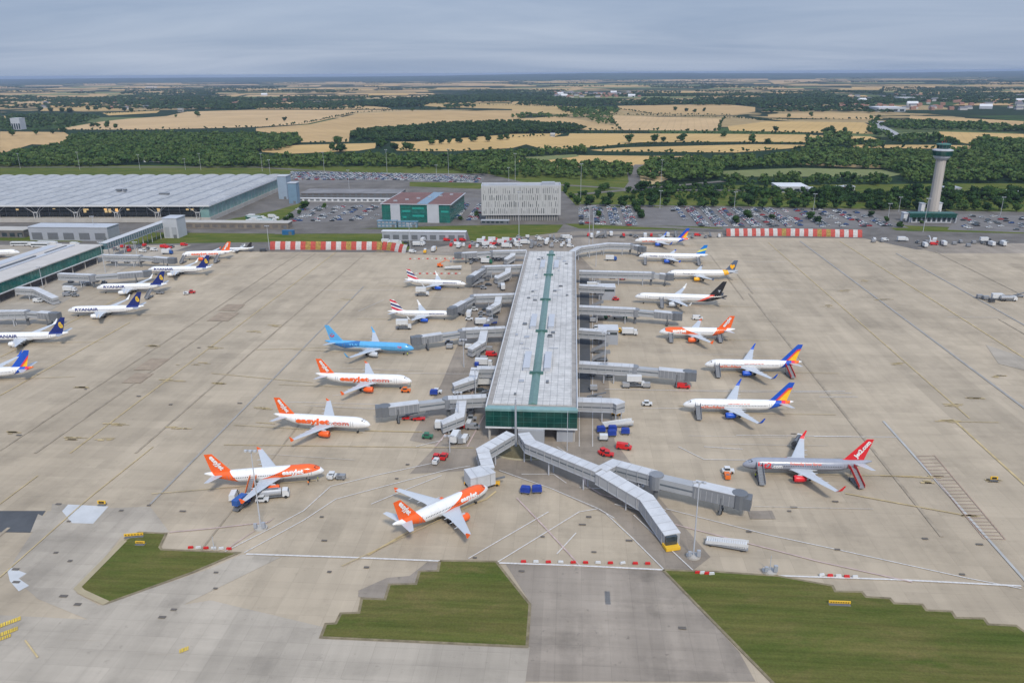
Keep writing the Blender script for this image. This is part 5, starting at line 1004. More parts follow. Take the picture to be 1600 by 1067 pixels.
def side_prof(b, pts, w, m=0, taper=None):
    a = [(x, -w/2*(taper[i] if taper else 1), z) for i, (x, z) in enumerate(pts)]; c = [(x, w/2*(taper[i] if taper else 1), z) for i, (x, z) in enumerate(pts)]; n = len(pts)
    b.mesh(a+c, [tuple(range(n)), tuple(range(2*n-1, n-1, -1))]+[(i, n+i, n+(i+1) % n, (i+1) % n) for i in range(n)], m)
def p_van(col):
    r = empty('van'); b = MB(); side_prof(b, [(-2.6, .4), (2.5, .4), (2.55, 1.05), (1.75, 1.3), (1.15, 2.1), (-2.5, 2.15)], 1.9, taper=[1, 1, 1, 1, .86, .86]); sub(r, 'body', b, VC[col]); b = MB(); side_prof(b, [(1.8, 1.34), (1.22, 2.0), (.4, 2.0), (.4, 1.34)], 1.88, taper=[1, .9, .9, 1]); sub(r, 'window', b, M_dglass); wheels(r, (-1.7, 1.6), .85); return r
def p_car(col):
    r = empty('car'); b = MB(); side_prof(b, [(-2.1, .3), (2.1, .3), (2.15, .75), (1.1, .9), (-2.05, .95)], 1.75); sub(r, 'body', b, VC[col]); b = MB(); side_prof(b, [(1.1, .88), (.45, 1.42), (-1.3, 1.42), (-1.9, .9)], 1.6, taper=[1, .82, .82, 1]); sub(r, 'window', b, M_dglass); b = MB(); b.box((-.42, 0, 1.44), (1.6, 1.28, .05)); sub(r, 'roof', b, VC[col]); wheels(r, (-1.35, 1.35), .78, .32); return r
def p_truck(col):
    r = empty('truck'); b = MB(); b.b2((-3.8, -1.15, 1.0), (1.7, 1.15, 3.4)); sub(r, 'cargo_box', b, M_vw); b = MB(); side_prof(b, [(1.9, .5), (3.7, .5), (3.75, 1.6), (3.3, 2.6), (1.9, 2.7)], 2.2); c = sub(r, 'cab', b, VC[col]); b = MB(); b.b2((3.45, -.95, 1.65), (3.62, .95, 2.4)); sub(c, 'windscreen', b, M_dglass); b = MB(); b.b2((-3.8, -.5, .6), (3.2, .5, 1.0)); sub(r, 'chassis', b, M_dgrey); wheels(r, (-2.6, 2.8), .95, .48, .3); return r
def p_bus(col):
    r = empty('bus'); b = MB(); b.b2((-6.5, -1.3, .4), (6.5, 1.3, 3.0)); sub(r, 'body', b, VC[col]); b = MB(); b.b2((-6.2, -1.33, 1.5), (6.2, 1.33, 2.5)); sub(r, 'window_band', b, M_dglass); b = MB(); b.b2((-6.4, -1.25, 3.0), (6.4, 1.25, 3.1)); sub(r, 'roof', b, M_vw); wheels(r, (-4.2, 4.2), 1.15, .48, .3); return r
def p_cart(col):
    r = empty('baggage_cart'); b = MB(); b.b2((-1.5, -.85, .45), (1.5, .85, .6)); sub(r, 'deck', b, M_dgrey); b = MB(); side_prof(b, [(-1.45, .6), (1.45, .6), (1.45, 1.9), (1.1, 2.25), (-1.1, 2.25), (-1.45, 1.9)], 1.7); sub(r, 'cover', b, M_blue if col == 'blue' else VC[col]); b = MB(); b.tube((1.5, 0, .5), (2.4, 0, .35), .05, n=4); sub(r, 'tow_bar', b, M_dgrey); wheels(r, (-1.0, 1.0), .7, .25, .15); return r
def p_tug(col):
    r = empty('tug'); b = MB(); b.b2((-1.8, -.9, .35), (1.9, .9, 1.1)); sub(r, 'body', b, VC[col]); b = MB(); b.b2((-1.0, -.75, 1.1), (.5, .75, 1.85)); c = sub(r, 'cab', b, M_dglass); b = MB(); b.b2((-1.1, -.8, 1.85), (.6, .8, 1.95)); sub(c, 'roof', b, VC[col]); wheels(r, (-1.2, 1.2), .85, .42); return r
def p_stairs(col):
    r = empty('passenger_stairs'); b = MB(); n = 12
    for i in range(n): b.b2((-3.2+i*.5, -.8, .5+i*.27), (-2.7+i*.5, .8, .77+i*.27))
    sub(r, 'steps', b, M_vg); b = MB()
    for s in (-1, 1): b.loft([[(x, s*.9-.04, z), (x, s*.9+.04, z), (x, s*.9+.04, z+1.1), (x, s*.9-.04, z+1.1)] for x, z in ((-3.2, .5), (2.8, 3.7), (4.3, 3.7))])
    sub(r, 'side_panel', b, VC[col]); b = MB(); b.b2((2.8, -.9, 3.55), (4.3, .9, 3.7)); sub(r, 'platform', b, M_vg); b = MB(); b.b2((-2.5, -.9, .35), (3.4, .9, .6))
    for s in (-1, 1): b.tube((2.9, s*.7, .5), (2.9, s*.7, 3.6), .08, n=5); b.tube((0, s*.7, .5), (0, s*.7, 2.1), .08, n=5)
    sub(r, 'chassis', b, M_dgrey); wheels(r, (-1.9, 2.6), .85, .35); return r
def p_loader(col):
    r = empty('belt_loader'); b = MB(); b.b2((-2.2, -.8, .4), (2.2, .8, 1.0)); sub(r, 'body', b, VC[col]); b = MB(); b.loft([[(x, -.4, z), (x, .4, z), (x, .4, z+.3), (x, -.4, z+.3)] for x, z in ((-3.6, .6), (3.8, 2.7))]); sub(r, 'belt', b, M_dgrey); b = MB(); b.b2((-.9, .3, 1.0), (.3, .8, 1.9)); sub(r, 'seat', b, M_vg); wheels(r, (-1.4, 1.4), .75, .36); return r
def p_hilift(col):
    r = empty('catering_truck'); b = MB(); b.b2((-3.6, -1.2, 2.6), (2.2, 1.2, 4.9)); sub(r, 'cargo_box', b, VC['white'] if col != 'blue' else M_vb); b = MB(); b.tube((-3, -1, .9), (1.6, -1, 2.6), .12, n=5); b.tube((1.6, -1, .9), (-3, -1, 2.6), .12, n=5); b.tube((-3, 1, .9), (1.6, 1, 2.6), .12, n=5); b.tube((1.6, 1, .9), (-3, 1, 2.6), .12, n=5); sub(r, 'scissor_frame', b, M_dgrey); b = MB(); b.b2((-3.8, -1.1, .6), (3.4, 1.1, .95)); sub(r, 'chassis', b, M_dgrey); b = MB(); side_prof(b, [(2.2, .6), (3.8, .6), (3.8, 1.5), (3.4, 2.3), (2.2, 2.3)], 2.2); sub(r, 'cab', b, VC[col]); wheels(r, (-2.6, 2.7), .95, .48, .3); return r
def p_tanker(col):
    r = empty('fuel_tanker'); b = MB(); b.tube((-4.2, 0, 1.95), (2.0, 0, 1.95), 1.1, n=14); sub(r, 'tank', b, VC[col]); b = MB(); b.b2((-4.3, -.9, .6), (4.0, .9, .95)); b.b2((-3.6, -.4, 3.0), (1.2, .4, 3.15)); sub(r, 'chassis', b, M_dgrey); b = MB(); side_prof(b, [(2.3, .6), (4.2, .6), (4.25, 1.6), (3.8, 2.6), (2.3, 2.7)], 2.2); c = sub(r, 'cab', b, M_vw); b = MB(); b.b2((3.92, -.95, 1.65), (4.12, .95, 2.4)); sub(c, 'windscreen', b, M_dglass); wheels(r, (-3.3, -2.0, 3.2), .95, .48, .3); return r
def p_dolly(col):
    r = empty('container_dolly'); b = MB(); b.b2((-1.6, -1.0, .4), (1.6, 1.0, .55)); sub(r, 'deck', b, M_dgrey); b = MB(); side_prof(b, [(-1.4, .6), (1.0, .6), (1.4, 1.0), (1.4, 2.1), (-1.4, 2.1)], 1.9); sub(r, 'container', b, VC[col]); wheels(r, (-1.1, 1.1), .8, .25, .15); return r
def p_crane(col):
    r = empty('boom_lift'); b = MB(); b.b2((-1.8, -1.1, .5), (1.8, 1.1, 1.3)); b.b2((-1.9, -.8, 1.3), (.6, .8, 2.2)); sub(r, 'body', b, VC[col]); b = MB(); b.tube((-1.0, 0, 2.2), (4.0, 0, 4.6), .25, n=6); b.tube((4.0, 0, 4.6), (6.5, 0, 3.9), .2, n=6); a = sub(r, 'boom', b, VC[col]); b = MB(); b.b2((6.4, -.6, 3.2), (7.6, .6, 4.3)); sub(a, 'basket', b, M_vg); wheels(r, (-1.2, 1.2), 1.0, .5, .35); return r
def p_gpu(col):
    r = empty('ground_power_unit'); b = MB(); b.b2((-1.4, -.8, .4), (1.4, .8, 1.6)); sub(r, 'body', b, VC[col]); b = MB(); b.b2((-.9, -.84, .7), (.6, -.8, 1.4)); b.b2((-1.0, -.5, 1.6), (-.4, .5, 1.75)); sub(r, 'grille', b, M_dgrey); b = MB(); b.tube((1.4, 0, .5), (2.5, 0, .3), .05, n=4); sub(r, 'tow_bar', b, M_dgrey); wheels(r, (-.9, .9), .7, .26, .15); return r
def p_lowloader(col):
    r = empty('folded_stair_trailer'); b = MB(); b.b2((-5.5, -1.2, .5), (5.5, 1.2, .8)); sub(r, 'deck', b, M_vg); b = MB()
    for i in range(18): b.box((-5+i*.58, 0, 1.1+.02*i), (.45, 2.0, .5+.03*i), 0)
    sub(r, 'steps', b, VC[col]); b = MB()
    for s in (-1, 1): b.loft([[(x, s*1.1-.05, z), (x, s*1.1+.05, z), (x, s*1.1+.05, z+.9), (x, s*1.1-.05, z+.9)] for x, z in ((-5.4, .7), (4.0, 1.5), (5.5, 1.5))])
    sub(r, 'side_panel', b, VC[col]); wheels(r, (-4, 4), 1.0, .4); return r
PRO = {}; BUILD = dict(van=p_van, car=p_car, truck=p_truck, bus=p_bus, cart=p_cart, tug=p_tug, stairs=p_stairs, loader=p_loader, hilift=p_hilift, tanker=p_tanker, dolly=p_dolly, crane=p_crane, gpu=p_gpu, folded=p_lowloader)
CATN = dict(van='van', car='car', truck='truck', bus='bus', cart='baggage cart', tug='tug', stairs='passenger stairs', loader='belt loader', hilift='catering truck', tanker='fuel tanker', dolly='container dolly', crane='boom lift', gpu='power unit', folded='stair trailer')
def children_copy(src, dst):
    for ch in src_kids[src]:
        c = ch.copy(); COL.objects.link(c); c.parent = dst
        for g in src_kids.get(ch.name, []): d_ = g.copy(); COL.objects.link(d_); d_.parent = c
src_kids = {}; first = {}
def place(kind, col, px, py, deg, label, group=None, z=ZG):
    """deg: 0 = pointing east across the pier, 90 = away along the pier"""
    k = (kind, col); p = at(px, py, z)
    if k not in PRO:
        n0 = set(o.name for o in COL.objects); r = BUILD[kind](col); PRO[k] = r; new = [o for o in COL.objects if o.name not in n0]; src_kids[k] = [o for o in new if o.parent == r]
        for o in new:
            if o.parent and o.parent != r: src_kids.setdefault(o.parent.name, []).append(o)
    else:
        r = PRO[k].copy(); COL.objects.link(r); children_copy(k, r)
    r.location = p; r.rotation_euler = (0, 0, -AZ+math.radians(deg)); tag(r, label, CATN[kind], group)
    if not group and 'group' in r: del r['group']
    return r
# hand placed, each with its own words
HAND = [
 ('cart','blue',939,675,10,'blue baggage cart at the west end of the blue cluster east of the glass end'),('cart','blue',957,674,5,'blue baggage cart in the middle of the blue cluster east of the glass end'),('cart','blue',956,681,8,'blue baggage cart on the south side of the blue cluster east of the glass end'),('cart','blue',977,678,0,'blue baggage cart at the east end of the blue cluster east of the glass end'),
 ('dolly','white',943,687,0,'cream container dolly just south of the blue baggage carts'),('folded','white',965,666,12,'white loader trailer lying behind the blue baggage carts'),
 ('van','red',975,701,-12,'red van south of the blue baggage carts'),('van','red',1068,606,-5,'red van south of the long empty east boarding bridge'),('tug','red',950,712,-10,'red tug tucked north of the forked walkway'),('tug','red',645+298,708,30,'red tug with white machine north of the forked walkway'),
 ('cart','blue',821,770,-8,'blue baggage cart of the open ground pair, west one, south of the oval bed'),('cart','blue',839,769,8,'blue baggage cart of the open ground pair, east one, south of the oval bed'),
 ('hilift','blue',378,792,75,'dark blue high loader truck waiting south of the swoosh plane tail'),('van','white',366,777,100,'white van beside the blue truck near the swoosh plane'),('stairs','orange',392,774,95,'orange sided passenger stairs at the swoosh plane rear door'),('tanker','silver',430,777,15,'silver fuel tanker parked under the swoosh plane wing'),('tug','white',410,783,10,'white tug beside the silver fuel tanker'),('loader','blue',388,778,80,'blue belt loader behind the swoosh plane wing'),
 ('tug','white',520,746,5,'white pushback tug ahead of the swoosh plane nose'),('gpu','grey',533,748,0,'grey ground power unit ahead of the swoosh plane nose'),('folded','white',1135,854,-14,'long white folded stair trailer standing alone near the south mast'),
 ('tug','white',1137,738,0,'white pushback tug in front of the silver plane nose'),('gpu','orange',1136,747,90,'small orange unit before the silver plane nose'),('tanker','black',1246,695,60,'dark fuel tanker behind the silver plane wing'),('stairs','red',1338,757,100,'red passenger stairs at the silver plane rear door'),('stairs','grey',1188,752,88,'grey passenger stairs at the silver plane front door'),
 ('stairs','grey',1091,652,88,'grey passenger stairs at the front door of the lower flame tailed plane'),('stairs','grey',1121,587,88,'grey passenger stairs at the front door of the upper flame tailed plane'),('stairs','red',1234,588,100,'red passenger stairs at the rear door of the upper flame tailed plane'),
 ('stairs','grey',1048,533,88,'grey passenger stairs at the front door of the east orange plane'),('stairs','grey',1124,533,92,'grey passenger stairs at the rear door of the east orange plane'),('van','white',1090,499,0,'white van behind the east orange plane wing'),
 ('tug','white',1011,633,0,'small white tug near the nose of the lower flame tailed plane'),('hilift','white',993,604,0,'white catering truck under the long east boarding bridge'),('dolly','silver',1010,605,0,'silver container dolly beside the white catering truck'),('dolly','silver',978,605,0,'silver container dolly west of the white catering truck'),
 ('truck','white',984,523,0,'white truck near the grey stair block east of the pier'),('tug','yellow',968,519,0,'yellow tug beside the white truck east of the pier'),('tug','yellow',963,648,0,'yellow tug under the south walkway stub on the east side'),
 ('truck','blue',955,407,0,'blue truck below the far east curved walkway'),('tug','red',962,469,0,'red tug west of the black tailed plane nose'),('stairs','grey',1034,480,88,'grey passenger stairs at the black tailed plane'),('stairs','grey',1008,413,88,'grey passenger stairs at the front of the blue and yellow finned plane'),('stairs','grey',1091,414,92,'grey passenger stairs at the rear of the blue and yellow finned plane'),
 ('gpu','white',952,588,0,'white power unit under the pale east walkway'),('hilift','white',660,462,5,'white catering truck south of the upper flag tailed plane wing'),('hilift','white',631,514,5,'white catering truck south of the lower flag tailed plane wing'),
 ('crane','orange',688,417,0,'orange boom lift north of the upper flag tailed plane'),('folded','white',708,421,0,'white stair trailer beside the orange boom lift'),
 ('cart','blue',760,514,0,'blue baggage cart north of the blue plane walkway, west of its pair'),('cart','blue',772,506,0,'blue baggage cart north of the blue plane walkway, nearer the pier'),('cart','blue',746,572,80,'blue baggage cart beside the pier below the blue plane walkway'),('tug','black',752,562,0,'black tug beside the pier below the blue plane walkway'),('van','red',768,556,0,'dark red van close to the pier west wall'),
 ('tug','white',683,614,0,'white tug beside the blue roofed cart west of the pier'),('cart','blue',678,617,0,'blue roofed cart in front of the upper lettered plane'),('tug','orange',634,612,0,'small orange tug at the upper lettered plane nose wheel'),
 ('truck','yellow',697,671,0,'yellow truck beside the drooping walkway ramp near the glass end'),('van','white',733,665,85,'white van parked nearest the glass end in the marked bay'),('van','white',727,688,82,'white van parked lower in the marked bay, tailgate south'),('truck','white',712,688,85,'grey white truck parked beside the lower van in the marked bay'),('van','black',736,650,85,'black van above the white vans in the marked bay'),('truck','white',736,640,85,'white truck nearest the bridge in the marked bay'),('tug','red',718,668,0,'pinkish red tug beside the marked bay'),
 ('tug','red',682,717,80,'red headed stair machine, west one of a pair at the yard corner'),('tug','red',694,716,80,'red headed stair machine, east one of a pair at the yard corner'),('gpu','white',681,724,80,'white unit before the west red machine at the yard corner'),('loader','red',655,656,5,'dark red belt loader under the long empty west bridge'),('loader','red',638,655,5,'maroon belt loader west of the dark red one under the bridge'),
 ('tug','green',668,684,0,'small yellow green buggy on the arc west of the marked bay'),('loader','yellow',770,757,0,'yellow loader between the zigzag walkway end and the plane nose'),('tug','yellow',735,756,0,'yellow tug under the zigzag walkway head room'),
 ('bus','red',284,402,5,'red bus') if 0 else ('tug','red',300,458,10,'red tug east of the harp tailed row, towing'),('gpu','white',291,460,10,'white unit hooked behind the red tug east of the harp tailed row'),
 ('loader','grey',250,459,5,'grey belt loader behind the second harp tailed plane'),('stairs','grey',233,466,90,'grey passenger stairs at the second harp tailed plane'),('stairs','grey',339,410,90,'grey passenger stairs at the rear of the distant orange finned plane'),('stairs','grey',286,411,90,'grey passenger stairs at the front of the distant orange finned plane'),
 ('truck','blue',262,397,0,'blue truck north of the farthest cropped pier bridge'),('van','red',256,387,0,'red van row end north of the cropped pier bridges'),('van','red',263,388,0,'red van next to the row end north of the cropped pier bridges'),('van','red',288,384,0,'red van standing apart on the northern apron edge'),
 ('van','black',412,393,10,'dark van parked before the striped fence west end'),('tug','white',380,386,60,'white rounded machine west of the striped fence'),('truck','white',110,456,0,'white truck between the cropped pier bridges'),('tug','grey',118,463,0,'grey tug between the cropped pier bridges'),('van','white',60,472,0,'white van under the drooping ramp of the cropped pier'),('van','grey',106,462,40,'grey van beside the white truck of the cropped pier'),
 ('tanker','silver',1575,470,0,'silver tanker inside the parked equipment island near the east edge'),('truck','white',1560,468,0,'white box truck inside the parked equipment island near the east edge'),('dolly','grey',1530,466,0,'grey dolly west in the equipment island near the east edge'),('dolly','grey',1540,468,0,'grey dolly second in the equipment island near the east edge'),('loader','grey',1592,464,0,'grey loader behind the silver tanker near the east edge'),('dolly','black',1549,472,0,'black dolly south in the equipment island near the east edge'),
 ('truck','white',1410,377,0,'white box truck on the apron edge east of the striped fence'),('truck','yellow',1460,379,60,'yellow truck at the corner of the dark compound'),('crane','white',1453,380,80,'white crane at the corner of the dark compound'),('truck','black',1539,378,0,'black box trailer in the dark compound'),
]
for a in HAND:
    o_ = place(*a)
    if 'high loader' in a[5]: o_.scale = (.8, .8, .75)
# crowded yards: repeats grouped by kind, colour and yard
def yard(where, area, n, kinds, seed, ang=(0, 90)):
    rs = random.Random(seed); (x0, y0), (x1, y1) = area; put = []
    for i in range(n*6):
        if len(put) >= n: break
        x, y = rs.uniform(x0, x1), rs.uniform(y0, y1); p = at(x, y)
        if any((p-q).length < 5.6 for q in put): continue
        put.append(p); k, c = rs.choice(kinds); lab = '%s %s %s' % ('grey' if c == 'silver' else c, CATN[k], where); place(k, c, x, y, rs.choice(ang)+rs.uniform(-8, 8), lab, lab)
Y1 = [('van', 'white'), ('truck', 'white'), ('tug', 'grey'), ('tug', 'white'), ('dolly', 'silver'), ('stairs', 'grey'), ('car', 'black'), ('loader', 'grey'), ('van', 'grey')]
yard('in the cluttered yard between the striped fence and the pier far end', ((705, 380), (800, 388)), 36, Y1+[('van', 'red')], 1)
yard('in the yard just north of the pier roof', ((805, 371), (895, 387)), 33, Y1+[('truck', 'blue'), ('dolly', 'white')], 2)
yard('in the pink and red fleet by the grass bank north of the pier', ((752, 377), (812, 385)), 13, [('van', 'red'), ('truck', 'red'), ('truck', 'red')], 3)
yard('beside the long grey workshop', ((600, 378), (665, 385)), 15, [('van', 'white'), ('car', 'black'), ('truck', 'white'), ('car', 'grey')], 4)
yard('in front of the red doored end of the workshop', ((690, 376.5), (724, 378)), 7, [('van', 'red')], 5)
yard('in the strip north of the farthest flame tailed plane', ((915, 368), (1125, 372)), 39, Y1+[('van', 'red'), ('truck', 'white')], 6)
yard('under the walkways near the pier far end, west side', ((735, 404), (800, 412)), 13, [('truck', 'green'), ('truck', 'white'), ('tug', 'yellow'), ('dolly', 'grey'), ('loader', 'grey')], 7)
yard('beside the pier between the two flag tailed plane bridges', ((745, 438), (792, 452)), 15, Y1, 8)
yard('beside the pier north of the blue plane bridge', ((733, 484), (775, 505)), 13, Y1, 9)
yard('under the blue plane bridge', ((700, 535), (738, 545)), 12, [('dolly', 'silver'), ('dolly', 'white'), ('tug', 'green'), ('tug', 'grey')], 10)
yard('beside the pier west wall north of the nearest bridge', ((728, 590), (756, 612)), 12, [('dolly', 'silver'), ('tug', 'grey'), ('car', 'black'), ('gpu', 'white')], 11)
yard('under the yellow engined plane walkway', ((918, 432), (1000, 437)), 12, [('truck', 'black'), ('dolly', 'grey'), ('tug', 'red'), ('loader', 'grey')], 12)
yard('under the walkway south of the black tailed plane', ((925, 494), (975, 500)), 10, [('truck', 'black'), ('truck', 'green'), ('dolly', 'grey'), ('tug', 'red')], 13)
yard('under the boarding bridges of the cropped pier', ((170, 408), (250, 412)), 12, [('dolly', 'grey'), ('truck', 'black'), ('tug', 'grey')], 14)
yard('below the cropped pier glass wall', ((110, 435), (170, 447)), 10, [('dolly', 'grey'), ('van', 'white'), ('tug', 'grey')], 15)
yard('in the dark compound on the apron edge', ((1430, 379), (1598, 386)), 16, [('truck', 'black'), ('tug', 'grey'), ('van', 'grey'), ('dolly', 'grey'), ('van', 'red'), ('dolly', 'black'), ('car', 'grey')], 16)
yard('in the huddle east of the striped fence', ((1362, 375), (1392, 379)), 12, [('van', 'white'), ('dolly', 'grey'), ('van', 'black')], 17)
yard('on the stand edge north of the distant orange finned plane', ((160, 385), (280, 394)), 13, [('van', 'white'), ('tug', 'grey'), ('dolly', 'red')], 18)
yard('on the road below the grey shed', ((20, 383), (130, 386)), 10, [('truck', 'white'), ('bus', 'white'), ('van', 'white')], 19, (0, 180))
yard('on the paving at the corner of the terminal', ((392, 340), (432, 352)), 21, [('van', 'white'), ('truck', 'white'), ('bus', 'green')], 20, (0, 180))
yard('on the yellow striped works strip by the striped fence end', ((640, 392), (680, 396)), 9, [('truck', 'yellow'), ('van', 'white'), ('dolly', 'yellow')], 22)
yard('along the pier west wall', ((742, 505), (765, 640)), 14, Y1, 41)
yard('along the pier east wall', ((926, 440), (940, 640)), 16, Y1, 42)
yard('beneath the forked walkway', ((1000, 750), (1032, 764)), 5, [('tug', 'white'), ('dolly', 'silver'), ('gpu', 'grey')], 43)
yard('under the zigzag walkway head room', ((728, 752), (768, 757)), 4, [('tug', 'grey'), ('tug', 'yellow'), ('gpu', 'white')], 44)
yard('round the nose of the swoosh plane', ((508, 742), (545, 752)), 3, [('gpu', 'white'), ('dolly', 'grey')], 45)
yard('in the marked bay west of the glass end', ((716, 655), (742, 692)), 7, [('dolly', 'silver'), ('tug', 'grey'), ('van', 'grey')], 46)
# rows of red and white barriers at the apron edge
def barrier(col):
    b = MB(); side_prof(b, [(-.7, 0), (.7, 0), (.7, .2), (.6, .6), (-.6, .6), (-.7, .2)], .35); o = b.build('barrier', VC[col]); return o
bar = {c: barrier(c) for c in ('red', 'white')}; seen = set()
def barriers(where, pts, n, pat):
    for i in range(n):
        t = i/(n-1); x = pts[0][0]+(pts[1][0]-pts[0][0])*t; y = pts[0][1]+(pts[1][1]-pts[0][1])*t; c = pat[i % len(pat)]; o = bar[c]
        if c in seen: o = o.copy(); COL.objects.link(o)
        seen.add(c); o.location = at(x, y, ZG); o.rotation_euler = (0, 0, -AZ+rnd()*.3); lab = '%s plastic barrier %s' % (c, where); tag(o, lab, 'barrier', lab)
R_, W__ = 'red', 'white'
barriers('between the two middle grass areas', [(818, 878), (1012, 881)], 11, [R_, W__, R_, W__, R_])
barriers('north of the western grass patch', [(298, 856), (358, 858)], 6, [R_, W__, R_, W__, W__, R_])
barriers('at the stepped grass edge in the east', [(1284, 899), (1336, 902)], 5, [W__, R_, W__, R_])
barriers('in the dotted row behind the upper flag tailed plane', [(645, 428), (718, 428)], 14, [R_, W__])
barriers('in the dotted row nearest the striped fence end', [(641, 405), (770, 404)], 20, [R_, W__])
barriers('beside the central grass area by the mast', [(1090, 895), (1112, 897)], 4, [R_, W__])
# people on the apron in high visibility vests
def person_mesh():
    me = bpy.data.meshes.new('person'); J = [((0, 0, .95), .13), ((0, 0, 1.22), .135), ((0, 0, 1.45), .12), ((0, 0, 1.56), .05), ((0, .01, 1.64), .085), ((.01, .01, 1.74), .075)]
    E_ = [(i, i+1) for i in range(5)]
    for s in (-1, 1):
        k = len(J); J += [((0, s*.17, 1.43), .055), ((.04, s*.24, 1.15), .042), ((.12, s*.25, .92), .033), ((.15, s*.25, .84), .03)]; E_ += [(2, k), (k, k+1), (k+1, k+2), (k+2, k+3)]
        k = len(J); J += [((0, s*.10, .88), .085), ((.05*s+.02, s*.11, .48), .06), ((-.03*s, s*.12, .09), .045), ((-.03*s+.14, s*.13, .04), .04)]; E_ += [(0, k), (k, k+1), (k+1, k+2), (k+2, k+3)]
    me.from_pydata([j[0] for j in J], E_, []); o = bpy.data.objects.new('person', me); COL.objects.link(o); m = o.modifiers.new('skin', 'SKIN'); sv_ = me.skin_vertices[0].data
    for i, (p, r) in enumerate(J): sv_[i].radius = (r, r*1.05); sv_[i].use_root = (i == 0)
    o.modifiers.new('sub', 'SUBSURF').levels = 1; bpy.context.view_layer.update(); dg = bpy.context.evaluated_depsgraph_get(); me2 = bpy.data.meshes.new_from_object(o.evaluated_get(dg)); o.modifiers.clear(); o.data = me2
    sk, tr, sh = mat('skin_tone', (.45, .27, .19)), mat('dark_trousers', (.03, .035, .05)), mat('dark_sleeve', (.05, .06, .09)); hr_ = mat('dark_hair', (.04, .03, .02))
    for x in (sk, tr, sh, hr_): me2.materials.append(x)
    for f in me2.polygons: c = f.center; f.material_index = 3 if c.z > 1.70 or (c.z > 1.6 and c.x < -.03) else 0 if (c.z > 1.52 or (abs(c.y) > .2 and c.z < .9)) else 1 if c.z < .95 else 2; f.use_smooth = True
    return o
pm = person_mesh(); first_p = True
def vest(parent, m): b = MB(); b.loft([[(r*.8*math.cos(2*math.pi*i/12), r*math.sin(2*math.pi*i/12)*1.25, z) for i in range(12)] for z, r in ((.93, .17), (1.2, .175), (1.46, .165), (1.5, .09))]); return sub(parent, 'vest', b, m)
M_hv = mat('hi_vis_yellow', (.62, .72, .04)); M_ho = mat('hi_vis_orange', (.85, .22, .02))
for x, y, a, m, l in [(479,749,10,M_hv,'person in yellow vest walking south of the swoosh plane nose'), (497,752,200,M_hv,'person in yellow vest between the swoosh plane nose and the power unit'), (482,758,80,M_ho,'person in orange vest near the swoosh plane engine'), (641,604,0,M_hv,'person in yellow vest at the upper lettered plane nose'), (637,556,120,M_hv,'person in yellow vest below the blue plane nose'), (1142,744,180,M_ho,'person in orange vest ahead of the silver plane nose'), (1180,746,90,M_hv,'person in yellow vest by the silver plane front stairs'), (760,768,60,M_hv,'person in yellow vest at the angled plane nose wheel')]:
    if first_p: o = pm; first_p = False
    else: o = pm.copy(); COL.objects.link(o)
    o.location = at(x, y, ZG); o.rotation_euler = (0, 0, math.radians(a)); tag(o, l, 'person'); vest(o, m)
# yellow and red taxiway signs
def sign(label, px, py, w, hh_, m, deg=0, n=3):
    p = at(px, py); r = empty('taxiway_sign', (p.x, p.y, ZG), -AZ+math.radians(deg), label, 'taxiway sign'); b = MB(); b.b2((-w/2, -.15, .35), (w/2, .15, .35+hh_)); sub(r, 'panel', b, m); b = MB()
    for i in range(n): x = -w/2+.4+i*(w-.8)/max(1, n-1); b.b2((x-.06, -.06, 0), (x+.06, .06, .35))
    b.b2((-w/2, -.6, -.02), (w/2, .6, .04)); sub(r, 'leg', b, M_dgrey); b = MB()
    for i in range(n*2): x = -w/2+.5+i*(w-1)/(n*2-1); b.b2((x-.12, -.17, .5), (x+.12, -.15, .2+hh_))
    sub(r, 'mark', b, M_blk)
sign('larger yellow taxiway sign on the western grass edge, upper of two', 210, 841, 5.0, .7, M_yel, 12); sign('smaller yellow taxiway sign on the western grass, below the larger', 220, 853, 2.6, .6, M_yel); sign('yellow taxiway sign in the middle of the big eastern grass', 1311, 947, 5.0, .6, M_yel, 0, 4)
sign('small yellow taxiway sign among white slabs at the west', 160, 791, 2.4, 1.0, M_yel); sign('small yellow taxiway sign near the eastern taxi lane', 1552, 753, 2.2, 1.0, M_yel)
# ================================================================ masts
def mast(label, px, py, top, heads=3, group=None, block=False, r=.22, cat='lamp mast', col=None):
    p = at(px, py, 0); z = (p-Vector((0, 0, H))).dot(Fw)
    # height from the pixel row of the top
    lo, hi = 0, 60
    for _ in range(30):
        m_ = (lo+hi)/2; q = Vector((p.x, p.y, m_))-Vector((0, 0, H)); yy = CY-FOC*q.dot(Up)/q.dot(Fw)
        if yy > top: lo = m_
        else: hi = m_
    hh_ = lo; root = empty('lamp_mast', (p.x, p.y, 0), -AZ, label, cat, group)
    b = MB(); b.tube((0, 0, 0), (0, 0, hh_), r, r*.55, n=8); sub(root, 'pole', b, col or M_lgrey)
    if heads:
        b = MB(); b.b2((-1.6, -.15, hh_-.4), (1.6, .15, hh_)); sub(root, 'crossbar', b, M_grey)
        for i in range(heads): x = -1.3+i*2.6/max(1, heads-1); b = MB(); b.box((x, -.35, hh_-.1), (.7, .6, .5)); sub(root, 'lamp_head', b, M_lgrey)
    if block:
        n = 14; b = MB(); b.prism([(1.9*math.cos(2*math.pi*i/n), 1.6*math.sin(2*math.pi*i/n)) for i in range(n)], 0, ZG+.45); sub(root, 'plinth', b, M_conc); b = MB(); b.box((1.2, -.8, ZG+1.6), (.9, .7, 1.7)); b.box((-1.1, -.9, ZG+1.4), (.8, .6, 1.3)); sube(root, 'switch_box', b, M_grey)
mast('tall lamp mast on a round plinth beside the swoosh plane', 408, 828, 703, block=True); mast('tall lamp mast on a round plinth near the long white trailer', 1083, 872, 752, block=True)
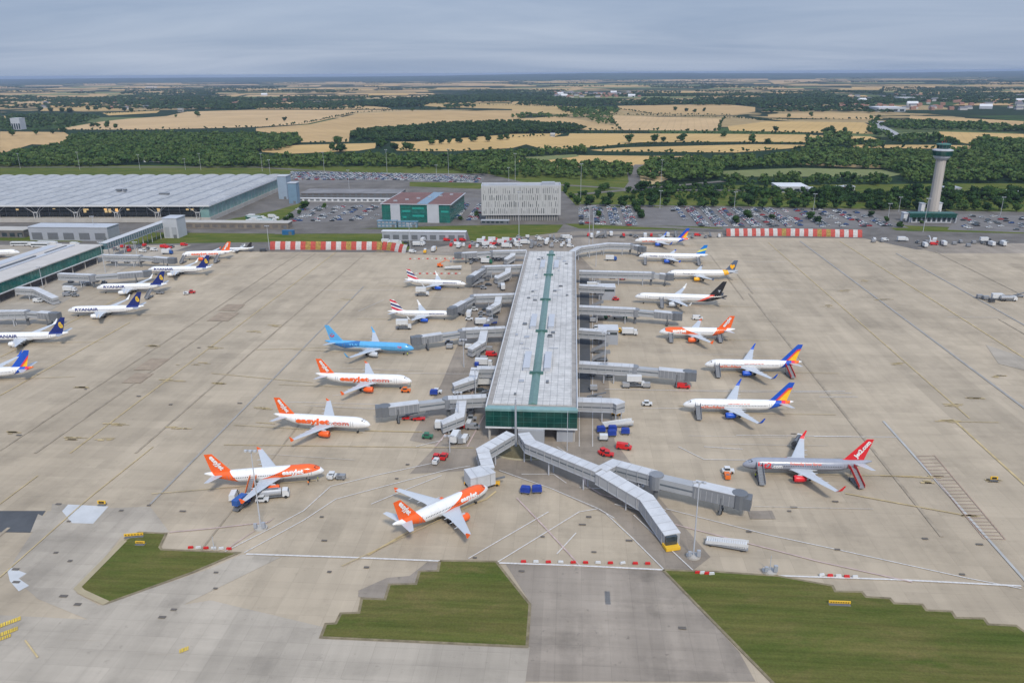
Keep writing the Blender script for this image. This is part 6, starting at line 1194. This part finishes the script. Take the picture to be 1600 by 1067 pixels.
mast('tall grey mast rising before the green glass end', 806, 700, 624, 0, r=.5, col=M_grey); mast('thin bent post before the green glass end, east side', 886, 706, 642, 0, r=.15)
mast('short slim mast on the grass edge, eastern', 1202, 896, 868, 0, block=True, r=.14); mast('short slim mast by the barriers of the western grass', 335, 861, 838, 0, r=.14)
for lab, x, y, t in (('tall lamp mast between hotel and pier roof', 811, 392, 300), ('eastern mast of the pair beside the pier far corner', 926, 389, 322), ('western mast of the pair beside the pier far corner', 920, 389, 322), ('slim white mast at the far east walkway', 931, 418, 386), ('slim mast beside the southern east stub', 944, 596, 520), ('slim mast in the yard corner west of the pier', 717, 672, 612), ('slim mast west of the drooping ramp', 725, 575, 530),
   ('lamp mast at the west yard corner by red machines', 703, 708, 680), ('slim mast beside the blue plane bridge tip', 743, 618, 577), ('lamp mast before the striped fence west end', 421, 391, 353), ('lamp mast at the striped fence east end', 641, 393, 350), ('lamp mast beside the cropped pier far corner', 165, 427, 378), ('lamp mast among the cropped pier bridges', 217, 417, 378), ('lamp mast against the cropped pier glass', 68, 452, 417),
   ('lamp mast in front of the grey shed', 150, 374, 338), ('slim mast by the tower base', 1442, 364, 310), ('slim mast beside the glass end west', 769, 500, 478), ('tall slim mast beside the east orange plane bridge', 943, 600, 566)): mast(lab, x, y, t, 3, r=.22)
for i, (x, y, t) in enumerate([(32,264,240),(125,266,238),(219,266,242),(290,266,248),(314,266,240),(410,268,240),(507,272,238),(605,272,234),(701,275,233),(682,277,258),(795,284,262),(805,284,240),(907,318,256),(1033,285,250),(1031,327,298),(1147,328,300),(1270,336,303),(1404,332,308),(1563,336,308),(424,290,250),(546,300,266),(1387,345,318)]):
    mast(['slender road lamp mast standing behind the domed terminal roof','slender road lamp mast beside the far car park','slender road lamp mast along the eastern tree belt'][0 if x < 415 else 1 if x < 810 else 2], x, y, t, 2, ['road lamp masts behind the terminal', 'road lamp masts by the far car park', 'road lamp masts along the eastern belt'][0 if x < 415 else 1 if x < 810 else 2], r=.2)
# ================================================================ parked cars
def car_mesh(nm, m):
    b = MB(); side_prof(b, [(-2.1, .3), (2.1, .3), (2.15, .75), (1.1, .92), (-2.05, .97)], 1.75, 0); side_prof(b, [(1.1, .9), (.45, 1.42), (-1.3, 1.42), (-1.9, .95)], 1.6, 1, taper=[1, .82, .82, 1]); b.box((-.42, 0, 1.44), (1.55, 1.26, .06), 0)
    for x in (-1.35, 1.35):
        for s in (-1, 1): b.tube((x, s*.8-.1, .32), (x, s*.8+.1, .32), .32, n=8, m=2)
    return b
CC = [('white', VC['white'], 26), ('silver', mat('car_silver', (.40, .41, .43), .3, .05), 24), ('dark grey', mat('car_grey', (.10, .11, .12), .3, .05), 16), ('black', mat('car_black', (.02, .02, .025), .25, .05), 16), ('blue', mat('car_blue', (.03, .08, .25), .3, .05), 9), ('red', mat('car_red', (.42, .02, .02), .3, .05), 9)]
CM = {}; 
slots = []
def lot(where, poly, fill, seed, pitch=16.5, gap=2.7):
    rs = random.Random(seed); q = P(poly); lo = [min(p.dot(a) for p in q) for a in (V, U)]; hi = [max(p.dot(a) for p in q) for a in (V, U)]
    pl = [(p.dot(V), p.dot(U)) for p in q]
    def inside(x, y):
        c = False; n = len(pl)
        for i in range(n):
            (x0, y0), (x1, y1) = pl[i], pl[i-1]
            if (y0 > y) != (y1 > y) and x < (x1-x0)*(y-y0)/(y1-y0)+x0: c = not c
        return c
    v = lo[0]+2
    while v < hi[0]:
        f = fill*rs.uniform(.55, 1.35)
        for dv in (0, 5.0):
            u = lo[1]+1
            while u < hi[1]:
                if rs.random() < f and inside(v+dv, u): p = V*(v+dv+rs.uniform(-.2, .2))+U*(u+rs.uniform(-.15, .15)); slots.append((p.length, p, where, rs.choice([0, math.pi])+rs.uniform(-.04, .04), rs.random()))
                u += gap
        v += pitch
lot('in the open car park beside the white hotel', [(905,324),(990,325),(1000,354),(905,352)], .85, 31, 13); lot('in the striped long car park beyond the eastern plane tails', [(1045,326),(1210,328),(1240,356),(1085,355)], .85, 32, 14)
lot('in the sparser car park west of the control tower', [(1215,328),(1350,330),(1412,356),(1250,356)], .4, 33); lot('in the car park east of the control tower', [(1500,338),(1600,341),(1600,361),(1500,358)], .3, 34)
lot('in the narrow car park before the glass office', [(470,325),(596,323),(588,345),(440,349)], .38, 35); lot('in the wide car park far behind the terminal corner', [(455,270),(600,272),(750,277),(750,287),(600,282),(455,282)], .95, 36, 10); lot('in the small lot between office and hotel', [(722,318),(750,318),(750,345),(705,345)], .6, 37)
slots.sort(key=lambda s: s[0]); tot = sum(c[2] for c in CC)
rest = {c[0]: MB() for c in CC}
def pick(t):
    a = 0
    for c in CC:
        a += c[2]/tot
        if t <= a: return c
    return CC[-1]
restmb = MB(); proto = car_mesh('car', None); pv = np.array(proto.v)
REST_SHOW = 0
for i, (d_, p, where, ang, t) in enumerate(slots):
    nm, m, _ = pick(t); zz = ZA+.10
    if i < 285:
        if nm not in CM: o = car_mesh(nm, m).build('parked_car', [m, M_dglass, M_blk]); CM[nm] = o
        else: o = CM[nm].copy(); COL.objects.link(o)
        o.location = (p.x, p.y, zz); o.rotation_euler = (0, 0, -AZ+ang); lab = '%s car %s' % (nm, where); tag(o, lab, 'car', lab)
    else:
        ci = [c[0] for c in CC].index(nm); a = -AZ+ang; ca, sa = math.cos(a), math.sin(a); k = len(restmb.v)
        for x, y, z in proto.v: restmb.v.append((p.x+x*ca-y*sa, p.y+x*sa+y*ca, zz+z))
        for f, mi in zip(proto.f, proto.m): restmb.f.append(tuple(j+k for j in f)); restmb.m.append(ci if mi == 0 else 5+mi)
o = restmb.build('parked_cars', [c[1] for c in CC]+[M_dglass, M_blk]); tag(o, 'mass of further parked cars filling the car parks farther from the apron', 'cars', None, 'stuff')
print('cars', len(slots))
# ================================================================ trees
def mat_leaf(name, c0, c1, c2):
    m, t, b, co = newmat(name, .85, .15); g = nd(t, 'ShaderNodeNewGeometry'); oi = nd(t, 'ShaderNodeObjectInfo')
    n = noise(t, g.outputs['Position'], 1/11, 3, .7); k = math_(t, 'ADD', n, math_(t, 'MULTIPLY', oi.outputs['Random'], .2))
    an = nd(t, 'ShaderNodeAttribute'); an.attribute_name = 'tone'; k = math_(t, 'ADD', k, math_(t, 'MULTIPLY', an.outputs['Fac'], .26)); c = colour_ramp(t, k, [(.47, c0), (.68, c1), (.92, c2)]); f = maprange(t, noise(t, g.outputs['Position'], .9, 2), .3, .7, .62, 1.4)
    s = nd(t, 'ShaderNodeVectorMath', operation='SCALE'); t.links.new(c, s.inputs[0]); t.links.new(f, s.inputs['Scale']); t.links.new(s.outputs[0], b.inputs['Base Color']); return m
M_leaf = mat_leaf('broadleaf_foliage', (.014, .038, .012, 1), (.036, .078, .018, 1), (.082, .125, .034, 1)); M_leafd = mat_leaf('dark_wood_foliage', (.010, .029, .013, 1), (.022, .052, .017, 1), (.05, .085, .027, 1)); M_bark = mat('bark', (.10, .075, .05), .95, .3, 1)
def ico():
    p = (1+5**.5)/2; v = [(-1, p, 0), (1, p, 0), (-1, -p, 0), (1, -p, 0), (0, -1, p), (0, 1, p), (0, -1, -p), (0, 1, -p), (p, 0, -1), (p, 0, 1), (-p, 0, -1), (-p, 0, 1)]
    f = [(0, 11, 5), (0, 5, 1), (0, 1, 7), (0, 7, 10), (0, 10, 11), (1, 5, 9), (5, 11, 4), (11, 10, 2), (10, 7, 6), (7, 1, 8), (3, 9, 4), (3, 4, 2), (3, 2, 6), (3, 6, 8), (3, 8, 9), (4, 9, 5), (2, 4, 11), (6, 2, 10), (8, 6, 7), (9, 8, 1)]
    v = np.array(v, float); v /= np.linalg.norm(v[0]); return v, np.array(f)
IV, IF = ico()
def crown(seed, R, Hc, z0, leaves, lsz, lumps=7):
    """triangles of a crown: dark inner lumps and many leaf clumps over them"""
    rs = np.random.RandomState(seed); Vs = []; Fs = []; k = 0; cen = []
    for i in range(lumps):
        a = rs.rand()*6.28; r = R*(.15+.5*rs.rand()); z = z0+Hc*(.22+.56*rs.rand()); s = R*(.36+.26*rs.rand()); c = np.array([r*math.cos(a), r*math.sin(a), z]); sc = np.array([s, s, s*.8*Hc/(1.6*R)])
        cen.append((c, sc)); v = IV*(1+.22*rs.randn(12, 1))*sc*.86+c; Vs.append(v); Fs.append(IF+k); k += 12
    for i in range(leaves):
        c, sc = cen[rs.randint(len(cen))]; d = rs.randn(3); d[2] = abs(d[2])*.8-.15; d /= np.linalg.norm(d); p = c+d*sc*(.85+.35*rs.rand()); n = d+rs.randn(3)*.6; n /= np.linalg.norm(n); u = np.cross(n, rs.randn(3)); u /= np.linalg.norm(u); w = np.cross(n, u); s = lsz*(.6+.8*rs.rand())
        v = np.array([p+u*s, p+w*s*.8, p-u*s*.9, p-w*s]); Vs.append(v); Fs.append(np.array([[0, 1, 2], [0, 2, 3]])+k); k += 4
    return np.vstack(Vs), np.vstack(Fs)
def trimesh(name, V_, F_, m, parent=None):
    me = bpy.data.meshes.new(name); n = len(F_); me.vertices.add(len(V_)); me.vertices.foreach_set('co', V_.astype(np.float32).ravel()); me.loops.add(n*3); me.loops.foreach_set('vertex_index', F_.astype(np.int32).ravel()); me.polygons.add(n); me.polygons.foreach_set('loop_start', np.arange(0, n*3, 3, dtype=np.int32)); me.polygons.foreach_set('loop_total', np.full(n, 3, dtype=np.int32)); me.update(calc_edges=True); me.materials.append(m)
    o = bpy.data.objects.new(name, me); COL.objects.link(o)
    if parent: o.parent = parent
    return o
TP = []
for i in range(6):
    R = 4.4+.5*(i % 3); Hc = 8.5+i % 2*1.5; Vc, Fc = crown(40+i, R*1.2, Hc, .9, 260, .75, 10); r = empty('tree'); c = trimesh('crown', Vc, Fc, M_leaf, r)
    b = MB(); b.tube((0, 0, 0), (.1, 0, 4.5), .35, .22, n=7); b.tube((.1, 0, 4.0), (1.6, .6, 7), .16, .06, n=5); b.tube((.1, 0, 3.6), (-1.3, -.9, 6.6), .15, .06, n=5); b.tube((.1, 0, 4.4), (0, .5, 8), .18, .05, n=5); t_ = sub(r, 'trunk', b, M_bark); TP.append((r, c, t_)); 
tused = set(); ti = [0]
def tree(px, py, s, label, group=None, world=None, sz=1.0):
    i = ti[0] % 6; ti[0] += 1; r, c, t_ = TP[i]
    if i in tused:
        r2 = r.copy(); COL.objects.link(r2)
        for ch in (c, t_): q = ch.copy(); COL.objects.link(q); q.parent = r2
        r = r2
    tused.add(i); p = at(px, py); r.location = (p.x, p.y, ZA-.05); r.scale = (s, s, s*sz); r.rotation_euler = (0, 0, rnd()*6.28); tag(r, label, 'tree', group)
    if not group and 'group' in r: del r['group']
rs = random.Random(77)
x = 900
while x < 1600:
    tree(x+rs.uniform(-4, 4), 321.5+(x-900)*.014+rs.uniform(-1.5, 1.5), rs.uniform(.8, 1.15), 'round tree in the planted row between eastern car parks and hedges', 'roadside trees of the eastern row'); x += rs.uniform(19, 27)
for k in range(75): x = rs.uniform(1000, 1600); y = rs.uniform(300, 314)+(x-1000)*.01; tree(x, y, rs.uniform(.7, 1.2), 'bushy tree in the loose belt behind the planted eastern row', 'trees of the eastern belt')
for k in range(40): x = rs.uniform(880, 1010); y = rs.uniform(296, 317); tree(x, y, rs.uniform(.45, .8), 'small tree on the grass verge north of the hotel car park', 'small verge trees by the hotel') if rs.random() < .45 else None
for k in range(14): t = rs.random(); tree(992+t*12+rs.uniform(-2, 2), 322+t*24, rs.uniform(.4, .65), 'shrubby tree in the strip dividing the hotel car park', 'divider trees of the hotel car park') if 0 else tree(990+t*14, 322+t*22, rs.uniform(.45, .6), 'shrubby tree in the green strip dividing the hotel car park', 'divider trees of the hotel car park')
for x, y, s, l in ((476, 329, .8, 'dark tree at the head of the green strip by the terminal car park'), (468, 336, .5, 'shrub in the green strip by the terminal car park, middle'), (455, 343, .55, 'shrub at the foot of the green strip by the terminal car park'), (447, 346, .45, 'lowest shrub of the green strip by the terminal car park'), (507, 327, .5, 'small tree behind the terminal car park'), (1150, 350, .7, 'tree inside the striped long car park, southern'), (1168, 343, .7, 'tree inside the striped long car park, northern'), (1265, 344, .75, 'dark tree inside the sparse car park, western'), (1278, 349, .6, 'dark tree inside the sparse car park, eastern'),
   (1206, 343, .5, 'small tree between striped and sparse car parks'), (745, 340, .5, 'green tree between office and hotel'), (720, 345, .4, 'small green tree beside the office corner'), (1360, 340, .5, 'shrub on the verge strip west of the tower, upper'), (1385, 348, .5, 'shrub on the verge strip west of the tower, middle'), (1405, 356, .5, 'shrub on the verge strip west of the tower, lower'), (1440, 350, .3, 'shrub before the tower base building'), (935, 340, .55, 'tree in the middle of the hotel car park'), (703, 346, .35, 'small dark shrub by the office side door')): tree(x, y, s, l)
for i, (x, y, s) in enumerate([(983,224,1.2),(1022,223,1.3),(1037,222,.8),(1064,221,1.3),(1175,224,1.2),(1199,226,.9),(445,190,.9),(417,189,.6),(482,160,.8),(644,174,1),(700,172,1.1),(687,173,1.2),(309,183,1.3),(275,184,.8),(145,199,1),(153,199,1),(168,200,1.3),(181,201,1),(57,211,1),(83,210,.9),(98,207,1.1),(100,205,1),(116,198,1),(107,200,.9),(93,199,1),(20,213,1.4),(527,226,1.3),(530,238,1.2),(520,236,1),(537,236,1),(617,236,1),(635,235,1.2),(640,236,1.1),(597,229,1.4),(594,232,1.3),(675,227,1.1),(690,226,.9),(702,225,.9),(717,224,1.1),(740,222,1.2),(762,222,1.2),(782,220,1),(792,219,.9),(1055,174,1.3),(1072,175,1),(1085,176,1),(1100,175,1),(1130,215,.9),(1267,183,1),(1212,207,1.1),(1233,184,.9),(1290,210,1.3),(1300,209,1.2),(1320,208,1),(64,175,1.4),(80,176,1.6),(97,176,1.4),(110,177,1.7),(138,173,1.4),(150,173,1.5),(170,173,1.3),(195,175,1.6),(205,176,1.3)]):
    tree(x, y, s*1.15, 'lone tree in the golden fields, %s' % ('east of the central wood' if x > 900 else 'around the central wood' if x > 500 else 'behind the terminal wood'), 'lone field trees %s' % ('east' if x > 900 else 'centre' if x > 500 else 'west'))
# woods, hedges, far woodland: uncountable masses
CV = [crown(100+i, 4.6, 8.5, 1.2, 34, 1.35, 5) for i in range(6)]; CS = [crown(200+i, 4.6, 8.5, .5, 8, 2.4, 3) for i in range(5)]
def mass(name, pts, m, var, label, smin, smax, seed):
    rs = np.random.RandomState(seed); Vs = []; Fs = []; k = 0; tn = []
    for p in pts:
        Vc, Fc = var[rs.randint(len(var))]; a = rs.rand()*6.28; s = smin*.75+(smax-smin*.75)*rs.rand()**1.3; R_m = np.array([[math.cos(a), -math.sin(a), 0], [math.sin(a), math.cos(a), 0], [0, 0, 1]])
        v = Vc@R_m.T*np.array([s, s, min(s, 1.12)*(.72+.5*rs.rand())])+np.array([p[0], p[1], p[2] if len(p) > 2 else .2]); Vs.append(v); Fs.append(Fc+k); k += len(v); tn.append(np.full(len(v), rs.rand(), np.float32))
    if not Vs: return
    o = trimesh(name, np.vstack(Vs), np.vstack(Fs), m); at_ = o.data.attributes.new('tone', 'FLOAT', 'POINT'); at_.data.foreach_set('value', np.concatenate(tn)); tag(o, label, 'trees', None, 'stuff'); return o
def fillpoly(poly, step, seed, dens=1.0):
    q = [(p.x, p.y) for p in P(poly)]; rs = np.random.RandomState(seed); x0, x1 = min(a[0] for a in q), max(a[0] for a in q); y0, y1 = min(a[1] for a in q), max(a[1] for a in q); out_ = []; n = len(q)
    xs = np.arange(x0, x1, step)
    for y in np.arange(y0, y1, step):
        for x in xs:
            if dens < 1 and rs.rand() > dens: continue
            a, b_ = x+(rs.rand()-.5)*step, y+(rs.rand()-.5)*step; c = False
            for i in range(n):
                (ax, ay), (bx, by) = q[i], q[i-1]
                if (ay > b_) != (by > b_) and a < (bx-ax)*(b_-ay)/(by-ay)+ax: c = not c
            if c: out_.append((a, b_))
    return out_
WOODS = [
 ('dense wood behind the domed terminal roof', [(-10,250),(20,245),(60,238),(96,231),(108,219),(125,214),(230,212.5),(320,213),(400,213.5),(462,215),(473,222),(458,231),(440,235),(400,238),(402,262),(330,264),(240,256),(150,262),(-10,262)], 9.5, 1.0, 1.0, 1.6),
 ('long dark wood in the middle of the golden fields', [(546,215),(551,209),(580,206),(640,201),(700,196),(800,193),(885,197),(915,203),(888,208),(800,210),(700,218),(650,221.5),(600,221),(560,221)], 10.5, 1.0, 1.1, 1.7),
 ('tree belt behind the far car park', [(400,252),(452,249),(560,246),(600,247),(700,247),(800,243),(850,239),(918,235),(918,241),(870,243),(805,250),(825,257),(900,259),(985,263),(986,277),(940,283),(870,279),(800,279),(745,276),(700,266),(560,262),(400,264)], 9.5, .9, .9, 1.4),
 ('broad wood on both sides of the control tower', [(998,273),(1002,264),(1020,256),(1060,254),(1200,251),(1262,238),(1330,239),(1420,242),(1500,240),(1600,234),(1700,236),(1700,288),(1600,288),(1500,286),(1410,288),(1408,275),(1378,266),(1250,262),(1180,264),(1130,268),(1120,283),(1060,287),(1000,281)], 9.5, 1.0, 1.0, 1.6),
 ('narrow copse south of the pale pasture', [(1128,281),(1200,279),(1385,281),(1390,291),(1128,292)], 9.5, .8, .8, 1.15),
 ('scrubby belt of bushes north of the eastern car parks', [(985,296),(1040,290),(1130,292),(1200,297),(1206,305),(1600,305),(1700,308),(1700,322),(1400,318),(1000,312)], 6.5, .62, .4, .8),
 ('hedge trees around the pasture east of the long wood', [(1262,222),(1380,224),(1378,232),(1262,233)], 12, .8, .8, 1.5),
 ('dark tree belt beyond the eastern golden field', [(1375,198),(1390,192),(1450,192),(1540,196),(1600,201),(1700,204),(1700,208),(1500,205),(1420,204),(1400,202)], 12, .9, 1.0, 1.6),
 ('wooded slope behind the eastern warehouses', [(1000,165),(1010,158),(1180,160),(1200,150),(1320,152),(1350,165),(1375,170),(1400,178),(1300,176),(1190,178),(1180,166),(1000,164)], 28, .6, 2.2, 3.4),
 ('far wood between the two largest golden fields', [(560,166),(565,160),(640,155),(800,157),(800,160),(670,162),(660,169),(615,169)], 22, .75, 1.8, 2.8),
 ('far wood beyond the terminal', [(0,168),(80,163),(95,157),(180,153),(290,151),(420,156),(438,164),(435,170),(300,171),(250,168),(180,166),(120,169),(0,172)], 26, .42, 1.8, 3.0),
 ('dark wood west of the warehouse road', [(0,186),(35,182),(60,181),(130,182),(160,186),(120,196),(60,202),(0,204)], 17, .7, 1.3, 2.1),
 ('hedgerow wood north of the village fields', [(870,170),(960,170),(965,176),(955,182),(905,182),(880,176)], 18, .8, 1.2, 2.0),
 ('hedgerow wood behind the central fields', [(800,181),(850,180),(880,182),(955,182),(958,196),(935,195),(910,185),(800,186)], 16, .55, 1, 1.7),
 ('wood between fields beside the pale road', [(1360,187),(1375,186),(1368,200),(1378,212),(1372,216),(1355,206)], 14, .8, 1, 1.5),
 ('dark copse among the eastern golden fields', [(1285,214),(1330,211),(1325,226),(1290,226)], 11, .9, 1.0, 1.7),
 ('tree line east of the pale road', [(1378,206),(1405,214),(1465,214),(1480,221),(1510,226),(1400,226),(1380,216)], 13, .7, 1, 1.6),
 ('trees at the eastern field corner', [(1520,225),(1545,218),(1560,224),(1600,222),(1700,222),(1700,236),(1530,240),(1515,232)], 10, .9, 1.0, 2.0),
]
for i, (lab, poly, step, dens, a, b_) in enumerate(WOODS): mass('woods', fillpoly(poly, step, 300+i, dens), M_leafd if i in (1, 8, 9, 10, 11) else M_leaf, CV if step < 11 else CS, lab, a, b_, 400+i)
HEDGES = [[(0,241),(98,229),(112,215)],[(400,200.5),(470,194.5),(556,177),(640,172.5),(700,172)],[(400,172),(560,172),(612,172)],[(800,209.5),(1000,209),(1270,210)],[(922,233.5),(975,229.5),(1040,224.5),(1170,226),(1260,226.5)],[(930,239),(1100,240.5),(1240,235),(1262,231)],[(1137,206),(1210,207.5),(1372,211)],[(1200,188),(1370,187)],[(955,180),(1130,184),(1200,189)],[(1123,205),(1127,190),(1133,186)],[(870,206),(960,204),(1120,206)],[(80,204),(240,204),(400,200)],[(590,236),(700,238),(800,235),(918,233)],[(588,224),(560,223),(475,224)],[(800,216),(860,213),(888,211)],[(1385,188),(1420,189),(1600,202)],[(1330,233),(1500,233)],[(965,171),(1020,179),(1145,181)],[(1210,209),(1262,210),(1262,230)],[(660,163),(800,165),(900,169)],[(0,180),(160,179),(250,173)],[(970,204),(960,194),(955,185)]]
hp = []
rs = np.random.RandomState(5)
for h_ in HEDGES:
    q = P(h_)
    for a, c in zip(q, q[1:]):
        n = int((c-a).length/7)
        for k in range(n):
            if rs.rand() < .18: continue
            p = a.lerp(c, (k+rs.rand())/n); hp.append((p.x+rs.randn()*1.5, p.y+rs.randn()*1.5))
mass('hedges', hp, M_leafd, CS, 'hedgerows dividing the golden fields', .35, .75, 6)
far = []
r2 = random.Random(99)
for i in range(250):
    y = 119.2+r2.random()**1.3*48; x = r2.uniform(-60, 1660); yy = y-(x-800)*ROLL
    if 172 < y: continue
    wpx = r2.uniform(15, 110)*(.5+(y-115)/30); n = int(wpx/(.9 if y > 135 else 1.2))
    for k in range(n):
        d_ = (.2+r2.random())*(y-117)*.05; p = at(x+r2.uniform(-.5, .5)*wpx, yy+r2.uniform(-.5, .5)*d_*2); far.append((p.x, p.y, .2))
mass('far_woodland', far, M_leafd, CS, 'distant woodland and hedges fading towards the horizon', 1.2, 2.4, 8)
print('far trees', len(far), 'objects', len(bpy.data.objects))
